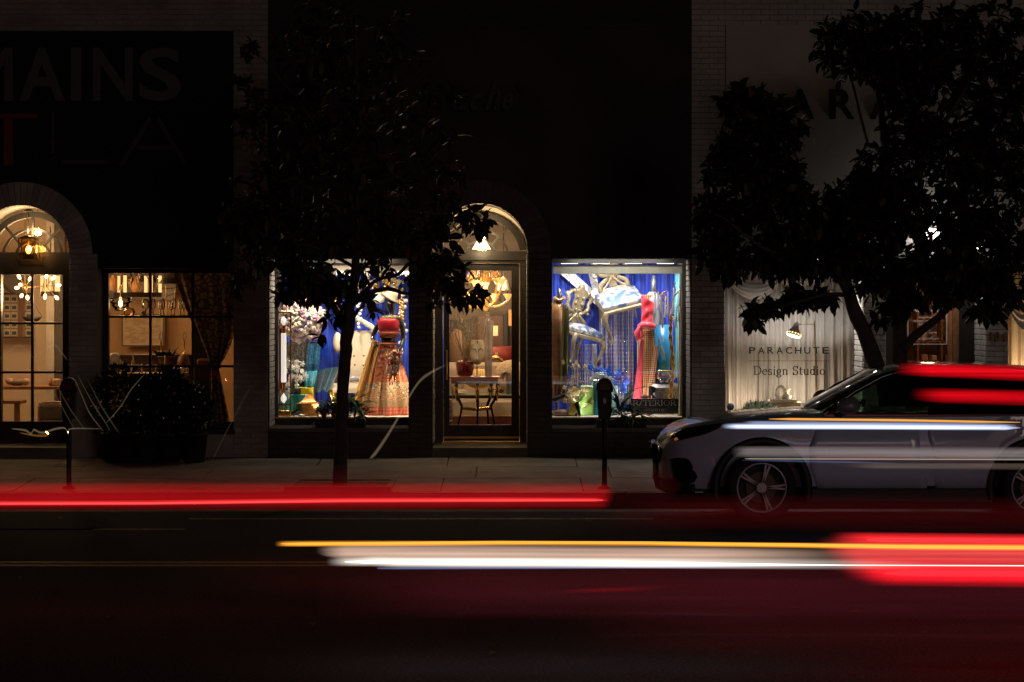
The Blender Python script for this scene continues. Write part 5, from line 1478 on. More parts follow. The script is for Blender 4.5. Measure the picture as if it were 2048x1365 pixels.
q = M(); q.box(X(200, 34.4), 34.36, Z(600, 34.4), X(352, 34.4), 34.42, Z(520, 34.4)); q.build('partition_panel', MT['dark_wood'], A)
# sideboard with plant, lamps, candlesticks, wire balls
Y = 32.6; k = K(Y)
t = thing('sideboard', 'dark long sideboard across the left window', 'sideboard', P(300, 712, Y))
q = M(); q.box(X(205, Y), Y - .25, .42, X(392, Y), Y + .25, Z(713, Y)); q.build('cabinet', MT['dark_wood'], t)
q = M(); q.box(X(203, Y), Y - .27, Z(713, Y), X(394, Y), Y + .27, Z(709, Y)); q.build('top', MT['dark_wood'], t)
t = thing('table', 'warm wooden table below the sideboard in the left window', 'table', P(290, 755, 31.6)); Y = 31.6; k = K(Y)
q = M(); q.box(X(216, Y), Y - .3, Z(753, Y), X(372, Y), Y + .3, Z(746, Y)); q.build('tabletop', MT['warm_wood'], t)
for a in (222, 362): q = M(); q.box(X(a, Y), Y - .25, .42, X(a + 7, Y), Y - .2, Z(753, Y)); q.build('leg', MT['warm_wood'], t)
for i, (a, zb, h, tilt) in enumerate(((263, 747, 26, 1.5), (268, 728, 22, -3), (284, 747, 20, 0), (312, 747, 18, 0), (330, 728, 17, 0), (245, 731, 8, 0))):
    q = M(); q.tube([P(a, zb, Y), P(a + tilt, zb - h, Y)], [.012, .009], 8); tag(q.build('candlestick', mat('ivory_taper', (.50, .36, .20), .5) if i == 0 else bpy.data.materials['ivory_taper']), ('tallest ivory taper near the left end of the table', 'tilted ivory taper standing behind the tallest one', 'ivory taper just left of the middle glazing bar', 'ivory taper just right of the middle glazing bar', 'ivory taper in front of the succulent pot', 'short ivory taper stub beside the pale coral')[i], 'candle', 'taper candles in the left window')
for i, (a, s_) in enumerate(((352, 8), (368, 9))):
    q = M(); c = P(a, 740, Y)
    for j in range(9):
        ax = Vector((rnd.gauss(0, 1), rnd.gauss(0, 1), rnd.gauss(0, 1))).normalized(); o1 = ax.orthogonal().normalized(); o2 = ax.cross(o1)
        q.tube([c + (o1 * math.cos(th) + o2 * math.sin(th)) * s_ * k for th in [2 * pi * z_ / 14 for z_ in range(15)]], .004, 5, cap=False)
    tag(q.build('wire_ball', mat('silver_wire', (.8, .72, .6), .25, 1.0) if i == 0 else bpy.data.materials['silver_wire']), ('left', 'right')[i] + ' silver wire ball at the end of the table', 'wire ball', 'wire balls in the left window')
t = thing('potted_plant', 'dark spiky succulent in a low pot on the sideboard', 'potted plant', P(333, 709, 32.3)); Y = 32.3; k = K(Y)
pot(t, P(335, 728, Y), .13, .1, mat('clay_pot', (.13, .07, .04), .7))
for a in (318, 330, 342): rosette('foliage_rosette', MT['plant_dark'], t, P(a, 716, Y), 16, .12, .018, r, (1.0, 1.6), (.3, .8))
for i, (a, zt_) in enumerate(((322, 665), (369, 665))):
    Y = 32.7; k = K(Y)
    t = thing('lamp_base', ('bare lamp stand with a wire harp, left of the plant', 'bare lamp stand with a wire harp, right of the plant')[i], 'lamp base', P(a, 709, Y), 'bare lamp stands')
    q = M(); q.lathe([(5 * k, 0), (5 * k, 2 * k), (1.2 * k, 5 * k), (1.2 * k, 22 * k), (1.8 * k, 22 * k), (1.8 * k, 27 * k)], P(a, 709, Y), 12); q.build('stand', MT['brass'], t)
    q = M(); q.tube([P(a - .5, 683, Y), P(a - 3.5, 675, Y), P(a - 2.5, 668, Y), P(a, 664, Y), P(a + 2.5, 668, Y), P(a + 3.5, 675, Y), P(a + .5, 683, Y)], .004, 5); q.build('harp', MT['iron'], t)
q = M(); q.lathe([(10 * K(32.2), 0), (14 * K(32.2), 4 * K(32.2)), (11 * K(32.2), 18 * K(32.2)), (4 * K(32.2), 24 * K(32.2))], P(367, 733, 32.2), 18); tag(q.build('jar', mat('dark_terracotta', (.16, .07, .035), .5)), 'squat dark terracotta jar by the curtain', 'jar')
q = M(); Y = 31.4
for i in range(16):
    a = 2 * pi * i / 16; q.ell(P(229 + 7 * math.cos(a) * (1 + .3 * math.sin(5 * a)), 720 + 9 * math.sin(a), Y), .035, 8, 6)
q.ell(P(229, 720, Y), (.06, .04, .07), 10, 8)
tag(q.build('glass_coral', mat('pale_coral', (.55, .48, .36), .25, coat=.5)), 'pale frilly coral ornament at the left end of the window', 'ornament')
# marbled curtain, tied back
marb = pattern('marbled_cloth', 'voronoi', [(.035, .022, .012), (.16, .10, .05), (.34, .24, .13)], .85, pos_scale=(1.0, .6, 1.0), scale=13, ramp=(0.0, .2), feature='DISTANCE_TO_EDGE')
t = thing('curtain', 'brown marbled curtain tied back at the right of the left window', 'curtain', P(430, 735, 31.1)); Y = 31.1
def cur(u, v):
    xl = 345 + (424 - 345) * (v ** 1.25); xr = 480 + (437 - 480) * (v ** 3.2)
    p = P(xl + (xr - xl) * u, 532 + (736 - 532) * v, Y)
    return p + Vector((0, .04 * math.sin(2 * pi * 5 * u + .8 * v) * (1 - .4 * v) + .012 * math.sin(40 * u), 0))
q = M(); q.grid(cur, 60, 24); q.build('upper_drape', marb, t)
def cur2(u, v):
    xl = 421 + (415 - 421) * v; xr = 438 + (466 - 438) * v
    return P(xl + (xr - xl) * u, 736 + (880 - 736) * v, Y) + Vector((0, .03 * math.sin(2 * pi * 4 * u + v), 0))
q = M(); q.grid(cur2, 30, 12); q.build('lower_drape', marb, t)
q = M(); q.tube([P(418, 728, Y - .06), P(430, 736, Y - .08), P(441, 731, Y - .06)], .03, 8); q.build('tie_back', MT['black_matt'], t)
q = M(); Y = 31.7; q.cbox(X(395, Y), Y - .1, Z(730, Y), X(432, Y), Y + .1, Z(718, Y), .02); tag(q.build('storage_box', mat('rust_box', (.17, .06, .03), .7)), 'low rust coloured box half hidden by the tied curtain', 'box')
q = M(); q.box(X(385, 32.0), 31.98, .42, X(423, 32), 32.03, Z(560, 32)); q.build('partition_panel', MT['black_paint'], A)
# ================================================================== boutique, left display window
blue_cloth = pattern('crushed_blue_cloth', 'noise', [(.002, .010, .10), (.006, .035, .42), (.02, .09, .75)], .55, pos_scale=(9, 2, .35), scale=5, ramp=(.32, .68), bump=.5, sheen=.3)
t = thing('curtain', 'crushed royal blue curtain behind the left boutique display', 'curtain', P(690, 700, 32.35))
q = M(); q.grid(lambda u, v: Vector((-3.05 + 2.2 * u, 32.33 + .03 * math.sin(60 * u + 2 * math.sin(9 * u)) + .012 * math.sin(170 * u + 3 * v), .74 + 2.1 * v)), 150, 6); q.build('drape', blue_cloth, t)
KEY = (1, .84, .62)
gs = 'spotlights over the left display'
spot_can('display spotlight nearest the left jamb', (-2.60, 31.0, 2.70), (-2.5, 31.6, 1.2), 92, KEY, 100, gs)
spot_can('display spotlight over the cream chair', (-2.0, 30.98, 2.72), (-1.9, 31.8, 1.4), 100, KEY, 100, gs)
spot_can('display spotlight over the mannequin', (-1.25, 31.0, 2.72), (-1.5, 31.5, 1.2), 92, KEY, 100, gs)
spot_can('display spotlight low beside the mannequin', (-1.06, 30.95, 1.5), (-1.35, 31.3, .85), 42, KEY, 80, gs)
spot_can('added hidden floor light among the boxes of the left display', (-2.38, 30.93, .84), (-2.3, 31.8, 1.25), 22, KEY, 110, gs)  # added uplight to brighten the lower goods
# moulding and lace along the top
Y = 31.0
t = thing('pelmet', 'cream moulded pelmet with lace edge over the left display', 'pelmet', P(690, 530, Y))
q = M()
for a, b, y_ in ((516, 523, 30.86), (523.5, 528, 30.89), (528.4, 543, 30.92)): q.box(-3.0, y_, Z(b, y_), -1.02, y_ + .06, Z(a, y_))
q.build('moulding', MT['cream'], t)
lace = mat('white_lace', (.78, .76, .74), .8)
q = M()
for i in range(52):
    c = P(556 + i * 5.1, 546 + rnd.uniform(-1, 2), 31.05)
    q.prism([(c.x - .014, c.z + .025), (c.x + .014, c.z + .025), (c.x + .008, c.z - .01), (c.x, c.z - rnd.uniform(.025, .05)), (c.x - .009, c.z - .008)], 31.04, 31.05)
kind(q.build('lace', lace, t), 'stuff')
# tall glass and brass lantern
Y = 31.0; k = K(Y)
t = thing('floor_lantern', 'tall brass framed lamp with white glass tube and diamond ends', 'lamp', P(568, 833, Y))
q = M()
for a, b in ((556, 558), (580, 582.5)):
    q.box(X(a, Y), Y - .012, Z(822, Y), X(b, Y), Y + .012, Z(625, Y))
q.box(X(555, Y), Y - .014, Z(626.5, Y), X(583, Y), Y + .014, Z(624, Y)); q.box(X(555, Y), Y - .014, Z(811, Y), X(583, Y), Y + .014, Z(808, Y)); q.tube([P(567.5, 625, Y), P(567.5, 634, Y)], .008, 8); q.tube([P(567.5, 806, Y), P(567.5, 822, Y)], .008, 8)
q.build('frame', MT['gold'], t)
q = M(); q.cbox(X(555, Y), Y - .09, Z(833.5, Y), X(583, Y), Y + .09, Z(821, Y), .006); q.build('base', MT['gold'], t)
wg = mat('lit_white_glass', (.85, .84, .82), .2, var=0, emit=(1, .92, .8), estr=.75)
for c_, s_ in ((642, 1), (797, -1)):
    q = M(); q.lathe([(.3 * k, -11 * k), (6 * k, -3 * k), (5.6 * k, 2 * k), (.3 * k, 11 * k)], P(567.5, c_, Y), 8, smooth=False); q.build('glass_diamond', wg, t)
q = M(); q.tube([P(567.5, 667, Y), P(567.5, 765, Y)], 5.3 * k, 16); q.build('glass_tube', wg, t)
for a, b in ((651, 667), (765, 786)): q = M(); q.tube([P(567.5, a, Y), P(567.5, b, Y)], 3.6 * k, 14); q.build('collar', MT['gold'], t)
# rose bouquet in a brass urn on a draped table
Y = 31.75; k = K(Y)
t = thing('table', 'small round table covered by grey sequin and blue cloths', 'table', P(612, 833, 31.8))
q = M(); q.lathe([(.27, 0), (.27, .03)], (X(607, 31.8), 31.8, Z(689, 31.8)), 24); q.build('tabletop', MT['dark_wood'], t)
q = M(); q.tube([P(607, 833, 31.8), P(607, 689, 31.8)], .05, 10); q.lathe([(.22, 0), (.2, .03), (.06, .06)], (X(607, 31.8), 31.8, DZ), 16); q.build('leg', MT['dark_wood'], t)
seq = pattern('grey_sequins', 'voronoi', [(.55, .53, .50), (.16, .15, .15)], .3, .7, pos_scale=(1, 1, 1), scale=70, ramp=(.2, .6), bump=.6)
q = M(); drape(q, (572, 686), (620, 684), (612, 742), (570, 740), 31.5, 4, .022, ph=.6); tag(q.build('cloth', seq), 'grey sequinned cloth hanging over the small table', 'cloth')
sky_cloth = pattern('sky_blue_sequins', 'voronoi', [(.10, .32, .52), (.02, .10, .22)], .35, .4, scale=80, ramp=(.2, .6), bump=.4)
q = M(); drape(q, (616, 687), (642, 688), (637, 742), (611, 743), 31.42, 2, .018, ph=2); tag(q.build('cloth', sky_cloth), 'sky blue shimmering cloth hanging next to the grey one', 'cloth')
royal = pattern('royal_blue_cloth', 'noise', [(.004, .02, .22), (.01, .06, .5)], .35, .2, scale=50, bump=.3)
q = M(); drape(q, (641, 684), (656, 690), (655, 715), (640, 722), 31.5, 2, .015); tag(q.build('cloth', royal), 'royal blue cloth corner right of the sky blue cloth', 'cloth')
turq = mat('turquoise_satin', (.05, .40, .58), .25, var=.15, sheen=.4)
q = M(); drape(q, (604, 743), (635, 742), (628, 778), (610, 779), 31.35, 2.6, .035, ph=1.1); tag(q.build('cloth', turq), 'turquoise satin hanging in deep folds above the yellow planter', 'cloth')
teal_satin = mat('dark_teal_satin', (.018, .075, .115), .28, var=.2, sheen=.3)
q = M(); drape(q, (634, 741), (680, 733), (662, 782), (626, 783), 31.5, 2.2, .05, ph=.4, hem=.015); tag(q.build('cloth', teal_satin), 'dark teal satin sweeping down to the right of the turquoise', 'cloth')
t = thing('bench', 'low dark bench under the teal satin', 'bench', P(645, 833, 31.75))
q = M(); q.box(X(600, 31.75), 31.6, Z(752, 31.75), X(678, 31.75), 31.95, Z(742, 31.75)); q.build('seat', MT['black_matt'], t)
for a in (602, 668): q = M(); q.box(X(a, 31.75), 31.6, DZ, X(a + 8, 31.75), 31.95, Z(752, 31.75)); q.build('leg', MT['black_matt'], t)
Y = 31.55; k = K(Y)
t = thing('bouquet', 'large dome of pale pink and white roses in a brass urn', 'bouquet', P(605, 688, Y))
q = M(); q.lathe([(5 * k, 0), (5.5 * k, 1.5 * k), (2 * k, 4 * k), (2.5 * k, 7 * k), (7 * k, 16 * k), (8 * k, 20 * k)], P(594, 688, Y), 16); q.build('urn', MT['brass'], t)
rose_m = [mat('pale_rose', (.58, .44, .46), .6, var=.12, scale=60), mat('cream_rose', (.64, .57, .48), .6, var=.1, scale=60), mat('mauve_rose', (.42, .27, .35), .6, var=.15, scale=60)]
rm = []
for m_ in rose_m:
    q = M(); q.ell((0, 0, 0), (.8, .8, .8), 8, 6)
    for j in range(9):
        a = j * 2.4; rr = .45 + .05 * j; c = Vector((rr * math.cos(a), rr * math.sin(a), .45 - .09 * j))
        q.ell(c, (.42, .42, .5), 6, 4)
    me = q.mesh('rose'); me.materials.append(m_); rm.append(me)
n_ = 0
pts_ = []
for i in range(6000):
    a, b, c = rnd.uniform(-1, 1), rnd.uniform(-1, .25), rnd.uniform(-1, 1)
    l_ = math.sqrt(a * a + b * b + c * c)
    if l_ > 1 or l_ < .80: continue
    p = Vector((X(606, Y) + a * 42 * k, Y + b * .22, Z(640, Y) + c * 43 * k))
    if any((p - p2).length < .050 for p2 in pts_): continue
    pts_.append(p)
    if len(pts_) >= 125: break
for p in pts_:
    o = link('rose', rnd.choice(rm), None, t); o.location = p
    s_ = rnd.uniform(.036, .050); o.scale = (s_, s_, s_); o.rotation_euler = (rnd.uniform(0, 1.4), rnd.uniform(-.6, .6), rnd.uniform(0, 6))
q = M()
for i in range(150):
    d = Vector((rnd.gauss(0, 1), rnd.gauss(0, 1) - .3, rnd.gauss(0, 1))).normalized()
    w = leaf_matrix(P(606, 640, Y) + Vector((d.x * 36 * k, d.y * .18, d.z * 36 * k)), d, .06, rnd); q.add([w @ Vector(v) for v in LV], LFc, True)
for i in range(26): q.tube([P(606, 640, Y), P(606 + rnd.uniform(-40, 45), 590 + rnd.uniform(-6, 20), Y)], .003, 4)
kind(q.build('foliage', MT['plant'], t), 'stuff')
# white orchids in a glass, red cloth in the corner
def orchid_mesh(name, m_, m2=None):
    q = M()
    for j in range(5):
        a = 2 * pi * j / 5 + .3; d = Vector((math.cos(a), 0, math.sin(a)))
        c = d * .55 + Vector((0, .1, 0))
        q.ell(c, (.5, .12, .36), 8, 5, (0, -a, 0))
    q.ell((0, -.2, -.1), (.2, .2, .22), 6, 5)
    me = q.mesh(name); me.materials.append(m_); return me
orch_w = orchid_mesh('orchid_bloom', mat('white_orchid', (.78, .78, .76), .6, var=.06))
def orchids(label, pts, me, Y, size, base, stem_m, jit=.08):
    t = thing('orchid_plant', label, 'orchid', P(*base, Y))
    q = M()
    for a, b in pts:
        o = link('orchid_bloom', me, None, t); o.location = P(a, b, Y) + Vector((0, rnd.uniform(-jit, jit), 0)); s_ = size * rnd.uniform(.8, 1.2); o.scale = (s_,) * 3
        o.rotation_euler = (rnd.uniform(-.5, .5), rnd.uniform(-3, 3), rnd.uniform(-.8, .8))
    stems = sorted(pts, key=lambda z_: z_[1])[::3]
    for a, b in stems: q.tube([P(*base, Y), P(base[0] + (a - base[0]) * .4, b + 10, Y + .03), P(a, b, Y + .02)], .005, 5)
    q.build('stem', stem_m, t)
    return t
pts_ = [(576 + rnd.uniform(-1, 1) * 5 + i % 5 * 6.5, 725 + (i // 5) * 9.5 + rnd.uniform(-3, 3)) for i in range(35)]
pts_ = [p for p in pts_ if not (p[0] > 596 and p[1] > 765)] + [(608, 748), (612, 753), (603, 742), (574, 800), (578, 792), (572, 786)]
orchids('white orchids crowded beside the lit glass tube', pts_, orch_w, 31.25, .036, (588, 815), MT['plant'])
q = M(); q.lathe([(7 * K(31.3), 0), (9 * K(31.3), 2 * K(31.3)), (10 * K(31.3), 40 * K(31.3)), (9 * K(31.3), 44 * K(31.3))], P(590, 812, 31.3), 18); tag(q.build('vase', MT['clear']), 'clear glass vase holding the white orchids', 'vase')
q = M(); drape(q, (556, 640), (563, 640), (566, 770), (556, 790), 31.7, 2, .03); tag(q.build('cloth', mat('crimson_cloth', (.25, .012, .03), .6, var=.3, scale=30)), 'crimson cloth strip in the left corner behind the lamp', 'cloth')
# boxes at the front
Y = 31.2; k = K(Y)
teal_wood = pattern('teal_grained', 'wave', [(.01, .16, .17), (.03, .32, .33)], .35, pos_scale=(1, 1, 14), scale=2)
q = M(); q.cbox(X(562, Y), Y, Z(831, Y), X(613, Y), Y + .25, Z(790, Y), .006); tag(q.build('storage_box', teal_wood), 'teal grained box behind the copper house pot', 'box')
t = thing('planter', 'yellow square planter on top of the teal box', 'planter', P(614, 800, Y + .05))
yel = mat('yellow_enamel', (.62, .50, .02), .3, var=.1)
q = M(); q.cbox(X(601, Y), Y + .02, Z(801, Y), X(626, Y), Y + .18, Z(776, Y), .006); q.build('box', yel, t)
rosette('foliage_rosette', MT['plant'], t, P(613, 777, Y + .1), 14, .07, .012, rnd)
rosette('foliage_rosette', mat('lime_leaf', (.25, .42, .03), .5), t, P(604, 778, Y + .08), 14, .06, .012, rnd)
Y = 31.0; k = K(Y)
cop = mat('copper_brown', (.42, .17, .035), .35, .35, var=.2, scale=15)
q = M()
body_ = [(594, 833), (594, 808), (636, 808), (636, 833)]
q.cbox(X(603, Y), Y - .0, Z(833.5, Y), X(636, Y), Y + .2, Z(808, Y), .01)
def hip(m, x0, x1, xa, xb, y0, y1, z0, z1):
    vs = [(x0, y0, z0), (x1, y0, z0), (x1, y1, z0), (x0, y1, z0)]
    n_ = 6
    for i in range(1, n_ + 1):
        f = i / n_; g_ = f ** .65
        a, b = x0 + (xa - x0) * g_, x1 + (xb - x1) * g_; c, d = y0 + ((y0 + y1) / 2 - .012 - y0) * g_, y1 + ((y0 + y1) / 2 + .012 - y1) * g_
        z_ = z0 + (z1 - z0) * f
        vs += [(a, c, z_), (b, c, z_), (b, d, z_), (a, d, z_)]
    fs = []
    for i in range(n_):
        for j in range(4): fs.append((i * 4 + j, i * 4 + (j + 1) % 4, (i + 1) * 4 + (j + 1) % 4, (i + 1) * 4 + j))
    fs.append((n_ * 4, n_ * 4 + 1, n_ * 4 + 2, n_ * 4 + 3))
    m.add(vs, fs)
t = thing('copper_pot', 'copper pot shaped like a little house with swept roof', 'pot', P(619, 833, Y))
q.build('body', cop, t)
q = M(); hip(q, X(594, Y), X(637, Y), X(612, Y), X(622, Y), Y - .02, Y + .22, Z(808, Y) + .001, Z(790, Y)); q.build('roof', cop, t)
q = M(); q.tube([P(594, 806, Y + .06), P(594, 826, Y + .06), P(603, 826, Y + .06)], .014, 8); q.build('spout', cop, t)
q = M(); q.tube([P(585, 829, Y - .05), P(597, 820, Y - .05)], 5.2 * k, 16); q.tube([P(584.4, 829.4, Y - .05), P(585.6, 828.6, Y - .05)], 5.6 * k, 16); tag(q.build('canister', MT['black_gloss']), 'black cylinder tipped over in front of the copper pot', 'canister')
q = M(); q.ell(P(603, 831, Y - .03), (7 * k, .05, 3 * k), 12, 8); tag(q.build('dish', mat('white_ceramic', (.78, .76, .72), .2)), 'small white dish lying left of the copper pot', 'dish')
# cream tufted chair
Y = 31.9; k = K(Y)
uph = mat('cream_upholstery', (.66, .56, .43), .5, var=.06, sheen=.3)
t = thing('chair', 'wide cream tufted chair with gilt arms behind the trunk', 'chair', P(700, 833, Y))
q = M(); q.cbox(X(690, Y), Y + .08, Z(770, Y), X(748, Y), Y + .22, Z(662, Y), .03); q.build('backrest', uph, t)
for i, (a, b) in enumerate([(708, 712), (727, 711), (709, 730), (727, 730), (745, 712), (745, 730), (690 + 3, 730)]):
    q = M(); q.ell(P(a, b, Y + .078), (.014, .012, .014), 10, 6); q.build('button', MT['gold'], t)
q = M(); q.cbox(X(664, Y), Y - .35, Z(784, Y), X(745, Y), Y + .07, Z(765, Y), .05); q.build('seat', uph, t, bevel=.02)
q = M()
for px in (664, 742):
    q.tube([P(px, 833, Y - .3), P(px + 1, 800, Y - .3), P(px - 3, 788, Y - .32), P(px, 776, Y - .28), P(px + 6, 762, Y - .22), P(px + 3, 752, Y - .1), P(px + 12, 748, Y + .06)], [.022, .016, .03, .024, .03, .024, .03], 9)
q.build('arm', MT['gold'], t)
for px in (668, 740): q = M(); q.tube([P(px, 784, Y - .28), P(px - 2, 833, Y - .3)], [.03, .016], 8); q.build('leg', MT['gold'], t)
q = M(); q.tube([P(700, 758, Y - .2), P(718, 758, Y - .2)], 5.5 * k, 16); q.lathe([(.001, 0)], P(700, 758, Y), 4, cap=False) if False else None; tag(q.build('bolster', mat('silver_satin', (.35, .36, .40), .25, .3)), 'small silver satin bolster on the cream seat', 'bolster')
q = M(); q.ell(P(675, 686, Y - .05), (9 * k, .05, 21 * k), 18, 12); tag(q.build('cushion', uph), 'oval cream cushion left of the trunk', 'cushion')
# hanging plaster ornaments in front of the curtain
pl_ = mat('white_plaster', (.72, .68, .60), .6, var=.1)
t = thing('hanging_urn', 'cream urn shaped pendant hanging behind the hat', 'pendant', P(756, 590, 32.0)); Y = 32.0; k = K(Y)
q = M(); q.lathe([(2 * k, -16 * k), (11 * k, -12 * k), (13 * k, -3 * k), (6 * k, 2 * k), (8 * k, 8 * k), (3 * k, 12 * k)], P(757, 592, Y), 18); q.build('urn', pl_, t)
q = M(); q.tube([P(757, 580, Y), P(757, 520, Y)], .008, 6); q.build('rod', MT['gold'], t)
t = thing('plaster_scroll', 'white plaster scrolls and gold leaves under the pelmet', 'ornament', P(760, 560, 32.0))
for pts_ in ([(725, 570), (745, 565), (762, 556), (776, 562), (790, 578), (800, 560)], [(752, 545), (762, 552), (770, 548), (782, 556), (795, 566)], [(700, 560), (715, 566), (735, 572), (752, 566)]):
    q = M(); q.tube([P(a, b, Y) for a, b in pts_], [.03] * len(pts_), 8); q.build('scroll', pl_, t)
q = M()
for i in range(30): q.ell(P(700 + rnd.uniform(0, 115), 546 + rnd.uniform(0, 36), Y - .05), (.02, .012, .03), 7, 5, (0, rnd.uniform(-1, 1), 0))
kind(q.build('gold_leaves', MT['gold'], t), 'stuff')
q = M()
for i, (a, b) in enumerate(((718, 607), (719, 616), (716, 620), (720, 628), (714, 634), (718, 640), (717, 648), (718, 655), (715, 613), (722, 620), (713, 628), (722, 638))): q.ell(P(a, b, 31.8), (.022, .02, .02), 8, 6, (rnd.random(), rnd.random(), 0))
t = thing('shell_garland', 'string of white shells hanging right of the trunk', 'garland', P(718, 600, 31.8)); q.build('shells', mat('white_shell', (.78, .76, .70), .3), t); q = M(); q.tube([P(718, 560, 31.8), P(718, 656, 31.8)], .003, 5); q.build('cord', pl_, t)
t = thing('bead_garland', 'string of gold and pearl beads at the right edge of the left display', 'garland', P(805, 600, 31.8))
q = M()
for i in range(34): q.ell(P(803 + 4 * math.sin(i * 2.1), 597 + i * 2.2, 31.75), .014 + .006 * rnd.random(), 8, 6)
q.build('gold_beads', MT['gold'], t)
q = M()
for i in range(10): q.ell(P(806 + 6 * math.sin(i * 1.3), 590 + i * 12, 31.85), (.03, .03, .026), 9, 6)
q.build('white_shells', mat('white_shell_b', (.74, .70, .62), .3), t)
q = M(); q.tube([P(700, 652, 31.9), P(712, 636, 31.9), P(740, 652, 31.9), P(756, 664, 31.9)], [.03, .035, .035, .03], 9); tag(q.build('plaster_branch', MT['cream']), 'cream curved bar crossing behind the shell string', 'ornament')
q = M(); q.ell(P(672, 590, 31.9), (.05, .05, .09), 12, 8); q.tube([P(672, 580, 31.9), P(672, 520, 31.9)], .006, 5); q.tube([P(660, 606, 31.9), P(668, 600, 31.9), P(680, 612, 31.9), P(676, 640, 31.9)], [.02, .03, .03, .016], 8); tag(q.build('gilt_sconce', MT['gold']), 'gilt hanging sconce left of the trunk', 'sconce')
# the mannequin in red bodice and orange brocade skirt
Y = 31.35; k = K(Y)
t = thing('mannequin', 'black mannequin in red bodice, orange brocade skirt and tilted hat', 'mannequin', P(775, 833, Y))
mb = mat('black_mannequin', (.012, .012, .013), .18, var=0, coat=.6)
def mp(a, b, dy=0): return P(a, b, Y) + Vector((0, dy, 0))
pts_ = [(mp(777, 690), (.115, .09)), (mp(777, 676), (.10, .08)), (mp(777, 660), (.125, .09)), (mp(778, 645), (.12, .08)), (mp(782, 634), (.06, .05)), (mp(785, 625), (.038, .04)), (mp(780, 612, -.01), (.058, .07)), (mp(781, 600), (.062, .075)),
        (mp(762, 642), .042), (mp(751, 660, .02), .034), (mp(744, 676, .02), .029), (mp(750, 686, -.06), .025), (mp(757, 693, -.12), .022),
        (mp(801, 642), .042), (mp(806, 660, -.01), .034), (mp(807, 678, -.03), .03), (mp(802, 695, -.12), .024), (mp(795, 708, -.18), .022), (mp(791, 714, -.2), .015)]
ed = [(0, 1), (1, 2), (2, 3), (3, 4), (4, 5), (5, 6), (6, 7), (3, 8), (8, 9), (9, 10), (10, 11), (11, 12), (3, 13), (13, 14), (14, 15), (15, 16), (16, 17), (17, 18)]
skin_body('body', pts_, ed, mb, t, 0)
q = M()
for f in range(4): q.tube([mp(792 - f, 712 + f * .8, -.205), mp(788 - f * 1.2, 716 + f, -.22), mp(786 - f * 1.1, 720 + f, -.215)], [.009, .008, .006], 6)
q.tube([mp(795, 708, -.2), mp(792, 710, -.23), mp(789, 712, -.235)], [.01, .009, .007], 6)
q.build('hand', mb, t)
red_vel = pattern('red_bodice_velvet', 'noise', [(.26, .003, .010), (.46, .006, .022)], .4, scale=16, sheen=.1, bump=.2)
brocade = pattern('bodice_brocade', 'voronoi', [(.45, .22, .06), (.38, .04, .02), (.22, .05, .015)], .45, .2, scale=60, ramp=(.1, .6), bump=.4)
def torso(z0, z1, tab, name, m_, n=28, sy=.74):
    q = M(); q.lathe([(r_ * k, (833 - b) * k) for b, r_ in tab], (X(777.5, Y), Y - .005, Z(833, Y)), n, sy=sy, cap=False); return q.build(name, m_, t, solid=.006)
torso(0, 0, [(664, 18.5), (656, 20.5), (648, 22.5), (642, 22), (637, 19.5)], 'bodice', red_vel)
torso(0, 0, [(675.5, 18.6), (668, 18.2), (663.8, 18.9)], 'bodice_hem', brocade)
q = M(); q.lathe([(r_ * k, z_ * k) for r_, z_ in ((14, 0), (19, -3), (22, -6), (20, -7), (13, -1.5))], P(780, 631, Y), 26, sy=.7, cap=False); q.build('beaded_collar', pattern('beaded_collar', 'voronoi', [(.34, .27, .14), (.08, .06, .03)], .35, .5, scale=70, ramp=(.2, .6), bump=.7), t)
sk = pattern('orange_brocade', 'voronoi', [(.44, .17, .03), (.40, .10, .012), (.32, .06, .010), (.07, .025, .015)], .42, .12, pos_scale=(1, 1, 1), scale=34, ramp=(.05, .75), bump=.35, sheen=.3)
st_, sb = nodes_of(sk)
# woven bands near the hem: red and gold lozenges, paler mesh above (part of the cloth itself)
geo = st_.nodes.new('ShaderNodeNewGeometry'); sx_ = st_.nodes.new('ShaderNodeSeparateXYZ'); st_.links.new(geo.outputs['Position'], sx_.inputs[0])
def band(z0, z1):
    a = st_.nodes.new('ShaderNodeMath'); a.operation = 'GREATER_THAN'; a.inputs[1].default_value = z0; st_.links.new(sx_.outputs[2], a.inputs[0])
    b = st_.nodes.new('ShaderNodeMath'); b.operation = 'LESS_THAN'; b.inputs[1].default_value = z1; st_.links.new(sx_.outputs[2], b.inputs[0])
    c = st_.nodes.new('ShaderNodeMath'); c.operation = 'MULTIPLY'; st_.links.new(a.outputs[0], c.inputs[0]); st_.links.new(b.outputs[0], c.inputs[1]); return c.outputs[0]
def layer(prev, fac, col_out):
    m_ = st_.nodes.new('ShaderNodeMix'); m_.data_type = 'RGBA'; st_.links.new(fac, m_.inputs[0]); st_.links.new(prev, m_.inputs[6]); st_.links.new(col_out, m_.inputs[7]); return m_.outputs[2]
prev = sb.inputs['Base Color'].links[0].from_socket
ch = st_.nodes.new('ShaderNodeTexChecker'); ch.inputs['Scale'].default_value = 1; ch.inputs[1].default_value = (.50, .02, .03, 1); ch.inputs[2].default_value = (.42, .20, .06, 1)
mpn = st_.nodes.new('ShaderNodeMapping'); mpn.inputs['Rotation'].default_value = (0, R(45), 0); mpn.inputs['Scale'].default_value = (34, .001, 34); st_.links.new(geo.outputs['Position'], mpn.inputs[0]); st_.links.new(mpn.outputs[0], ch.inputs[0])
vo = st_.nodes.new('ShaderNodeTexVoronoi'); vo.inputs['Scale'].default_value = 90; st_.links.new(geo.outputs['Position'], vo.inputs['Vector'])
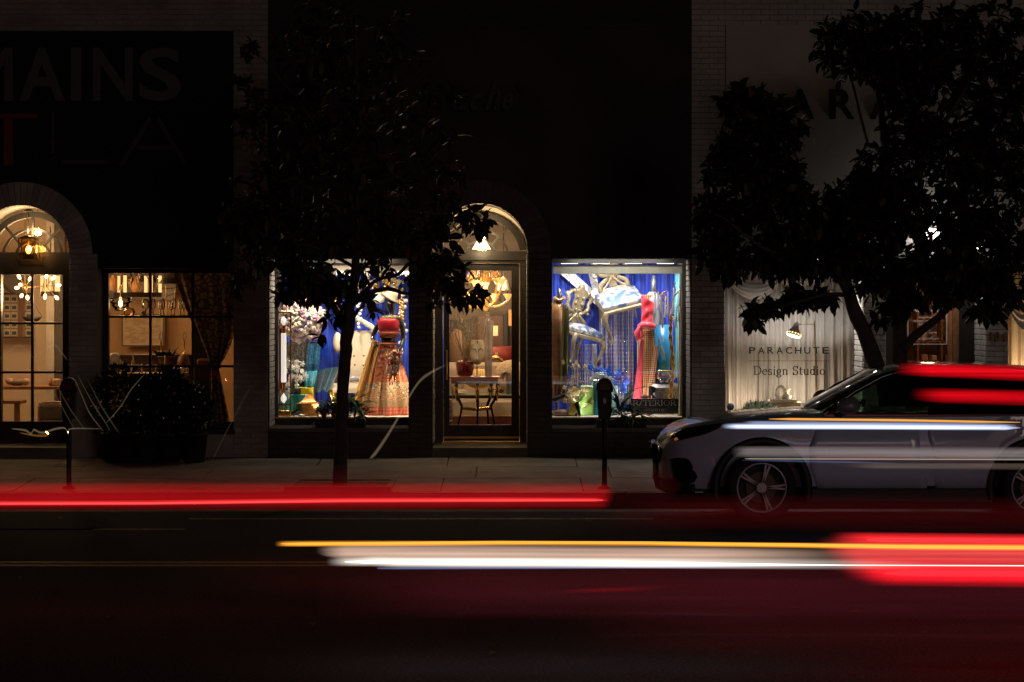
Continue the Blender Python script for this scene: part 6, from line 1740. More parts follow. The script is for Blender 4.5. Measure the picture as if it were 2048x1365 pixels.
cr = st_.nodes.new('ShaderNodeValToRGB'); cr.color_ramp.elements[0].color = (.38, .24, .11, 1); cr.color_ramp.elements[1].color = (.26, .13, .05, 1); cr.color_ramp.elements[0].position = .3; cr.color_ramp.elements[1].position = .7; st_.links.new(vo.outputs['Distance'], cr.inputs[0])
vo2 = st_.nodes.new('ShaderNodeTexVoronoi'); vo2.inputs['Scale'].default_value = 22; st_.links.new(geo.outputs['Position'], vo2.inputs['Vector'])
cr2 = st_.nodes.new('ShaderNodeValToRGB'); cr2.color_ramp.interpolation = 'CONSTANT'
for i, (p_, c_) in enumerate(((0, (.52, .05, .03)), (.25, (.58, .40, .18)), (.42, (.12, .12, .10)), (.62, (.56, .24, .05)))):
    if i > 1: cr2.color_ramp.elements.new(p_)
    cr2.color_ramp.elements[i].position = p_; cr2.color_ramp.elements[i].color = (*c_, 1)
st_.links.new(vo2.outputs['Distance'], cr2.inputs[0])
prev = layer(prev, band(.92, 1.14), cr2.outputs[0]); prev = layer(prev, band(.835, .92), cr.outputs[0]); prev = layer(prev, band(.745, .835), ch.outputs[0])
st_.links.new(prev, sb.inputs['Base Color'])
def sfold(a, t_):
    return 1 + t_ ** .8 * (.13 * math.cos(9 * a + .6 * math.sin(3 * a)) + .06 * math.cos(17 * a + 1))
q = M()
prof = [(18.5, 686), (20, 694), (24, 706), (29, 722), (34, 742), (39, 764), (44.5, 788), (50, 812), (54, 833)]
q.lathe([(r_ * k, (833 - b) * k) for r_, b in prof], (X(773, Y), Y + .02, Z(833.5, Y)), 120, sy=.8, fold=sfold, cap=False); q.build('skirt', sk, t)
q = M(); q.lathe([(19 * k, 0), (19.6 * k, 5 * k)], P(776, 691, Y), 28, sy=.74, cap=False); q.build('waistband', brocade, t, solid=.006)
veil = mat('amber_veil', (.62, .30, .035), .5, var=.2, scale=25, sheen=.5)
q = M(); drape(q, (745, 679), (760, 684), (735, 812), (706, 800), Y - .08, 2.2, .03, ph=.7, nv=18); q.build('veil', veil, t)
hatm = mat('straw_hat', (.30, .23, .15), .7, var=.2, scale=40, bump=.4)
ht = lthing('hat', 'beige straw hat tilted on the mannequin', 'hat', P(781, 594, Y), (R(12), R(32), 0))
q = M(); q.lathe([(.125, -.01), (.13, 0), (.08, .008), (.075, .05), (.06, .085), (0, .095)], (0, 0, 0), 26, sy=.95); q.build('crown', hatm, ht)
q = M(); q.lathe([(.118, -.012), (.133, -.012), (.133, .006), (.118, .006)], (0, 0, 0), 26, sy=.95, cap=False); q.build('brim_edge', mat('dark_straw', (.16, .11, .06), .8), ht)
# wedding tassels hanging from the hand
orn = thing('tassel_cluster', 'cluster of white, red and gold tassels hanging from the mannequin hand', 'tassels', P(790, 712, Y - .32))
cols = [mat('tassel_white', (.75, .70, .62), .35), mat('tassel_red', (.40, .02, .03), .4), MT['gold']]
for j, m_ in enumerate(cols):
    q = M()
    for i in range(46):
        a = rnd.gauss(787, 6.5); b = 703 + abs(rnd.gauss(0, 1)) * 26
        q.ell(P(a, b, Y - .36 + rnd.uniform(-.04, .04)), (.008 + .010 * rnd.random(),) * 2 + (.012 + .012 * rnd.random(),), 7, 5)
    kind(q.build('beads', m_, orn), 'stuff')
for a, b, l in ((775, 730, 34), (783, 735, 28), (797, 728, 42), (790, 740, 20)):
    q = M(); q.tube([P(a, b - 30, Y - .36), P(a, b, Y - .36)], .003, 4); q.lathe([(.004, 0), (.018, -.03), (.02, -.07), (.006, -.11), (.012, -.14)], P(a, b, Y - .36), 8); q.build('tassel', cols[0], orn)
for i, (a, b) in enumerate(((718, 826), (727, 829))):
    pass
# ================================================================== boutique: the room behind the glass door
Y = 31.9; k = K(Y)
t = thing('side_table', 'black and gilt table with curved legs just inside the door', 'table', P(935, 850, Y))
q = M()
q.box(X(898, Y), Y - .2, Z(756.5, Y), X(1000, Y), Y + .25, Z(753.5, Y)); q.build('tabletop', MT['dark_wood'], t, bevel=.004)
q = M(); q.box(X(903, Y), Y - .17, Z(767, Y), X(996, Y), Y + .2, Z(756.6, Y)); q.build('apron', mat('inlaid_wood', (.16, .07, .025), .35, var=.4, scale=30), t)
def clegs(px, dxs, yy):
    q = M(); q.tube([P(px + dx, b, Y) + Vector((0, yy, 0)) for dx, b in dxs], [.022, .026, .022, .017, .013, .018], 9); lg = q.build('leg', MT['black_gloss'], t)
    q = M(); q.ell(P(px + dxs[1][0], 778, Y) + Vector((0, yy - .02, 0)), (.026, .02, .05), 10, 8); q.tube([P(px + dxs[1][0], 786, Y) + Vector((0, yy - .02, 0)), P(px + dxs[2][0], 802, Y) + Vector((0, yy - .01, 0))], [.02, .008], 7); q.build('gilt_mount', MT['gold'], lg)
clegs(955, [(0, 767), (0, 778), (0, 795), (1, 815), (0, 830), (0, 850)], -.15)
clegs(999, [(-3, 767), (-4, 778), (-6, 792), (-17, 812), (-14, 826), (-9, 850)], -.1)
clegs(910, [(3, 767), (2, 778), (4, 792), (14, 812), (12, 826), (6, 850)], -.1)
clegs(985, [(-3, 767), (-2, 778), (-4, 795), (-12, 815), (-10, 830), (-8, 850)], .2)
q = M(); q.tube([P(924, 818, Y), P(932, 817, Y), P(955, 820, Y), P(975, 817, Y), P(984, 818, Y)], [.012, .022, .02, .022, .012], 9); q.build('stretcher', MT['gold'], t)
t = thing('planter', 'maroon glazed pot of bare twigs on the black table', 'plant pot', P(930, 753, Y))
q = M(); q.lathe([(11 * k, 0), (15 * k, 3 * k), (17.5 * k, 16 * k), (18.5 * k, 27 * k), (17 * k, 31 * k), (14 * k, 31 * k), (13 * k, 28 * k), (0, 27 * k)], P(930, 753.5, Y), 22, fold=lambda a, t_: 1 + .02 * math.cos(12 * a)); q.build('pot', mat('maroon_glaze', (.16, .010, .014), .15, var=.2, coat=.5), t)
q = M()
for i in range(34):
    a, b = rnd.uniform(900, 985), rnd.uniform(622, 690)
    if a > 960: b = rnd.uniform(612, 650)
    p0, p1 = P(929 + rnd.uniform(-5, 5), 724, Y), P(a, b, Y) + Vector((0, rnd.uniform(-.2, .2), 0))
    pm = p0.lerp(p1, .5) + Vector((rnd.uniform(-.04, .04), 0, rnd.uniform(0, .06)))
    q.tube([p0, p0.lerp(pm, .5) + Vector((rnd.uniform(-.02, .02), 0, 0)), pm, p1], [.006, .005, .004, .002], 5)
    for j in range(3):
        s_ = pm.lerp(p1, rnd.random()); q.tube([s_, s_ + Vector((rnd.uniform(-.09, .09), rnd.uniform(-.05, .05), rnd.uniform(-.01, .1)))], [.003, .0015], 4)
q.build('twigs', mat('bare_twig', (.30, .22, .14), .7, var=.3, scale=40), t)
q = M()
for i in range(40): q.ell(P(rnd.uniform(908, 980), rnd.uniform(625, 700), Y) + Vector((0, rnd.uniform(-.15, .15), 0)), .009, 5, 4)
kind(q.build('buds', mat('green_bud', (.25, .35, .05), .5), t), 'stuff')
q = M(); q.box(X(922, Y), Y - .16, Z(646, Y), X(926, Y), Y - .155, Z(637, Y)); q.build('price_tag', mat('paper_tag', (.62, .48, .3), .7), t)
# carved mask on a stand
t = thing('mask', 'pale carved wooden mask on a thin stand behind the table front', 'mask', P(954, 753, Y))
mk = mat('pale_mask_wood', (.72, .60, .44), .55, var=.2, scale=20, bump=.2)
dk = mat('mask_groove', (.10, .06, .035), .7)
q = M()
def face(u, v):
    a = (u - .5) * pi; hw = (13.8 * math.sin(pi * min(1, .18 + v * .60)) ** .6 if v > .30 else 3.5 + 9.5 * (v / .30) ** .7)
    return P(954.5, 728 - 48 * v, Y) + Vector((hw * k * math.sin(a), -.05 - .07 * math.cos(a) * min(1, hw / 9), 0))
q.grid(face, 16, 22); q.build('face', mk, t, solid=.02)
q = M()
for s_ in (-1, 1):
    q.tube([P(954.5 + s_ * 1.5, 706, Y - .125), P(954.5 + s_ * 3, 700, Y - .125), P(954.5 + s_ * 7, 697.5, Y - .12), P(954.5 + s_ * 11, 701, Y - .10), P(954.5 + s_ * 11.5, 709, Y - .09)], .006, 6)
    q.tube([P(954.5 + s_ * 4, 712, Y - .115), P(954.5 + s_ * 8, 712, Y - .105)], .006, 6)
q.tube([P(952.5, 726, Y - .10), P(957, 726, Y - .10)], .006, 6); q.tube([P(955, 683, Y - .12), P(955, 690, Y - .125)], [.014, .004], 6)
q.build('carved_lines', dk, t)
q = M(); q.tube([P(954.5, 702, Y - .13), P(954.5, 712, Y - .14), P(954.5, 719, Y - .15)], [.008, .01, .016], 8); q.build('nose', mk, t)
q = M(); q.tube([P(954, 753, Y), P(954, 724, Y - .02)], .006, 6); q.tube([P(954, 753, Y), P(954, 751.5, Y)], .05, 14); q.build('stand', MT['iron'], t)
# tall grey vase
Yv = 32.15; kv = K(Yv)
q = M(); q.lathe([(5.5 * kv, 0), (7 * kv, 8 * kv), (9.8 * kv, 112 * kv), (8.8 * kv, 117 * kv), (4.5 * kv, 119 * kv), (4 * kv, 121 * kv), (3.6 * kv, 127 * kv), (2.4 * kv, 127 * kv), (2.4 * kv, 118 * kv)], P(977, 756, Yv), 24)
tag(q.build('tall_vase', mat('grey_lacquer', (.40, .35, .32), .18, var=.25, scale=14, coat=.4)), 'tall grey lacquered vase standing on the black table', 'vase')
# console with glass top, plates, shells, curved grey ornament
Y2 = 32.6; k2 = K(Y2)
t = thing('glass_console', 'glass topped low console behind the black table', 'console', P(955, 850, Y2))
q = M(); q.box(X(878, Y2), Y2 - .25, Z(791, Y2), X(1045, Y2), Y2 + .3, Z(789, Y2)); q.build('glass_top', mat('green_glass_edge', (.16, .26, .20), .1, spec=.8), t)
q = M(); q.box(X(878, Y2), Y2 - .22, Z(796, Y2), X(1045, Y2), Y2 - .18, Z(791.2, Y2)); q.build('rail', MT['dark_wood'], t)
q = M(); q.box(X(882, Y2), Y2 - .2, .42, X(888, Y2), Y2 + .2, Z(791.2, Y2)); q.box(X(1036, Y2), Y2 - .2, .42, X(1042, Y2), Y2 + .2, Z(791.2, Y2)); q.build('legs', MT['brass'], t)
for i in range(3):
    q = M(); q.lathe([(0, 0), (12 * k2, 1.2 * k2), (13 * k2, 2.4 * k2), (11 * k2, 1.6 * k2)], P(922, 788 - i * 2.6, Y2), 20); tag(q.build('plate', mat('cream_plate', (.55, .42, .30), .3) if i == 0 else bpy.data.materials['cream_plate']), ('lowest', 'middle', 'topmost')[i] + ' cream plate of the stack on the glass console', 'plate', 'stacked plates')
for i in range(9):
  q = M(); q.ell(P(983 + (i % 5) * 3.4, 787 - (i // 5) * 4, Y2 - .1 - .03 * (i % 2)), (.014, .014, .013), 8, 6); tag(q.build('shell', mat('pale_shell', (.62, .54, .36), .4) if i == 0 else bpy.data.materials['pale_shell']), ORD[i % 5] + ' pale round shell from the left in the ' + ('bottom' if i < 5 else 'upper') + ' row of the heap', 'shell', 'heap of shells')
q = M(); q.tube([P(1003, 758, Y2 - .1), P(1006, 749, Y2 - .1), P(1011, 745.5, Y2 - .1), P(1016, 749, Y2 - .1), P(1018, 765, Y2 - .1), P(1019, 788, Y2 - .1)], [.025, .028, .03, .034, .04, .045], 12)
tag(q.build('curved_ornament', mat('grey_green_stone', (.09, .10, .085), .35, var=.25)), 'grey green curved stone ornament at the right of the table', 'ornament')
q = M(); q.box(X(880, Y2), Y2 - .1, Z(790, Y2), X(898, Y2), Y2 + .1, Z(752, Y2)); tag(q.build('mosaic_box', pattern('mosaic_grey', 'voronoi', [(.30, .32, .26), (.10, .10, .09)], .4, scale=50, ramp=(.1, .6))), 'grey mosaic box at the left of the console', 'box')
# postcard stand by the door
Y3 = 31.2; k3 = K(Y3)
t = thing('brochure_stand', 'small stand of printed violet flyers inside the door', 'flyer stand', P(893, 850, Y3))
q = M()
for px in (885, 904): q.box(X(px, Y3), Y3, Z(850, Y3), X(px + 1.6, Y3), Y3 + .01, Z(775, Y3))
q.box(X(885, Y3), Y3, Z(777, Y3), X(905, Y3), Y3 + .01, Z(775, Y3)); q.box(X(885, Y3), Y3, Z(845, Y3), X(905, Y3), Y3 + .05, Z(841, Y3)); q.build('frame', MT['brass'], t)
fly = pattern('printed_flyer', 'cell', [(.45, .38, .62), (.12, .12, .30), (.62, .56, .66), (.40, .10, .14)], .5, pos_scale=(34, 1, 26), scale=1, ramp=(0, .9), const=True)
for z0, z1 in ((800, 809), (810, 838)):
    q = M(); q.box(X(886.5, Y3), Y3 + .012, Z(z1, Y3), X(903, Y3), Y3 + .02, Z(z0, Y3)); q.build('flyer', fly if z0 > 805 else mat('flyer_heading', (.36, .28, .34), .5), t)
# white daybed with nailheads, gilt chairs, cushions
Y4 = 33.4; k4 = K(Y4)
cream_seat = mat('cream_linen', (.38, .31, .23), .8, var=.05)
t = thing('sofa', 'long cream sofa with nailhead trim across the boutique room', 'sofa', P(955, 860, Y4))
q = M(); q.cbox(X(870, Y4), Y4 - .1, Z(840, Y4), X(1060, Y4), Y4 + .7, Z(800, Y4), .03); q.build('seat', cream_seat, t)
q = M(); q.cbox(X(870, Y4), Y4 + .5, Z(800, Y4), X(1060, Y4), Y4 + .75, Z(728, Y4), .04); q.build('backrest', cream_seat, t)
q = M(); q.box(X(870, Y4), Y4 - .13, Z(852, Y4), X(1060, Y4), Y4 + .2, Z(833, Y4)); q.build('base', mat('maroon_base', (.12, .03, .02), .5), t)
q = M()
for i in range(34): q.ell(P(884 + i * 4.4, 832, Y4 - .135), (.011, .011, .013), 6, 4)
kind(q.build('nailheads', MT['brass'], t), 'stuff')
for i, (a, b, w, h, m_, ln) in enumerate(((905, 765, 24, 34, 'linen', 'pale cushion leaning at the left end of the sofa'), (958, 758, 30, 20, 'ochre', 'ochre patterned cushion in the middle of the sofa'), (1022, 752, 34, 32, 'leopard', 'large speckled cushion at the right end of the sofa'))):
    m_ = {'linen': mat('cushion_linen', (.38, .30, .21), .9), 'ochre': pattern('ochre_print', 'wave', [(.48, .30, .06), (.58, .46, .22)], .7, scale=12, ramp=(.4, .6)), 'leopard': pattern('speckle_print', 'voronoi', [(.12, .07, .035), (.48, .38, .26)], .8, scale=60, ramp=(.2, .45))}[m_]
    q = M(); q.ell(P(a, b, Y4 - .05 + .1 * i), (w * k4, .12, h * k4), 16, 10); tag(q.build('cushion', m_), ln, 'cushion', 'cushions on the cream sofa')
for i, (a, s_) in enumerate(((876, 1), (992, 1))):
    Y5 = 34.2
    t = thing('gilt_chair', ('gilt round backed chair at the left of the door glass', 'gilt round backed chair behind the tall vase')[i], 'chair', P(a, 850, Y5), 'gilt chairs')
    q = M(); q.tube([P(a + 17 * math.cos(th), 733 - 18 * math.sin(th), Y5) for th in [2 * pi * z_ / 22 for z_ in range(23)]], .022, 8, cap=False); q.build('back_frame', MT['gold'], t)
    q = M(); q.ell(P(a, 733, Y5), (14 * K(Y5), .02, 15 * K(Y5)), 16, 8); q.build('back_pad', mat('wine_velvet', (.14, .012, .02), .7) if i == 0 else mat('brown_velvet', (.10, .05, .03), .7), t)
    q = M(); q.cbox(X(a - 16, Y5), Y5 - .35, Z(785, Y5), X(a + 16, Y5), Y5 + .02, Z(772, Y5), .03); q.build('seat', MT['dark_wood'], t)
    for lx in (-14, 14): q = M(); q.tube([P(a + lx, 785, Y5 - .05), P(a + lx, 850, Y5 - .05)], .02, 7); q.build('leg', MT['gold'], t)
# red lamp shade, screens and cabinets at the back
Y6 = 34.6; k6 = K(Y6)
t = thing('floor_lamp', 'dark red drum shade lamp at the right of the door glass', 'lamp', P(1006, 850, Y6))
q = M(); q.lathe([(27 * k6, 0), (25 * k6, 37 * k6)], P(1008, 731, Y6), 24, cap=False); q.build('shade', mat('wine_shade', (.22, .022, .016), .7, var=.08), t, solid=.006)
q = M(); q.tube([P(1008, 850, Y6), P(1008, 725, Y6)], .015, 8); q.build('pole', MT['brass'], t)
q = M(); q.box(X(991, Y6), Y6 - .19, Z(712, Y6), X(996, Y6), Y6 - .185, Z(705, Y6)); q.build('price_tag', bpy.data.materials['paper_tag'], t)
Y7 = 35.6
def cab(label, px0, px1, py, col, cat='cabinet', slats=True):
    t = thing('cabinet', label, cat, P((px0 + px1) / 2, 850, Y7))
    m_ = mat('cabinet_wood', col, .5, var=.2)
    q = M(); q.box(X(px0, Y7), Y7, .42, X(px1, Y7), Y7 + .3, Z(py, Y7)); q.build('case', m_, t)
    if slats:
        n_ = max(2, int((px1 - px0) / 7))
        for i in range(n_):
            a = px0 + 2 + (px1 - px0 - 4) * i / n_
            q = M(); q.box(X(a, Y7), Y7 - .02, .5, X(a + (px1 - px0 - 4) / n_ - 1.6, Y7), Y7 - .001, Z(py + 3, Y7)); q.build('slat', m_, t)
cab('brown slatted cabinet behind the tall vase', 955, 1006, 632, (.12, .045, .02))
cab('black screen beside the slatted cabinet', 1007, 1015, 628, (.015, .014, .013), 'screen', False)
cab('dark cabinet at the left behind the twigs', 860, 950, 640, (.035, .028, .022), 'cabinet', True)
for i, (a, b, c_, d_, col, ln) in enumerate(((1017, 1026, 620, 652, (.55, .28, .09), 'small amber picture at the right of the door glass'), (986, 996, 652, 672, (.42, .36, .20), 'small pale picture under the slatted cabinet top'), (893, 909, 664, 700, (.36, .40, .20), 'pale green picture at the left of the door glass'))):
    q = M(); q.box(X(a, 35.0), 34.98, Z(d_, 35.0), X(b, 35.0), 35.0, Z(c_, 35.0)); tag(q.build('picture', mat('picture_print', col, .6)), ln, 'picture', 'small pictures in the boutique room')
q = M(); q.ell(P(912, 705, 34.9), (.16, .1, .33), 14, 10); tag(q.build('draped_bust', mat('brown_drape', (.12, .07, .035), .8)), 'brown draped shape left behind the twigs', 'draped bust')
spot_can('added ceiling fill light just inside the boutique door', (X(958, 31.2), 31.15, 3.05), (X(955, 32), 32.0, 1.5), 60, (1, .80, .56), 70)  # added lamp, front-lights the table things that the chandelier leaves backlit
# crystal chandelier
Yc = 33.0; kc = K(Yc)
t = thing('chandelier', 'amber glass chandelier with curved arms and lit tulip shades', 'chandelier', P(975, 560, Yc))
amb = mat('amber_glass_arm', (.75, .46, .16), .12, var=.1, emit=(1, .5, .14), estr=.12)
q = M(); q.lathe([(3 * kc, 0), (9 * kc, 8 * kc), (4 * kc, 16 * kc), (7 * kc, 34 * kc), (3 * kc, 46 * kc), (10 * kc, 62 * kc), (4 * kc, 80 * kc)], P(972, 622, Yc), 18); q.tube([P(972, 545, Yc), P(972, 430, Yc)], .01, 6); q.build('stem', amb, t)
for i, (a, b, dy) in enumerate(((951, 566, -.15), (970, 570, -.3), (989, 592, -.3), (1016, 592, -.05), (905, 596, .0), (925, 590, .2), (940, 588, -.25), (1003, 562, .25), (994, 560, .3))):
    q = M(); lo = max(b + 26, 618)
    p0 = P(972, 612, Yc); p1 = P((972 + a) / 2 + (a - 972) * .12, lo, Yc) + Vector((0, dy * .6, 0)); p2 = P(a, b + 10, Yc) + Vector((0, dy, 0))
    pts_ = [(p0 * (1 - f) ** 2 + p1 * 2 * f * (1 - f) + p2 * f * f) for f in [z_ / 8 for z_ in range(9)]]
    q.tube(pts_, .016, 8); arm = q.build('arm', amb, t)
    q = M(); q.lathe([(3 * kc, 0), (6 * kc, 7 * kc), (10 * kc, 13 * kc)], P(a, b + 9, Yc) + Vector((0, dy, 0)), 14, cap=False, fold=lambda th, t_: 1 + .06 * t_ * math.cos(8 * th)); q.build('shade', mat('lit_tulip_glass', (.8, .55, .25), .2, emit=(1, .52, .16), estr=.75) if i == 0 else bpy.data.materials['lit_tulip_glass'], arm)
    q = M(); q.ell(P(a, b + 3, Yc) + Vector((0, dy, 0)), (.02, .02, .03), 8, 6); q.build('bulb', MT['bulb_warm'], arm)
q = M()
for i in range(70): q.ell(P(rnd.uniform(935, 1000), rnd.uniform(543, 566), Yc + rnd.uniform(-.2, .2)), (.014, .014, .022), 6, 4)
kind(q.build('crystal_drops', amb, t), 'stuff')
lamp_light(t, P(960, 585, Yc - .5), 30, (1, .62, .30), .12)
lamp_light(t, P(985, 560, Yc + .6), 60, (1, .68, .38), .15)
lamp_light(t, P(965, 640, Yc + 1.6), 34, (1, .70, .42), .3)
t = thing('wire_lantern', 'pale conical wire lantern hanging right of the chandelier', 'lantern', P(1007, 555, 33.8)); Y = 33.8; k = K(Y)
q = M(); q.lathe([(16 * k, 0), (11 * k, 20 * k), (1 * k, 28 * k)], P(1007, 581, Y), 16, cap=False); q.build('shade', mat('grey_paper_shade', (.30, .27, .22), .8), t)
q = M()
for th in range(6): q.tube([P(1007, 552, Y) , P(1007, 581, Y) + Vector((16.4 * k * math.cos(th), 16.4 * k * math.sin(th), 0)), P(1007, 604, Y) + Vector((8 * k * math.cos(th), 8 * k * math.sin(th), 0))], .006, 5)
q.tube([P(1007, 552, Y), P(1007, 450, Y)], .006, 5); q.build('wire_frame', MT['iron'], t)
q = M(); q.tube([P(910 + 3 * i, 545 + 6 * math.sin(i * 1.1), 33.6) for i in range(16)], .03, 8); tag(q.build('ceiling_swag', pattern('blue_gold_swag', 'voronoi', [(.75, .45, .12), (.06, .06, .30)], .4, .2, scale=14, ramp=(.2, .5))), 'gold and blue swag near the ceiling of the boutique room', 'swag')
# ================================================================== boutique, right display window
t = thing('curtain', 'crushed royal blue curtain behind the right boutique display', 'curtain', P(1240, 700, 32.35))
q = M(); q.grid(lambda u, v: Vector((.30 + 1.88 * u, 32.33 + .03 * math.sin(60 * u + 2 * math.sin(9 * u)) + .012 * math.sin(170 * u + 3 * v), .74 + 2.1 * v)), 150, 6); q.build('drape', blue_cloth, t)
COOL = (1, .95, .90)
gs = 'spotlights over the right display'
spot_can('display spotlight over the left dressed form', (.62, 31.1, 2.74), (.85, 32.3, 1.0), 58, COOL, 120, gs)
spot_can('display spotlight over the hanging chair', (1.15, 31.1, 2.74), (1.2, 32.3, 1.0), 85, COOL, 120, gs)
spot_can('display spotlight over the pink dressed form', (1.80, 31.1, 2.74), (1.6, 32.2, 1.0), 70, COOL, 120, gs)
Y = 30.95
t = thing('roller_blind', 'rolled up cream blind along the top of the right display', 'blind', P(1238, 535, Y))
q = M(); q.box(X(1106, Y), Y, Z(548, Y), X(1371, Y), Y + .05, Z(534, Y)); q.build('fascia', mat('blind_cream', (.74, .74, .62), .6, var=.1, scale=8), t, bevel=.012)
q = M(); q.box(X(1106, Y), Y - .012, Z(534, Y), X(1371, Y), Y + .03, Z(530, Y)); q.build('rail', mat('blind_rail', (.36, .36, .30), .4), t)
for i in range(4):
    q = M(); a = 1122 + i * 64
    q.box(X(a, Y), Y + .0, Z(528, Y), X(a + 34, Y), Y + .03, Z(526.4, Y)); q.build('lamp_strip', emitter('strip_lamp', (1, .93, .8), 3) if i == 0 else bpy.data.materials['strip_lamp'], t)
spot_can('added hidden floor light behind the mustard vase', (.80, 31.02, .80), (1.05, 32.2, 1.4), 22, COOL, 120, gs)  # added uplight to brighten the bead strings
spot_can('added hidden floor light behind the sign board', (1.52, 31.1, .80), (1.45, 32.2, 1.5), 24, COOL, 120, gs)  # second added uplight, kept out of sight by the board
# bead strings
bead_m = [mat('pearl_bead', (.72, .68, .66), .3, var=0), mat('lilac_bead', (.40, .33, .50), .3, var=0), mat('silver_bead', (.75, .75, .78), .2, .9, var=0), mat('bronze_bead', (.40, .24, .14), .3, .5, var=0)]
t = thing('bead_curtain', 'hanging strings of pearl, lilac and silver beads on the blue cloth', 'bead curtain', P(1210, 600, 32.05))
bm_mesh = {}
def bead_string(px, y0, y1, Y, m_, step=2.7, rad=.0105):
    q = M(); n_ = int((y1 - y0) / step)
    for i in range(n_):
        c = P(px + .25 * math.sin(i * .3), y0 + i * step, Y)
        r_ = rad * (1.15 if i % 3 == 0 else .9)
        vs = [c + Vector(d) * r_ for d in ((1, 0, 0), (-1, 0, 0), (0, 1, 0), (0, -1, 0), (0, 0, 1.1), (0, 0, -1.1))]
        q.add(vs, [(0, 2, 4), (2, 1, 4), (1, 3, 4), (3, 0, 4), (2, 0, 5), (1, 2, 5), (3, 1, 5), (0, 3, 5)], True)
    kind(q.build('bead_string', m_, t), 'stuff')
px = 1146
while px < 1192: bead_string(px, 690, 822, 32.05 + rnd.uniform(-.05, .05), rnd.choice(bead_m[:3] + bead_m)); px += rnd.choice((2.4, 2.9, 3.6))
px = 1200
while px < 1266: bead_string(px, 600 + (10 if px < 1210 else 0), 812, 32.05 + rnd.uniform(-.05, .05), rnd.choice(bead_m[:3] + bead_m)); px += rnd.choice((2.4, 2.9, 3.6))
while px < 1268: bead_string(px, 606, 820, 32.0, bead_m[1], 2.2, .010); px += 1.6
# white perforated bands
t = thing('perforated_band', 'white perforated paper bands forming a Y near the top of the right display', 'paper band', P(1190, 545, 32.15)); Y = 32.15
perf = pattern('perforated_white', 'voronoi', [(.02, .02, .05), (.62, .61, .62)], .7, scale=34, ramp=(.22, .3))
for (a, b, w), (c_, d_, w2) in (((1126, 540, 12), (1208, 612, 12)), ((1182, 538, 9), (1198, 606, 10)), ((1184, 544, 7), (1296, 536, 9))):
    q = M(); p0, p1 = P(a, b, Y), P(c_, d_, Y); d = (p1 - p0).normalized(); nn = Vector((-d.z, 0, d.x)) * w * K(Y) * .8
    q.prism([((p0 + nn).x, (p0 + nn).z), ((p0 - nn).x, (p0 - nn).z), ((p1 - nn).x, (p1 - nn).z), ((p1 + nn).x, (p1 + nn).z)], Y - .012, Y); q.build('band', perf, t); Y += .016
# carved chairs hung on wires
frame_m = mat('antique_silver_gilt', (.26, .21, .13), .4, .4, var=.3, scale=30)
seat_m = pattern('blue_floral_seat', 'noise', [(.05, .10, .20), (.34, .31, .28)], .6, scale=11, ramp=(.46, .52))
def carved_chair(label, loc, rot, sc):
    """front seen square on before tilting: seat at z = 0, back above, legs below"""
    t = lthing('carved_chair', label, 'chair', loc, rot, sc, 'carved chairs hanging in the display')
    q = M()
    vs = []
    q.grid(lambda u, v: Vector(((u - .5) * (.50 - .06 * v), -.22 + .44 * v, .03 + .075 * math.sin(pi * min(1, max(0, u))) ** .5 * math.sin(pi * min(1, max(0, v))) ** .5)), 14, 12)
    q.cbox(-.25, -.22, -.02, .25, .22, .035, .012); q.build('seat', seat_m, t)
    q = M(); q.cbox(-.26, -.235, -.075, .26, .23, -.021, .014); q.build('apron', frame_m, t)
    for sx in (-1, 1):
        q = M(); q.tube([(sx * .23, -.20, -.05), (sx * .265, -.24, -.13), (sx * .245, -.235, -.24), (sx * .215, -.22, -.36), (sx * .235, -.25, -.43)], [.04, .036, .024, .016, .022], 9); q.build('leg', frame_m, t)
        q = M(); q.tube([(sx * .19, .20, -.05), (sx * .20, .24, -.22), (sx * .22, .31, -.43)], [.028, .024, .018], 8); q.build('leg', frame_m, t)
    q = M()
    for sx in (-1, 1):
        pts_ = [(.17, .06), (.16, .13), (.07, .18), (.05, .22), (.13, .25), (.19, .32), (.17, .38), (.21, .45), (.16, .50), (.06, .53), (0, .56)]
        q.tube([(sx * a, .21 + .10 * b, b) for a, b in pts_], [.034, .030, .028, .032, .028, .032, .028, .034, .030, .032, .04], 8)
        q.tube([(sx * a, .21 + .10 * b, b) for a, b in ((.03, .30), (.08, .34), (.06, .41), (.02, .44), (.05, .48))], .014, 7)
        q.tube([(sx * a, .21 + .10 * b, b) for a, b in ((.17, .06), (.10, .09), (.03, .17), (.0, .22))], .018, 7)
        q.ell((sx * .215, .26, .46), (.035, .03, .035), 10, 7); q.ell((sx * .2, .235, .245), (.03, .025, .025), 9, 6)
        q.tube([(sx * a, .21 + .10 * b, b) for a, b in ((.0, .24), (.05, .28), (.02, .34), (.07, .38))], .012, 6)
    q.prism([(.05, .075), (.035, .16), (.075, .24), (.10, .33), (.09, .42), (.12, .50), (0, .56), (-.12, .50), (-.09, .42), (-.10, .33), (-.075, .24), (-.035, .16), (-.05, .075)], .232, .25)
    for sx in (-1, 1):
        for a, b, c_ in ((.05, .45, .026), (.055, .36, .03), (.03, .27, .022), (.02, .18, .016), (.13, .52, .03), (.17, .29, .026)): q.ell((sx * a, .226, b), (c_, .022, c_ * 1.1), 8, 6)
    q.ell((0, .265, .585), (.05, .04, .04), 12, 8); q.cbox(-.20, .19, .02, .20, .235, .075, .015)
    q.build('back_frame', frame_m, t)
    return t
c1 = carved_chair('carved chair with blue flowered seat hanging low beside the bronze dress', P(1163, 664, 31.75), (R(10), R(12), R(36)), .92)
c2 = carved_chair('carved chair with blue flowered seat tipped forward high under the blind', P(1239, 598, 31.7), (R(22), R(-14), R(8)), 1.06)
q = M()
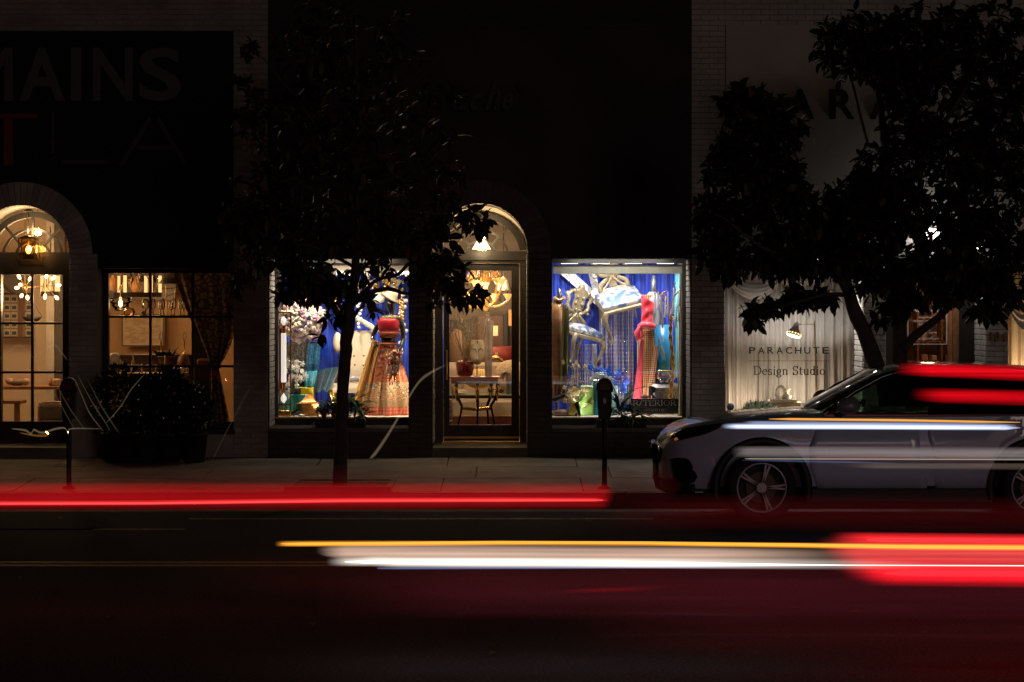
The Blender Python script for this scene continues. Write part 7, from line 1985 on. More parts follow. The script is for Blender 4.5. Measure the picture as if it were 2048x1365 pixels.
for a, b, y_ in ((1150, 642, 31.75), (1175, 600, 31.8), (1205, 575, 31.7), (1272, 570, 31.7)): q.tube([P(a, b, y_), (X(a, y_), y_, 2.88)], .0025, 4)
kind(q.build('hanging_wires', MT['iron'], c1), 'stuff')
# left form: bronze gown
Y = 31.3; k = K(Y)
t = thing('dress_form', 'headless dress form in bronze satin with olive scarf at the left', 'dress form', P(1116, 833, Y))
bron = mat('bronze_satin', (.26, .115, .04), .28, .15, var=.35, scale=10, sheen=.3, bump=.5, bscale=9)
olive = mat('olive_scarf', (.17, .15, .055), .6, var=.2, scale=30)
q = M(); q.lathe([(5.6 * k, 0), (5.2 * k, 24 * k), (0, 24.5 * k)], P(1119, 602, Y), 16); q.build('neck', mat('form_black', (.014, .014, .018), .3), t)
fold_b = lambda a, t_: 1 + .09 * math.sin(6 * a + 7 * t_) + .08 * math.sin(11 * a + 3) * t_
q = M(); q.lathe([(10 * k, 0), (17 * k, 45 * k), (21 * k, 100 * k), (22 * k, 130 * k), (20 * k, 152 * k), (15 * k, 165 * k), (8 * k, 172 * k), (7 * k, 177 * k)], P(1114, 776, Y) + Vector((0, 0, -.0)), 40, sy=.75, fold=fold_b); q.build('gown', bron, t)
q = M(); q.tube([P(1119 + 10 * math.cos(a), 597 + 3 * math.sin(a), Y) + Vector((0, -.06 * math.sin(a), .01 * math.sin(3 * a))) for a in [2 * pi * i / 14 for i in range(15)]], .022, 8, cap=False); q.build('neck_roll', bron, t)
q = M(); drape(q, (1125, 607), (1139, 622), (1138, 742), (1119, 796), Y - .14, 2.5, .02, ph=.3, nv=22); q.build('scarf', olive, t)
q = M(); drape(q, (1102, 762), (1138, 758), (1126, 800), (1104, 806), Y - .1, 4, .035, hem=.01); q.build('gathered_hem', bron, t)
q = M(); q.tube([P(1113, 833, Y), P(1113, 770, Y)], .02, 8); q.lathe([(.14, 0), (.12, .03), (.03, .05)], P(1113, 833, Y), 18); q.build('stand', MT['dark_wood'], t)
# right form: pink satin and bronze sari
t = thing('dress_form', 'headless grey dress form in pink satin and bronze sari at the right', 'dress form', P(1295, 833, Y))
Y = 31.55; k = K(Y)
q = M(); q.lathe([(5 * k, 0), (4.8 * k, 26 * k), (3.6 * k, 27 * k), (3.2 * k, 34 * k), (0, 34.5 * k)], P(1307, 586, Y), 16); q.build('neck', mat('form_grey', (.05, .055, .07), .35), t)
q = M(); q.lathe([(6 * k, 0), (8 * k, -2 * k), (15 * k, -9 * k), (17 * k, -16 * k), (15 * k, -34 * k), (12 * k, -55 * k), (15 * k, -75 * k)], P(1305, 584, Y), 26, sy=.7); q.build('torso', mat('form_slate', (.22, .25, .31), .45), t)
pink = mat('pink_satin', (.46, .010, .030), .25, var=.12, scale=8, sheen=.3, bump=.2, bscale=9)
sari = pattern('bronze_diamond_sari', 'checker', [(.12, .03, .010), (.55, .28, .11)], .3, .3, pos_scale=(58, .001, 58), rot=(0, R(45), 0), scale=1, bump=.25, sheen=.3)
q = M()
q.grid(lambda u, v: P(1281 + 3 * math.sin(3 * v) + (30 - 4 * v) * u * (1 - .25 * math.sin(pi * v)), 588 + 62 * v + (u * 20 if v < .3 else u * 20 * max(0, 1 - (v - .3) * 1.5)), Y - .13 - .06 * math.sin(pi * u) + .012 * math.sin(9 * u + 14 * v)), 18, 20); q.build('bodice', pink, t, solid=.01)
q = M(); q.lathe([(14 * k, 0), (15 * k, -16 * k), (15.5 * k, -32 * k), (13.2 * k, -56 * k), (14.6 * k, -66 * k)], P(1299, 590, Y), 28, sy=.75, cap=False, fold=lambda a, t_: 1 + .03 * math.sin(9 * a + 8 * t_)); q.build('bodice_wrap', sari, t)
q = M()
q.lathe([(12.5 * k, 0), (17 * k, -14 * k), (18.5 * k, -42 * k), (18 * k, -80 * k), (17.5 * k, -120 * k), (20 * k, -148 * k), (22 * k, -178 * k)], P(1293, 655, Y), 60, sy=.75, cap=False, fold=lambda a, t_: 1 + .03 * math.sin(8 * a + 4 * t_) + .06 * t_ * math.sin(13 * a)); q.build('sari_skirt', sari, t)
q = M(); q.tube([P(1279, 655, Y - .17), P(1287, 650, Y - .21), P(1300, 651, Y - .21), P(1310, 654, Y - .17)], [.04, .05, .045, .03], 10)
q.tube([P(1281, 655, Y - .2), P(1274, 666, Y - .2), P(1276, 680, Y - .19), P(1284, 672, Y - .21), P(1282, 660, Y - .22)], [.03, .04, .035, .03, .02], 9); q.build('bow', mat('pink_satin_light', (.58, .04, .07), .25, sheen=.3), t)
q = M(); drape(q, (1281, 680), (1288, 680), (1281, 832), (1262, 832), Y - .13, 2.2, .025, ph=1.3, nv=20); q.build('pink_panel', pink, t)
q = M(); drape(q, (1308, 690), (1318, 694), (1300, 832), (1284, 832), Y - .16, 1.2, .02, nv=20); q.build('sari_end', sari, t)
q = M(); drape(q, (1294, 662), (1309, 662), (1306, 682), (1300, 684), Y - .19, 2.5, .014); q.build('sari_fringe', sari, t)
q = M(); q.tube([P(1295, 833, Y), P(1295, 790, Y)], .02, 8); q.lathe([(.14, 0), (.12, .03), (.03, .05)], P(1295, 833, Y), 18); q.build('stand', MT['dark_wood'], t)
# crystal drops on a gilded branch
Y = 31.15; k = K(Y)
t = thing('branch', 'twisted gold branch standing at the right of the display', 'branch', P(1341, 800, Y))
q = M()
for ph in (0, pi):
    q.tube([P(1344 - 3 * math.sin(i * .22) + 2.2 * math.cos(i * .75 + ph), 830 - i * 4.6, Y) + Vector((0, .014 * math.sin(i * .75 + ph), 0)) for i in range(44)], .013, 7)
q.build('trunk', MT['gold'], t)
q = M()
for l in ([(1340, 640), (1336, 612), (1326, 596), (1312, 584), (1304, 577)], [(1340, 625), (1345, 600), (1356, 584), (1366, 576)], [(1338, 606), (1330, 590), (1322, 586)], [(1345, 600), (1352, 588), (1349, 570), (1353, 564)], [(1340, 640), (1350, 622), (1358, 610)], [(1350, 590), (1360, 582), (1358, 572)], [(1320, 592), (1328, 584), (1334, 581)], [(1338, 616), (1328, 606), (1318, 604)]):
    q.tube([P(a, b, Y) + Vector((0, rnd.uniform(-.05, .05), 0)) for a, b in l], [.010] + [.007] * (len(l) - 2) + [.003], 6)
q.build('twigs', MT['gold'], t)
cryst = mat('crystal', (.80, .80, .90), .08, var=0, trans=.25, spec=.8)
for i, (a, b, l) in enumerate(((1310, 583, 52), (1316, 584, 38), (1322, 592, 34), (1331, 592, 44), (1336, 584, 50), (1319, 605, 48), (1325, 605, 54), (1342, 618, 70), (1347, 576, 56), (1352, 606, 52), (1357, 590, 55), (1360, 575, 40), (1329, 622, 14))):
    c = P(a, b, Y - .05 + .02 * (i % 4))
    dt = thing('crystal_drop', 'crystal drop of the gold branch, ' + ORD[sorted((1310, 1316, 1322, 1331, 1336, 1319, 1325, 1342, 1347, 1352, 1357, 1360, 1329)).index(a)] + ' from the left', 'crystal', c, 'crystal drops on the gold branch')
    q = M(); q.lathe([(.001, 0), (1.0 * k, -2 * k), (1.5 * k, -l * .5 * k), (2.4 * k, -l * .82 * k), (2.2 * k, -l * .9 * k), (.2 * k, -l * k)], c, 6, smooth=False, cap=False); q.build('prism', cryst, dt)
    q = M(); q.tube([c, c + Vector((0, 0, .03))], .002, 4); q.build('hook', MT['gold'], dt)
# blue vase on a pedestal over a glass bowl
Y = 31.5; k = K(Y)
t = thing('tall_vase', 'tall tapering blue vase with gold slashes at the right', 'vase', P(1325, 742, Y))
q = M(); q.lathe([(10 * k, 0), (12 * k, 2 * k), (19 * k, 92 * k), (17.5 * k, 92 * k), (11 * k, 4 * k)], P(1327, 742, Y), 24, sy=.6); q.build('body', mat('cerulean_glaze', (.012, .19, .42), .3, var=.1), t)
for a, b, c_, d_, w in ((1322, 690, 1330, 722, .018), (1317, 676, 1319, 688, .012), (1324, 673, 1328, 684, .010), (1345, 700, 1342, 735, .02)): q = M(); q.tube([P(a, b, Y - .105), P((a + c_) / 2, (b + d_) / 2, Y - .105), P(c_, d_, Y - .098)], [w * .4, w, w * .5], 8); q.build('gold_slash', MT['brass'], t)
Y = 31.4; k = K(Y)
t = thing('glass_bowl', 'round glass bowl with green and yellow fruits under the blue vase', 'bowl', P(1328, 772, Y))
q = M(); q.lathe([(8 * k, 0), (16 * k, 5 * k), (20 * k, 13 * k), (18 * k, 21 * k), (12 * k, 27 * k)], P(1328, 768, Y), 22, cap=False); q.build('bowl', MT['clear'], t, solid=.006)
q = M(); q.cbox(X(1314, Y), Y - .1, Z(743, Y), X(1344, Y), Y + .12, Z(741, Y), .004); q.build('lid', MT['gold'], t)
fr = {'g': mat('green_fruit', (.03, .42, .04), .35), 'y': mat('yellow_fruit', (.72, .50, .02), .35), 's': mat('silver_fruit', (.5, .5, .52), .2, .9)}
for c_, a, b in (('g', 1334, 747), ('g', 1342, 751), ('y', 1317, 757), ('y', 1346, 757), ('s', 1328, 757), ('s', 1336, 758), ('g', 1327, 748), ('s', 1322, 764), ('y', 1341, 763)): q = M(); q.ell(P(a, b, Y - .03), (.024, .024, .02), 10, 7); q.build('fruit', fr[c_], t)
Y = 31.45; k = K(Y)
t = thing('pedestal', 'low crackled silver pedestal under the glass bowl', 'pedestal', P(1335, 833, Y))
q = M(); q.cbox(X(1306, Y), Y - .1, Z(833.5, Y), X(1360, Y), Y + .3, Z(774, Y), .012); q.build('block', MT['silver'], t)
q = M(); q.cbox(X(1304, Y), Y - .12, Z(774, Y), X(1362, Y), Y + .32, Z(768, Y), .008); q.build('slab', mat('marbled_white', (.70, .68, .66), .2, var=.3, scale=20), t)
# sign board
Y = 30.95; k = K(Y)
t = thing('sign_board', 'black board lettered R/TERIOR STUDIO standing behind the glass', 'sign', P(1310, 828, Y))
q = M(); q.box(X(1262, Y), Y, Z(828, Y), X(1357, Y), Y + .02, Z(798, Y)); q.build('board', mat('board_black', (.016, .018, .018), .5), t)
lm_ = mat('sign_cream_letter', (.80, .74, .66), .5, var=0)
serif_text('lettering', 'R/TERIOR', 1266, 801, 1352, 811.5, Y, .004, lm_, t, .12, .06)
fit_text('lettering', 'STUDIO', 1291, 818, 1328, 823, Y, .004, mat('sign_dim_letter', (.45, .43, .40), .5, var=0), t, space=1.5)
t = thing('emblem', 'grey letter R emblem standing above the sign board', 'emblem', P(1305, 798, Y))
q = M(); q.box(X(1297, Y), Y, Z(797, Y), X(1302, Y), Y + .02, Z(773, Y)); q.build('stem', mat('emblem_grey', (.30, .28, .26), .4), t)
q = M(); q.prism([(X(1302.5, Y), Z(773, Y)), (X(1309, Y), Z(774, Y)), (X(1313, Y), Z(779, Y)), (X(1310, Y), Z(785, Y)), (X(1305, Y), Z(787, Y)), (X(1312, Y), Z(797, Y)), (X(1306, Y), Z(797, Y)), (X(1302.5, Y), Z(790, Y))], Y, Y + .02); q.build('bowl', mat('emblem_dark', (.035, .035, .035), .4), t)
q = M(); q.ell(P(1289, 794, Y + .12), (.05, .05, .04), 12, 8); tag(q.build('glass_ball', mat('pink_glass', (.5, .2, .2), .1, coat=.5)), 'small rosy glass ball behind the sign board', 'ornament')
# orchids
yo = orchid_mesh('orchid_bloom', mat('yellow_orchid', (.66, .52, .24), .6, var=.15, scale=60))
bo_ = orchid_mesh('orchid_bloom', mat('blue_orchid', (.01, .10, .62), .5, var=.2, scale=60))
wo = orchid_mesh('orchid_bloom', mat('ice_orchid', (.60, .72, .74), .5))
py_ = [(1126, 725), (1152, 727), (1158, 733), (1171, 734), (1146, 735), (1156, 752), (1146, 756)]
for i in range(42):
    a = rnd.gauss(0, 1)
    py_.append((1158 - a * 14 - i * .35, 768 + i * 1.15 + rnd.uniform(-8, 8)))
py_ = [p for p in py_ if 1124 < p[0] < 1184 and p[1] < 818]
orchids('yellow orchids spilling from the green box in the right display', py_, yo, 31.1, .030, (1158, 818), MT['plant'])
bl = [(1184 + rnd.uniform(-4, 4), 735), (1190, 741), (1207, 744), (1200, 738), (1219, 737), (1215, 742), (1237, 741), (1244, 748), (1250, 756), (1240, 757), (1232, 757), (1247, 766), (1252, 772), (1243, 772), (1236, 748), (1225, 750), (1218, 748), (1248, 782), (1256, 764), (1230, 766)]
orchids('blue orchids behind the parking meter', bl, bo_, 31.2, .036, (1215, 800), MT['plant'])
orchids('pale ice blue orchids in front of the blue ones', [(1190, 755), (1197, 751), (1203, 749), (1182, 758), (1211, 752), (1220, 758), (1228, 772), (1226, 782), (1232, 790)], wo, 31.12, .034, (1205, 800), MT['plant'])
Y = 31.2
gg = mat('olive_green_glaze', (.15, .26, .05), .3, var=.15)
q = M(); q.cbox(X(1160, Y), Y, Z(833, Y), X(1187, Y), Y + .2, Z(772, Y), .012); tag(q.build('vase', gg), 'square olive green vase behind the yellow orchids', 'vase')
q = M(); q.cbox(X(1186, Y), Y + .05, Z(833, Y), X(1206, Y), Y + .22, Z(760, Y), .012); tag(q.build('vase', mat('teal_glaze', (.012, .16, .20), .25)), 'square teal vase left of the parking meter', 'vase')
q = M(); q.cbox(X(1216, Y), Y + .05, Z(833, Y), X(1236, Y), Y + .22, Z(772, Y), .012); tag(q.build('vase', mat('ice_glass', (.30, .52, .56), .15)), 'pale ice blue vase right of the parking meter', 'vase')
q = M(); q.lathe([(7 * K(31), 0), (13 * K(31), 6 * K(31)), (6 * K(31), 24 * K(31)), (8 * K(31), 28 * K(31))], P(1146, 833, 31.0), 18); tag(q.build('vase', mat('mustard_glaze', (.36, .27, .03), .3)), 'mustard cone vase under the yellow orchids', 'vase')
q = M(); q.tube([P(1160, 833, 30.95), P(1152, 806, 31.0)], [.012, .04], 10); tag(q.build('horn', MT['black_gloss']), 'dark tapering horn leaning on the mustard vase', 'horn')
q = M(); q.lathe([(13 * K(31), 0), (19 * K(31), 4 * K(31)), (17 * K(31), 11 * K(31)), (6 * K(31), 14 * K(31))], P(1123, 833, 31.05), 20); tag(q.build('dish', mat('brown_clay', (.15, .07, .04), .5)), 'low brown clay dish at the left corner of the right display', 'dish')
q = M(); q.tube([P(1106, 800, 31.1), P(1131, 790, 31.05)], [.03, .022], 10); tag(q.build('bar', MT['black_matt']), 'short dark bar lying under the bronze gown', 'bar')
# cream curtain and turquoise strings at the right edge
t = thing('curtain', 'narrow pale gold curtain at the right edge of the right display', 'curtain', P(1362, 833, 31.0))
q = M(); drape(q, (1361, 530), (1374, 530), (1373, 834), (1355, 834), 31.0, 3, .03, nv=24); q.build('drape', pattern('pale_gold_cloth', 'noise', [(.34, .29, .14), (.55, .48, .26)], .6, scale=60, bump=.5), t)
t = thing('string_fringe', 'turquoise and pink string fringe beside the pale gold curtain', 'fringe', P(1358, 548, 31.9))
for i in range(14):
    q = M(); a = 1350 + i * 1.1
    q.tube([P(a + .5 * math.sin(j), 540 + j * 18, 31.9) for j in range(13)], .006, 5); q.build('string', mat('turquoise_string', (.03, .42, .52), .4) if i == 0 else (bpy.data.materials['turquoise_string'] if i % 3 else bead_m[0]), t)
# window handles on the frames
for px, ln in ((1369, 'window stay on the right boutique frame'),):
    q = M(); q.box(X(1366, YG - .07), YG - .09, Z(775, YG), X(1376, YG), YG - .052, Z(772, YG)); q.build('window_stay', MT['iron'], B)
# ================================================================== right storefront: curtained window and entrance
Y = 31.35; k = K(Y)
linen = mat('white_linen_curtain', (.70, .68, .66), .85, var=.04, scale=3, sheen=.2)
t = thing('curtain', 'tall off-white linen curtain across the lettered window', 'curtain', P(1580, 830, Y))
def lin(u, v):
    x = 1442 + 282 * u
    fz = (.035 * math.sin(2 * pi * 15 * u + 1.3 * math.sin(7 * u) + .5 * v) + .022 * math.sin(2 * pi * 31 * u + 2 * math.sin(11 * u)) + .012 * math.sin(2 * pi * 53 * u + 3 * v)) * (.55 + .45 * math.sin(6 * u + 1) ** 2)
    return P(x + 2 * math.sin(9 * u) * v, 480 + 352 * v, Y) + Vector((0, fz, 0))
q = M(); q.grid(lin, 220, 10); q.build('drape', linen, t)
t = thing('swag', 'off-white linen swag looped across the top of the lettered window', 'swag', P(1505, 560, Y - .2))
def swag(x0, y0, x1, y1, dip, th, yy):
    q = M()
    def f(u, v):
        a = x0 + (x1 - x0) * u; s_ = math.sin(pi * min(1, max(0, u))) ** .8
        b = y0 + (y1 - y0) * u + dip * s_ * (.35 + .65 * v) + th * (v - .0)
        return P(a, b, yy) + Vector((0, -.05 * math.sin(pi * v) + .012 * math.sin(v * 26), 0))
    q.grid(f, 30, 20); return q
swag(1453, 548, 1562, 552, 38, 12, Y - .12).build('swag_drape', linen, t)
swag(1556, 548, 1650, 540, 12, 16, Y - .12).build('swag_drape', linen, t)
q = M(); drape(q, (1451, 545), (1462, 550), (1470, 828), (1452, 830), Y - .1, 2, .02, nv=20); q.build('side_drape', linen, t)
# pale metal cone lamp
Y = 31.05; k = K(Y)
t = thing('floor_lamp', 'slim lamp with tilted pale cone shade before the linen curtain', 'lamp', P(1634, 832, Y))
pm = mat('pale_lamp_metal', (.55, .56, .50), .4)
q = M(); q.tube([P(1634, 832, Y), P(1629, 642, Y)], .009, 8); q.tube([P(1629, 649, Y), P(1596, 649, Y - .02)], .006, 8); q.lathe([(.12, 0), (.12, .015), (.02, .025)], (X(1634, Y), Y, CW[2] + .02), 18); q.build('stand', MT['brass'], t)
a0, a1 = P(1593.5, 648, Y - .02), P(1586.5, 673, Y - .06)
d = (a1 - a0)
q = M(); q.tube([a0 + d * -.15, a0, a0 + d * .35, a0 + d * .5, a1], [.012, .03, .045, .062, .098], 20, cap=False); q.build('shade', pm, t)
q = M()
for i in range(14):
    th = 2 * pi * i / 14; dn = d.normalized(); o1 = dn.orthogonal().normalized(); o2 = dn.cross(o1)
    q.ell(a0 + d * .84 + (o1 * math.cos(th) + o2 * math.sin(th)) * .088, .008, 6, 4)
kind(q.build('pierced_holes', MT['bulb_soft'], t), 'stuff')
q = M(); q.tube([a1 - d * .06, a1 - d * .03], [.088, .09], 20); q.build('diffuser', emitter('lamp_diffuser', (1, .94, .82), 2.2), t)
lamp_light(t, a1 + Vector((0, -.05, -.03)), 5, (1, .9, .75), .06, 140, d)
q = M()
UP = thing('floor_spot', 'small warm spot on the floor behind the left end of the linen window', 'spotlight', P(1490, 828, 31.0))
q.tube([P(1490, 828, 31.0), P(1490, 820, 31.02)], .03, 10); q.build('housing', MT['black_matt'], UP)
lamp_light(UP, P(1490, 812, 31.0), 5, (1, .74, .48), .05)
UP = thing('floor_spot', 'small warm spot on the floor behind the middle of the linen window', 'spotlight', P(1590, 828, 30.95))
q = M(); q.tube([P(1590, 830, 30.95), P(1590, 822, 30.97)], .03, 10); q.build('housing', MT['black_matt'], UP)
lamp_light(UP, P(1600, 800, 30.95), 5.5, (1, .78, .54), .05)
Y = 31.0; k = K(Y)
t = thing('console', 'pale wooden console with a dish and dried plant under the lettering', 'console', P(1570, 832, Y))
q = M(); q.box(X(1538, Y), Y - .1, Z(804, Y), X(1592, Y), Y + .15, Z(799, Y)); q.build('top', MT['cream'], t); q = M(); q.box(X(1542, Y), Y - .08, Z(832, Y), X(1600, Y), Y + .13, Z(804.5, Y)); q.build('base', MT['pale_wood'], t)
t = thing('dried_plant', 'wispy dried plant on the pale console', 'plant', P(1562, 799, Y))
q = M()
for i in range(260):
    d = Vector((rnd.gauss(0, .8), rnd.gauss(0, .5), rnd.gauss(.2, 1))).normalized(); c = P(1562, 787, Y) + Vector((d.x * 9 * k, d.y * .05, d.z * 13 * k)); w = leaf_matrix(c, d, .022, rnd); q.add([w @ Vector(v) for v in LV], LFc, True)
kind(q.build('foliage', mat('dried_leaf', (.28, .26, .17), .8), t), 'stuff')
q = M(); q.lathe([(.02, 0), (.045, .02), (.05, .05)], P(1576, 799, Y), 16, cap=False); tag(q.build('bowl', pm), 'small pale bowl beside the dried plant', 'bowl')
q = M(); q.lathe([(.03, 0), (.05, .03), (.03, .09), (.06, .13)], P(1572, 799, Y + .08), 14, cap=False); tag(q.build('pitcher', MT['cream'], solid=.005), 'cream pitcher behind the dried plant', 'pitcher')
# curtain of the far right window
t = thing('curtain', 'warm lit linen curtain in the window at the right edge', 'curtain', P(2060, 800, 31.35))
q = M(); q.grid(lambda u, v: P(2008 + 190 * u, 500 + 330 * v, 31.35) + Vector((0, .04 * math.sin(60 * u) + .02 * math.sin(131 * u + v), 0)), 90, 8); q.build('drape', mat('warm_linen', (.62, .50, .36), .85, var=.05), t)
q = M(); q.grid(lambda u, v: P(2018 + 60 * u, 604 + 26 * math.sin(pi * u) + 30 * v * math.sin(pi * (.15 + .7 * u)), 31.1) + Vector((0, .04 * math.sin(9 * v + 4 * u), 0)), 18, 12); q.build('swag_drape', linen, t)
UP = thing('floor_spot', 'small warm spot on the floor of the window at the right edge', 'spotlight', P(2060, 828, 31.0))
q = M(); q.tube([P(2060, 828, 31.0), P(2060, 820, 31.02)], .03, 10); q.build('housing', MT['black_matt'], UP)
lamp_light(UP, P(2060, 770, 30.98), 16, (1, .72, .42), .05)
# things inside the entrance
Y = 33.2; k = K(Y)
t = thing('shelving', 'warm wooden shelves behind the entrance glass', 'shelves', P(1850, 830, Y))
for py in (600, 640, 682, 722): q = M(); q.box(X(1780, Y), Y - .1, Z(py + 2.5, Y), X(1930, Y), Y + .2, Z(py, Y)); q.build('shelf', MT['warm_wood'], t)
for px in (1790, 1832, 1880, 1918): q = M(); q.box(X(px, Y), Y - .11, .42, X(px + 3, Y), Y + .21, Z(560, Y)); q.build('post', MT['warm_wood'], t)
stack = [mat('folded_linen_a', (.50, .36, .26), .9), mat('folded_linen_b', (.26, .15, .09), .9), mat('folded_linen_c', (.42, .22, .13), .9)]
n_ = 0; pos_n = 0
for py in (640, 682, 722):
    for px in (1800, 1842, 1862, 1890, 1905):
        h = rnd.uniform(8, 20); q = M(); q.cbox(X(px, Y), Y - .08, Z(py, Y), X(px + rnd.uniform(9, 15), Y), Y + .15, Z(py - h, Y), .01)
        tag(q.build('folded_linen', stack[n_ % 3]), ORD[n_ % 5] + ' folded linen stack from the left on the ' + {640: 'upper', 682: 'middle', 722: 'lower'}[py] + ' entrance shelf', 'linen', 'folded linen on the shelves'); n_ += 1
t = thing('basket', 'dark woven basket on the floor behind the entrance glass', 'basket', P(1868, 760, 32.4))
q = M(); q.lathe([(.16, 0), (.2, .3), (.17, .3), (.14, .02)], (X(1868, 32.4), 32.4, .42), 18); q.build('body', MT['dark_wood'], t); q = M(); q.tube([P(1868, 700, 32.4) + Vector((.14 * math.cos(a), 0, .16 * math.sin(a))) for a in [pi * i / 10 for i in range(11)]], .012, 6); q.build('handle', MT['dark_wood'], t)
t = thing('vine', 'thin green vine climbing beside the entrance door', 'plant', P(1911, 640, 31.2))
q = M(); q.tube([P(1911, 600 + i * 12, 31.2) + Vector((.02 * math.sin(i), 0, 0)) for i in range(10)], .006, 5); q.build('stem', MT['bark'], t)
q = M()
for i in range(46): w = leaf_matrix(P(1911 + rnd.uniform(-3, 3), rnd.uniform(610, 670), 31.18), (rnd.gauss(0, 1), -.5, rnd.gauss(0, .6)), .04, rnd); q.add([w @ Vector(v) for v in LV], LFc, True)
kind(q.build('foliage', MT['plant'], t), 'stuff')
t = thing('ceiling_lamp', 'warm round ceiling lamp deep inside the entrance', 'lamp', P(1850, 540, 33.4))
q = M(); q.ell(P(1850, 545, 32.6), .08, 12, 8); q.tube([P(1850, 545, 32.6), (X(1850, 32.6), 32.6, 3.2)], .01, 6); q.build('globe', MT['bulb_soft'], t)
lamp_light(t, P(1850, 585, 32.2), 10, (1, .64, .36), .1)
# ------------------------------------------------------------------ streaks of light hanging over the lanes (long exposure of passing lamps)
VOL = {}
def spline(pts, n=5):
    out = []
    for i in range(len(pts) - 1):
        a, b, c, d = pts[max(i - 1, 0)], pts[i], pts[i + 1], pts[min(i + 2, len(pts) - 1)]
        for j in range(n):
            t_ = j / n
            out.append(tuple(.5 * (2 * b[q] + (c[q] - a[q]) * t_ + (2 * a[q] - 5 * b[q] + 4 * c[q] - d[q]) * t_ ** 2 + (3 * b[q] - a[q] - 3 * c[q] + d[q]) * t_ ** 3) for q in range(3)))
    out.append(pts[-1])
    return [(a, b, max(c, .4)) for a, b, c in out]
def soft_volume(col, dens, x0, z0, slope, r_, xa, fade, xb=0.0, fade_r=0.0):
    """a glow that is densest along its axis and thins out towards its rim and its left end"""
    m = glow_volume('light_streak_glow', col, dens)
    t = m.node_tree; e = t.nodes['Emission']
    geo = t.nodes.new('ShaderNodeNewGeometry'); sp = t.nodes.new('ShaderNodeSeparateXYZ'); t.links.new(geo.outputs['Position'], sp.inputs[0])
    def math_(op, a, b):
        n_ = t.nodes.new('ShaderNodeMath'); n_.operation = op; n_.use_clamp = False
        for i, v in enumerate((a, b)):
            if isinstance(v, (int, float)): n_.inputs[i].default_value = v
            elif v is not None: t.links.new(v, n_.inputs[i])
        return n_.outputs[0]
    ax = math_('ADD', math_('MULTIPLY', math_('SUBTRACT', sp.outputs[0], x0), slope), z0)
    q_ = math_('DIVIDE', math_('SUBTRACT', sp.outputs[2], ax), r_)
    mp = t.nodes.new('ShaderNodeMapping'); mp.inputs['Scale'].default_value = (.55, .01, 55); t.links.new(geo.outputs['Position'], mp.inputs[0])
    no = t.nodes.new('ShaderNodeTexNoise'); no.inputs['Scale'].default_value = 1; no.inputs['Detail'].default_value = 3; t.links.new(mp.outputs[0], no.inputs['Vector'])
    nr = t.nodes.new('ShaderNodeMapRange'); nr.inputs[1].default_value = .3; nr.inputs[2].default_value = .7; nr.inputs[3].default_value = .66; nr.inputs[4].default_value = 1.34; t.links.new(no.outputs['Fac'], nr.inputs[0])
    f_ = math_('MAXIMUM', math_('SUBTRACT', 1.0, math_('MULTIPLY', q_, q_)), 0.0)
    mr = t.nodes.new('ShaderNodeMapRange'); mr.interpolation_type = 'SMOOTHSTEP'; t.links.new(sp.outputs[0], mr.inputs[0]); mr.inputs[1].default_value = xa; mr.inputs[2].default_value = xa + fade
    g_ = math_('MULTIPLY', mr.outputs[0], nr.outputs[0])
    if fade_r:
        m2 = t.nodes.new('ShaderNodeMapRange'); m2.interpolation_type = 'SMOOTHSTEP'; t.links.new(sp.outputs[0], m2.inputs[0]); m2.inputs[1].default_value = xb - fade_r; m2.inputs[2].default_value = xb; m2.inputs[3].default_value = 1; m2.inputs[4].default_value = 0
        g_ = math_('MULTIPLY', g_, m2.outputs[0])
    t.links.new(math_('MULTIPLY', math_('MULTIPLY', f_, g_), dens * 1.25), e.inputs[1])
    return m
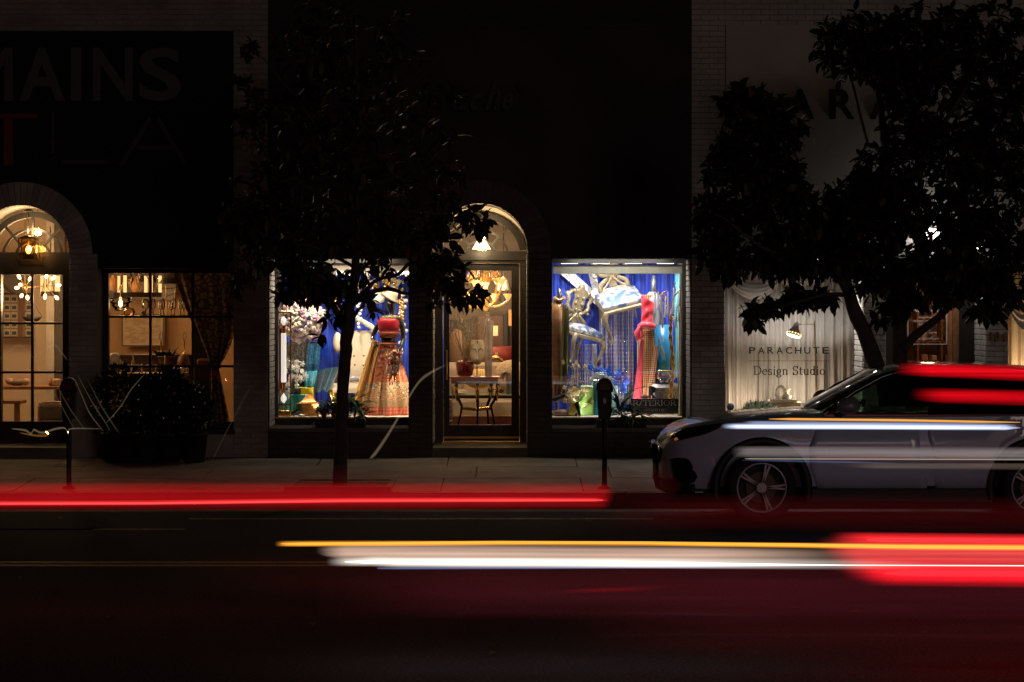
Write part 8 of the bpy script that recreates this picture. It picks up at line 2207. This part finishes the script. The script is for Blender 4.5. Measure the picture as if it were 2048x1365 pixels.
def trail(label, Y, pts, col, rad, depth=.06, core=False, group=None, smooth_=False, soft=0.0, softr=0.0):
    """pts [(px, py, radius px)]; a glowing body with its own thickness, tapering at its ends"""
    k = K(Y)
    pts = list(pts)
    if pts[-1][0] >= 2075:      # the streaks run on along the street beyond the view
        (a0, b0, c0), (a1, b1, c1) = pts[-2:]; pts[-1] = (a1 + 1500, b1 + (b1 - b0) / (a1 - a0) * 300, c1)
    if pts[0][0] <= -50: pts[0] = (pts[0][0] - 1500, pts[0][1], pts[0][2])
    if len(pts) > 2 and smooth_: pts = spline(pts)
    q = M()
    p = [P(a, b, Y) for a, b, c in pts]
    rr = [c * k for a, b, c in pts]
    vs, fs = [], []
    n = 14
    for c, r_ in zip(p, rr):
        for j in range(n):
            a = 2 * pi * j / n
            vs.append((c.x, c.y + math.cos(a) * depth * min(1, r_ / (max(rr) * .5 + 1e-6)), c.z + math.sin(a) * r_))
    for i in range(len(p) - 1):
        for j in range(n): fs.append((i * n + j, i * n + (j + 1) % n, (i + 1) * n + (j + 1) % n, (i + 1) * n + j))
    k0, k1 = len(vs), len(vs) + 1
    vs.append(p[0] + (p[0] - p[1]).normalized() * rr[0]); vs.append(p[-1] + (p[-1] - p[-2]).normalized() * rr[-1])
    for j in range(n):
        fs.append((j, k0, (j + 1) % n)); fs.append((k0 - n + j, k0 - n + (j + 1) % n, k1))
    q.add(vs, fs, True)
    key = (col, rad, depth, core) if not soft else label
    if soft:
        xa, xb = p[0].x, p[-1].x; im = max(range(len(p)), key=lambda i: rr[i]); ia, ib = (1, len(p) - 2) if len(p) > 3 else (0, len(p) - 1)
        sl = (p[ib].z - p[ia].z) / max(p[ib].x - p[ia].x, 1e-6)
        VOL[key] = soft_volume(col, rad / (2 * depth), p[ia].x, p[ia].z, sl, max(rr) * 1.02, xa, soft * k, xb, softr * k)
    if key not in VOL:
        VOL[key] = emitter('light_streak', col, rad) if core else glow_volume('light_streak_glow', col, rad / (2 * depth))
    o = q.build('light_streak', VOL[key])
    bm = bmesh.new(); bm.from_mesh(o.data); bmesh.ops.remove_doubles(bm, verts=bm.verts, dist=1e-6); bmesh.ops.recalc_face_normals(bm, faces=bm.faces); bm.to_mesh(o.data); bm.free()
    tag(o, label, 'light streak', group)
    return o
RED = (1, .004, .012)
G = 'red tail light streaks'
Yn, Yr, Yf = 15.0, 17.6, 22.6
trail('long dim red streak across the left half, upper edge', Yr, [(-60, 989, 23), (600, 986, 23), (1180, 986, 22), (1222, 987, 20), (1232, 988, 8)], RED, .20, .08, group=G, soft=1, softr=30)
trail('long dim red streak across the left half, lower edge', Yr, [(-60, 1010, 15), (600, 1005, 17), (1160, 1003, 17), (1212, 1004, 15), (1226, 1005, 6)], RED, .16, .06, group=G, soft=1, softr=30)
trail('thin bright red line inside the long left streak', Yr, [(-60, 1011, 5), (300, 1006, 5), (700, 1001, 5), (1020, 1000, 5), (1190, 1000, 4), (1215, 1001, 1)], (1, .04, .04), .55, .035, group=G)
trail('thin glowing red core of the long left streak', Yr, [(-60, 1012, 1.6), (300, 1007, 1.8), (700, 1002, 1.8), (1020, 1001, 1.8), (1180, 1001, 1.4), (1205, 1001, .8)], (1, .05, .05), 1.6, core=True, depth=.01, group=G)
trail('red streak crossing the car roof', Yr, [(1786, 738, 12), (1830, 739, 14), (1880, 741, 15), (2048, 747, 17), (2140, 750, 17)], RED, .58, .07, group=G, soft=80)
trail('red streak crossing the rear side windows of the car', Yr, [(1818, 788, 12), (1850, 790, 14), (1890, 792, 16), (2048, 796, 17), (2140, 798, 17)], RED, .48, .07, group=G, soft=80)
for a, b, r1, lb, c, s in ((1655, 1076, 13, 'upper bright red streak at the right edge of the road', (1, .02, .025), .75), (1630, 1092, 20, 'red streak under the upper one at the right edge', (1, .05, .05), .38), (1640, 1106, 20, 'pale red streak right under the amber line', (1, .10, .09), .42), (1655, 1126, 22, 'red streak crossing the end of the white one', (1, .045, .05), .48), (1680, 1142, 22, 'broad red streak below the end of the white one', (1, .012, .022), .50), (1712, 1153, 20, 'lowest broad red streak at the right edge of the road', (1, .006, .016), .55)):
    trail(lb, Yn, [(a, b, r1 * .9), (a + 14, b, r1), (a + 40, b + .5, r1), (2048, b + 4, r1), (2160, b + 6, r1)], c, s, .07, group=G, soft=90)
trail('thin red core within the broad red streaks, upper', Yn, [(1735, 1080, 2), (1760, 1080, 4.5), (2160, 1087, 5)], (1, .012, .014), 3.2, core=True, depth=.02, group=G)
trail('thin red core within the broad red streaks, lower', Yn, [(1770, 1147, 2), (1810, 1147, 6), (2160, 1153, 6.5)], (1, .008, .012), 3.2, core=True, depth=.02, group=G)
trail('faint red streak low on the road', Yn, [(1060, 1184, 1), (1160, 1182, 4), (1280, 1178, 6), (1340, 1174, 3), (1380, 1171, 1)], RED, .05, .05, group=G, soft=150, softr=150)
trail('amber line running the length of the near streaks', Yn, [(548, 1088, 5.5), (600, 1088, 6), (1000, 1085, 6), (1300, 1086, 6), (1600, 1090, 6.5), (1800, 1094, 7), (2160, 1101, 7.5)], (1, .36, .03), .85, .03, soft=30)
trail('bright middle of the long amber line', Yn, [(562, 1088, .5), (600, 1088, 2.2), (1000, 1085, 2.8), (1300, 1086, 2.6), (1600, 1090, 2.8), (1800, 1094, 3.2), (2160, 1101, 3.6)], (1, .46, .05), 1.05, core=True, depth=.012)
trail('pale cream haze between the amber line and the white one', Yn, [(628, 1100, 6), (650, 1103, 10), (690, 1106, 15), (1000, 1106, 18), (1400, 1109, 17), (1680, 1112, 14), (1760, 1114, 8)], (1, .66, .50), .52, .07, soft=70, softr=420)
trail('glaring white line of the near headlight', Yn, [(690, 1124, .8), (730, 1124.5, 3), (900, 1125, 4.8), (1200, 1126, 4.5), (1450, 1129, 2.6), (1700, 1131, 1.0), (2100, 1134, .8)], (1, .93, .83), 1.5, core=True, depth=.016)
for x0_, w_, yy, s_, lb in ((650, 8, 1124, .75, 'soft white edge around the near headlight line'), (700, 5, 1118, .40, 'thin pale streak just over the near headlight line'), (740, 4, 1131, .40, 'thin pale streak just under the near headlight line')):
    trail(lb, Yn, [(x0_, yy, w_), (x0_ + 30, yy, w_ * 1.2), (1200, yy + 1, w_ * 1.2), (1700, yy + 5, w_), (1900, yy + 6, w_ * .7)], (1, .88, .76), s_, .05, soft=60, softr=700)
trail('thin blue edge under the white line', Yn, [(755, 1137, 1), (800, 1137, 2), (1100, 1136, 2.2), (1400, 1134, 2), (1600, 1132, 1)], (.35, .45, 1), .35, .03)
for a, b, c, y1, r1, cl, s, lb in ((1120, 1560, 2150, 1196, 3, (.35, .22, .55), .012, 'faint violet streak over the near lane'), (760, 1200, 1620, 1226, 4, (.3, .2, .55), .011, 'second faint violet streak lower on the near lane'), (1050, 1500, 2150, 1270, 5, (.5, .25, .22), .006, 'barely visible brown streak over the near lane')):
    trail(lb, Yn, [(a, y1, .5), (b, y1 - 3, r1), (c, y1 + 6, r1)], cl, s, .04, soft=200, softr=200)
trail('amber line along the car door', Yf, [(1538, 838.5, .4), (1580, 838.7, 2.2), (1800, 841, 2.4), (1960, 844, 2), (2040, 845, .5)], (1, .40, .06), 1.0, core=True, depth=.012)
trail('blue white headlight streak across the car', Yf, [(1440, 853, 5), (1475, 853, 6.5), (1700, 854, 6), (1900, 855, 6), (2010, 856, 5), (2040, 856, 1)], (.60, .70, 1), 1.15, .05, soft=40)
trail('fainter blue streak resting on the blue white one', Yf, [(1478, 846, 1.5), (1500, 846, 4), (1800, 848, 5), (2000, 851, 4), (2030, 851, 1)], (.5, .6, 1), .40, .04, soft=40)
trail('bright core of the blue white streak', Yf, [(1470, 853.5, 1), (1500, 853.5, 2), (1900, 856, 2.2), (2000, 856, 1)], (.85, .90, 1), 1.0, core=True, depth=.012)
trail('broad grey streak over the front wheel arch', Yf, [(1460, 904, 10), (1480, 904, 12), (1800, 906, 14), (2080, 910, 14)], (1, .86, .84), .13, .05, soft=40)
trail('thin cream line under the grey streak', Yf, [(1490, 918, .6), (1500, 918, 1.4), (1800, 919, 1.4), (2080, 921, 1.4)], (1, .82, .62), .32, .02)
trail('faint tan streak over the car doors', Yf, [(1650, 930, 1), (1750, 933, 7), (2080, 936, 9)], (1, .75, .55), .06, .05, soft=120)
trail('faint blue streak beside the front wheel', Yf, [(1484, 921, .6), (1560, 922, 2), (1700, 925, 2), (1790, 927, .6)], (.3, .45, 1), .12, .03)
# bicycle lamps wobbling past the left shops
W1 = (1, .72, .42)
g2 = 'thin wobbling bicycle light streaks'
Yb = 23.2
def wob(label, pts, s, col=W1): trail(label, Yb, pts, col, s * .6, .02, group=g2, smooth_=True)
wob('curved pale streak in front of the boutique door', [(898, 728, 1), (868, 742, 3), (840, 762, 4), (815, 800, 4.5), (795, 838, 5), (772, 876, 6), (752, 905, 6), (740, 917, 2)], .16)
wob('thin slanting streak beside the dark shrubs', [(213, 846, 1), (240, 815, 2), (262, 780, 2), (288, 750, .8)], .10)
wob('slanting dotted streak left of the shrubs', [(150, 760, 1), (166, 797, 2.4), (180, 828, 2.4), (206, 862, 1)], .10)
wob('second thin slanting streak left of the shrubs', [(156, 752, .8), (185, 806, 1.6), (206, 838, 1.6), (220, 862, .8)], .10)
wob('long faint slanting streak left of the shrubs', [(176, 762, 1), (200, 808, 3), (224, 846, 3), (238, 866, 1)], .05)
wob('faint slanting streak on the left door', [(104, 778, 1), (126, 818, 2), (148, 858, 1)], .07)
wob('second faint slanting streak on the left door', [(116, 776, 1), (140, 818, 2), (170, 860, 1)], .07)
wob('arched streak across the left door panes', [(0, 718, 1), (22, 700, 2), (38, 690, 2.4), (52, 700, 2), (66, 716, 1)], .12)
wob('second arched streak across the left door panes', [(66, 716, 1), (90, 700, 2), (108, 690, 2.4), (122, 704, 2), (134, 720, 1)], .12)
wob('bright zigzag streak under the left door', [(24, 858, 1), (50, 861, 2.5), (62, 868, 2.5), (68, 860, 2.5), (84, 866, 2.5), (112, 858, 2.5), (130, 857, 2), (136, 868, 2.5), (142, 858, 1.5), (200, 858, .8)], .17)
wob('orange zigzag streak under the left door', [(40, 866, 1), (60, 870, 2), (80, 872, 2.5), (96, 870, 3), (92, 864, 1)], .2, (1, .42, .08))
wob('faint thin streak rising beside the brick pier', [(426, 918, .8), (460, 850, 1.4), (502, 772, .8)], .06)
# broad dim glows left by the red lit flanks of passing cars
for pts, c, s_, lb in (([(600, 1180, 52), (900, 1182, 60), (2000, 1186, 64), (2170, 1188, 64)], (1, .10, .17), .023, 'broad dim wine red glow under the near streaks'),
                       ([(1080, 1250, 60), (1500, 1254, 66), (2000, 1256, 66), (2170, 1258, 66)], (1, .10, .12), .014, 'broad dim red glow lower on the near lane'),
                       ([(300, 1150, 50), (900, 1150, 60), (1500, 1150, 60), (2170, 1150, 60)], (1, .06, .08), .007, 'faint red glow around the near streaks')):
    trail(lb, 14.6, pts, c, s_, .12, group='dim glows over the lanes', soft=420)
for pts, c, s_, lb in (([(1130, 1022, 34), (1300, 1024, 38), (2000, 1030, 40), (2170, 1032, 40)], (1, .05, .06), .020, 'dim red glow along the parked car wheels'),
                       ([(-60, 975, 40), (400, 972, 44), (1000, 970, 44), (1330, 972, 40)], (1, .06, .05), .012, 'dim red glow along the kerb before the shops')):
    trail(lb, 17.9, pts, c, s_, .12, group='dim glows over the lanes', soft=300)
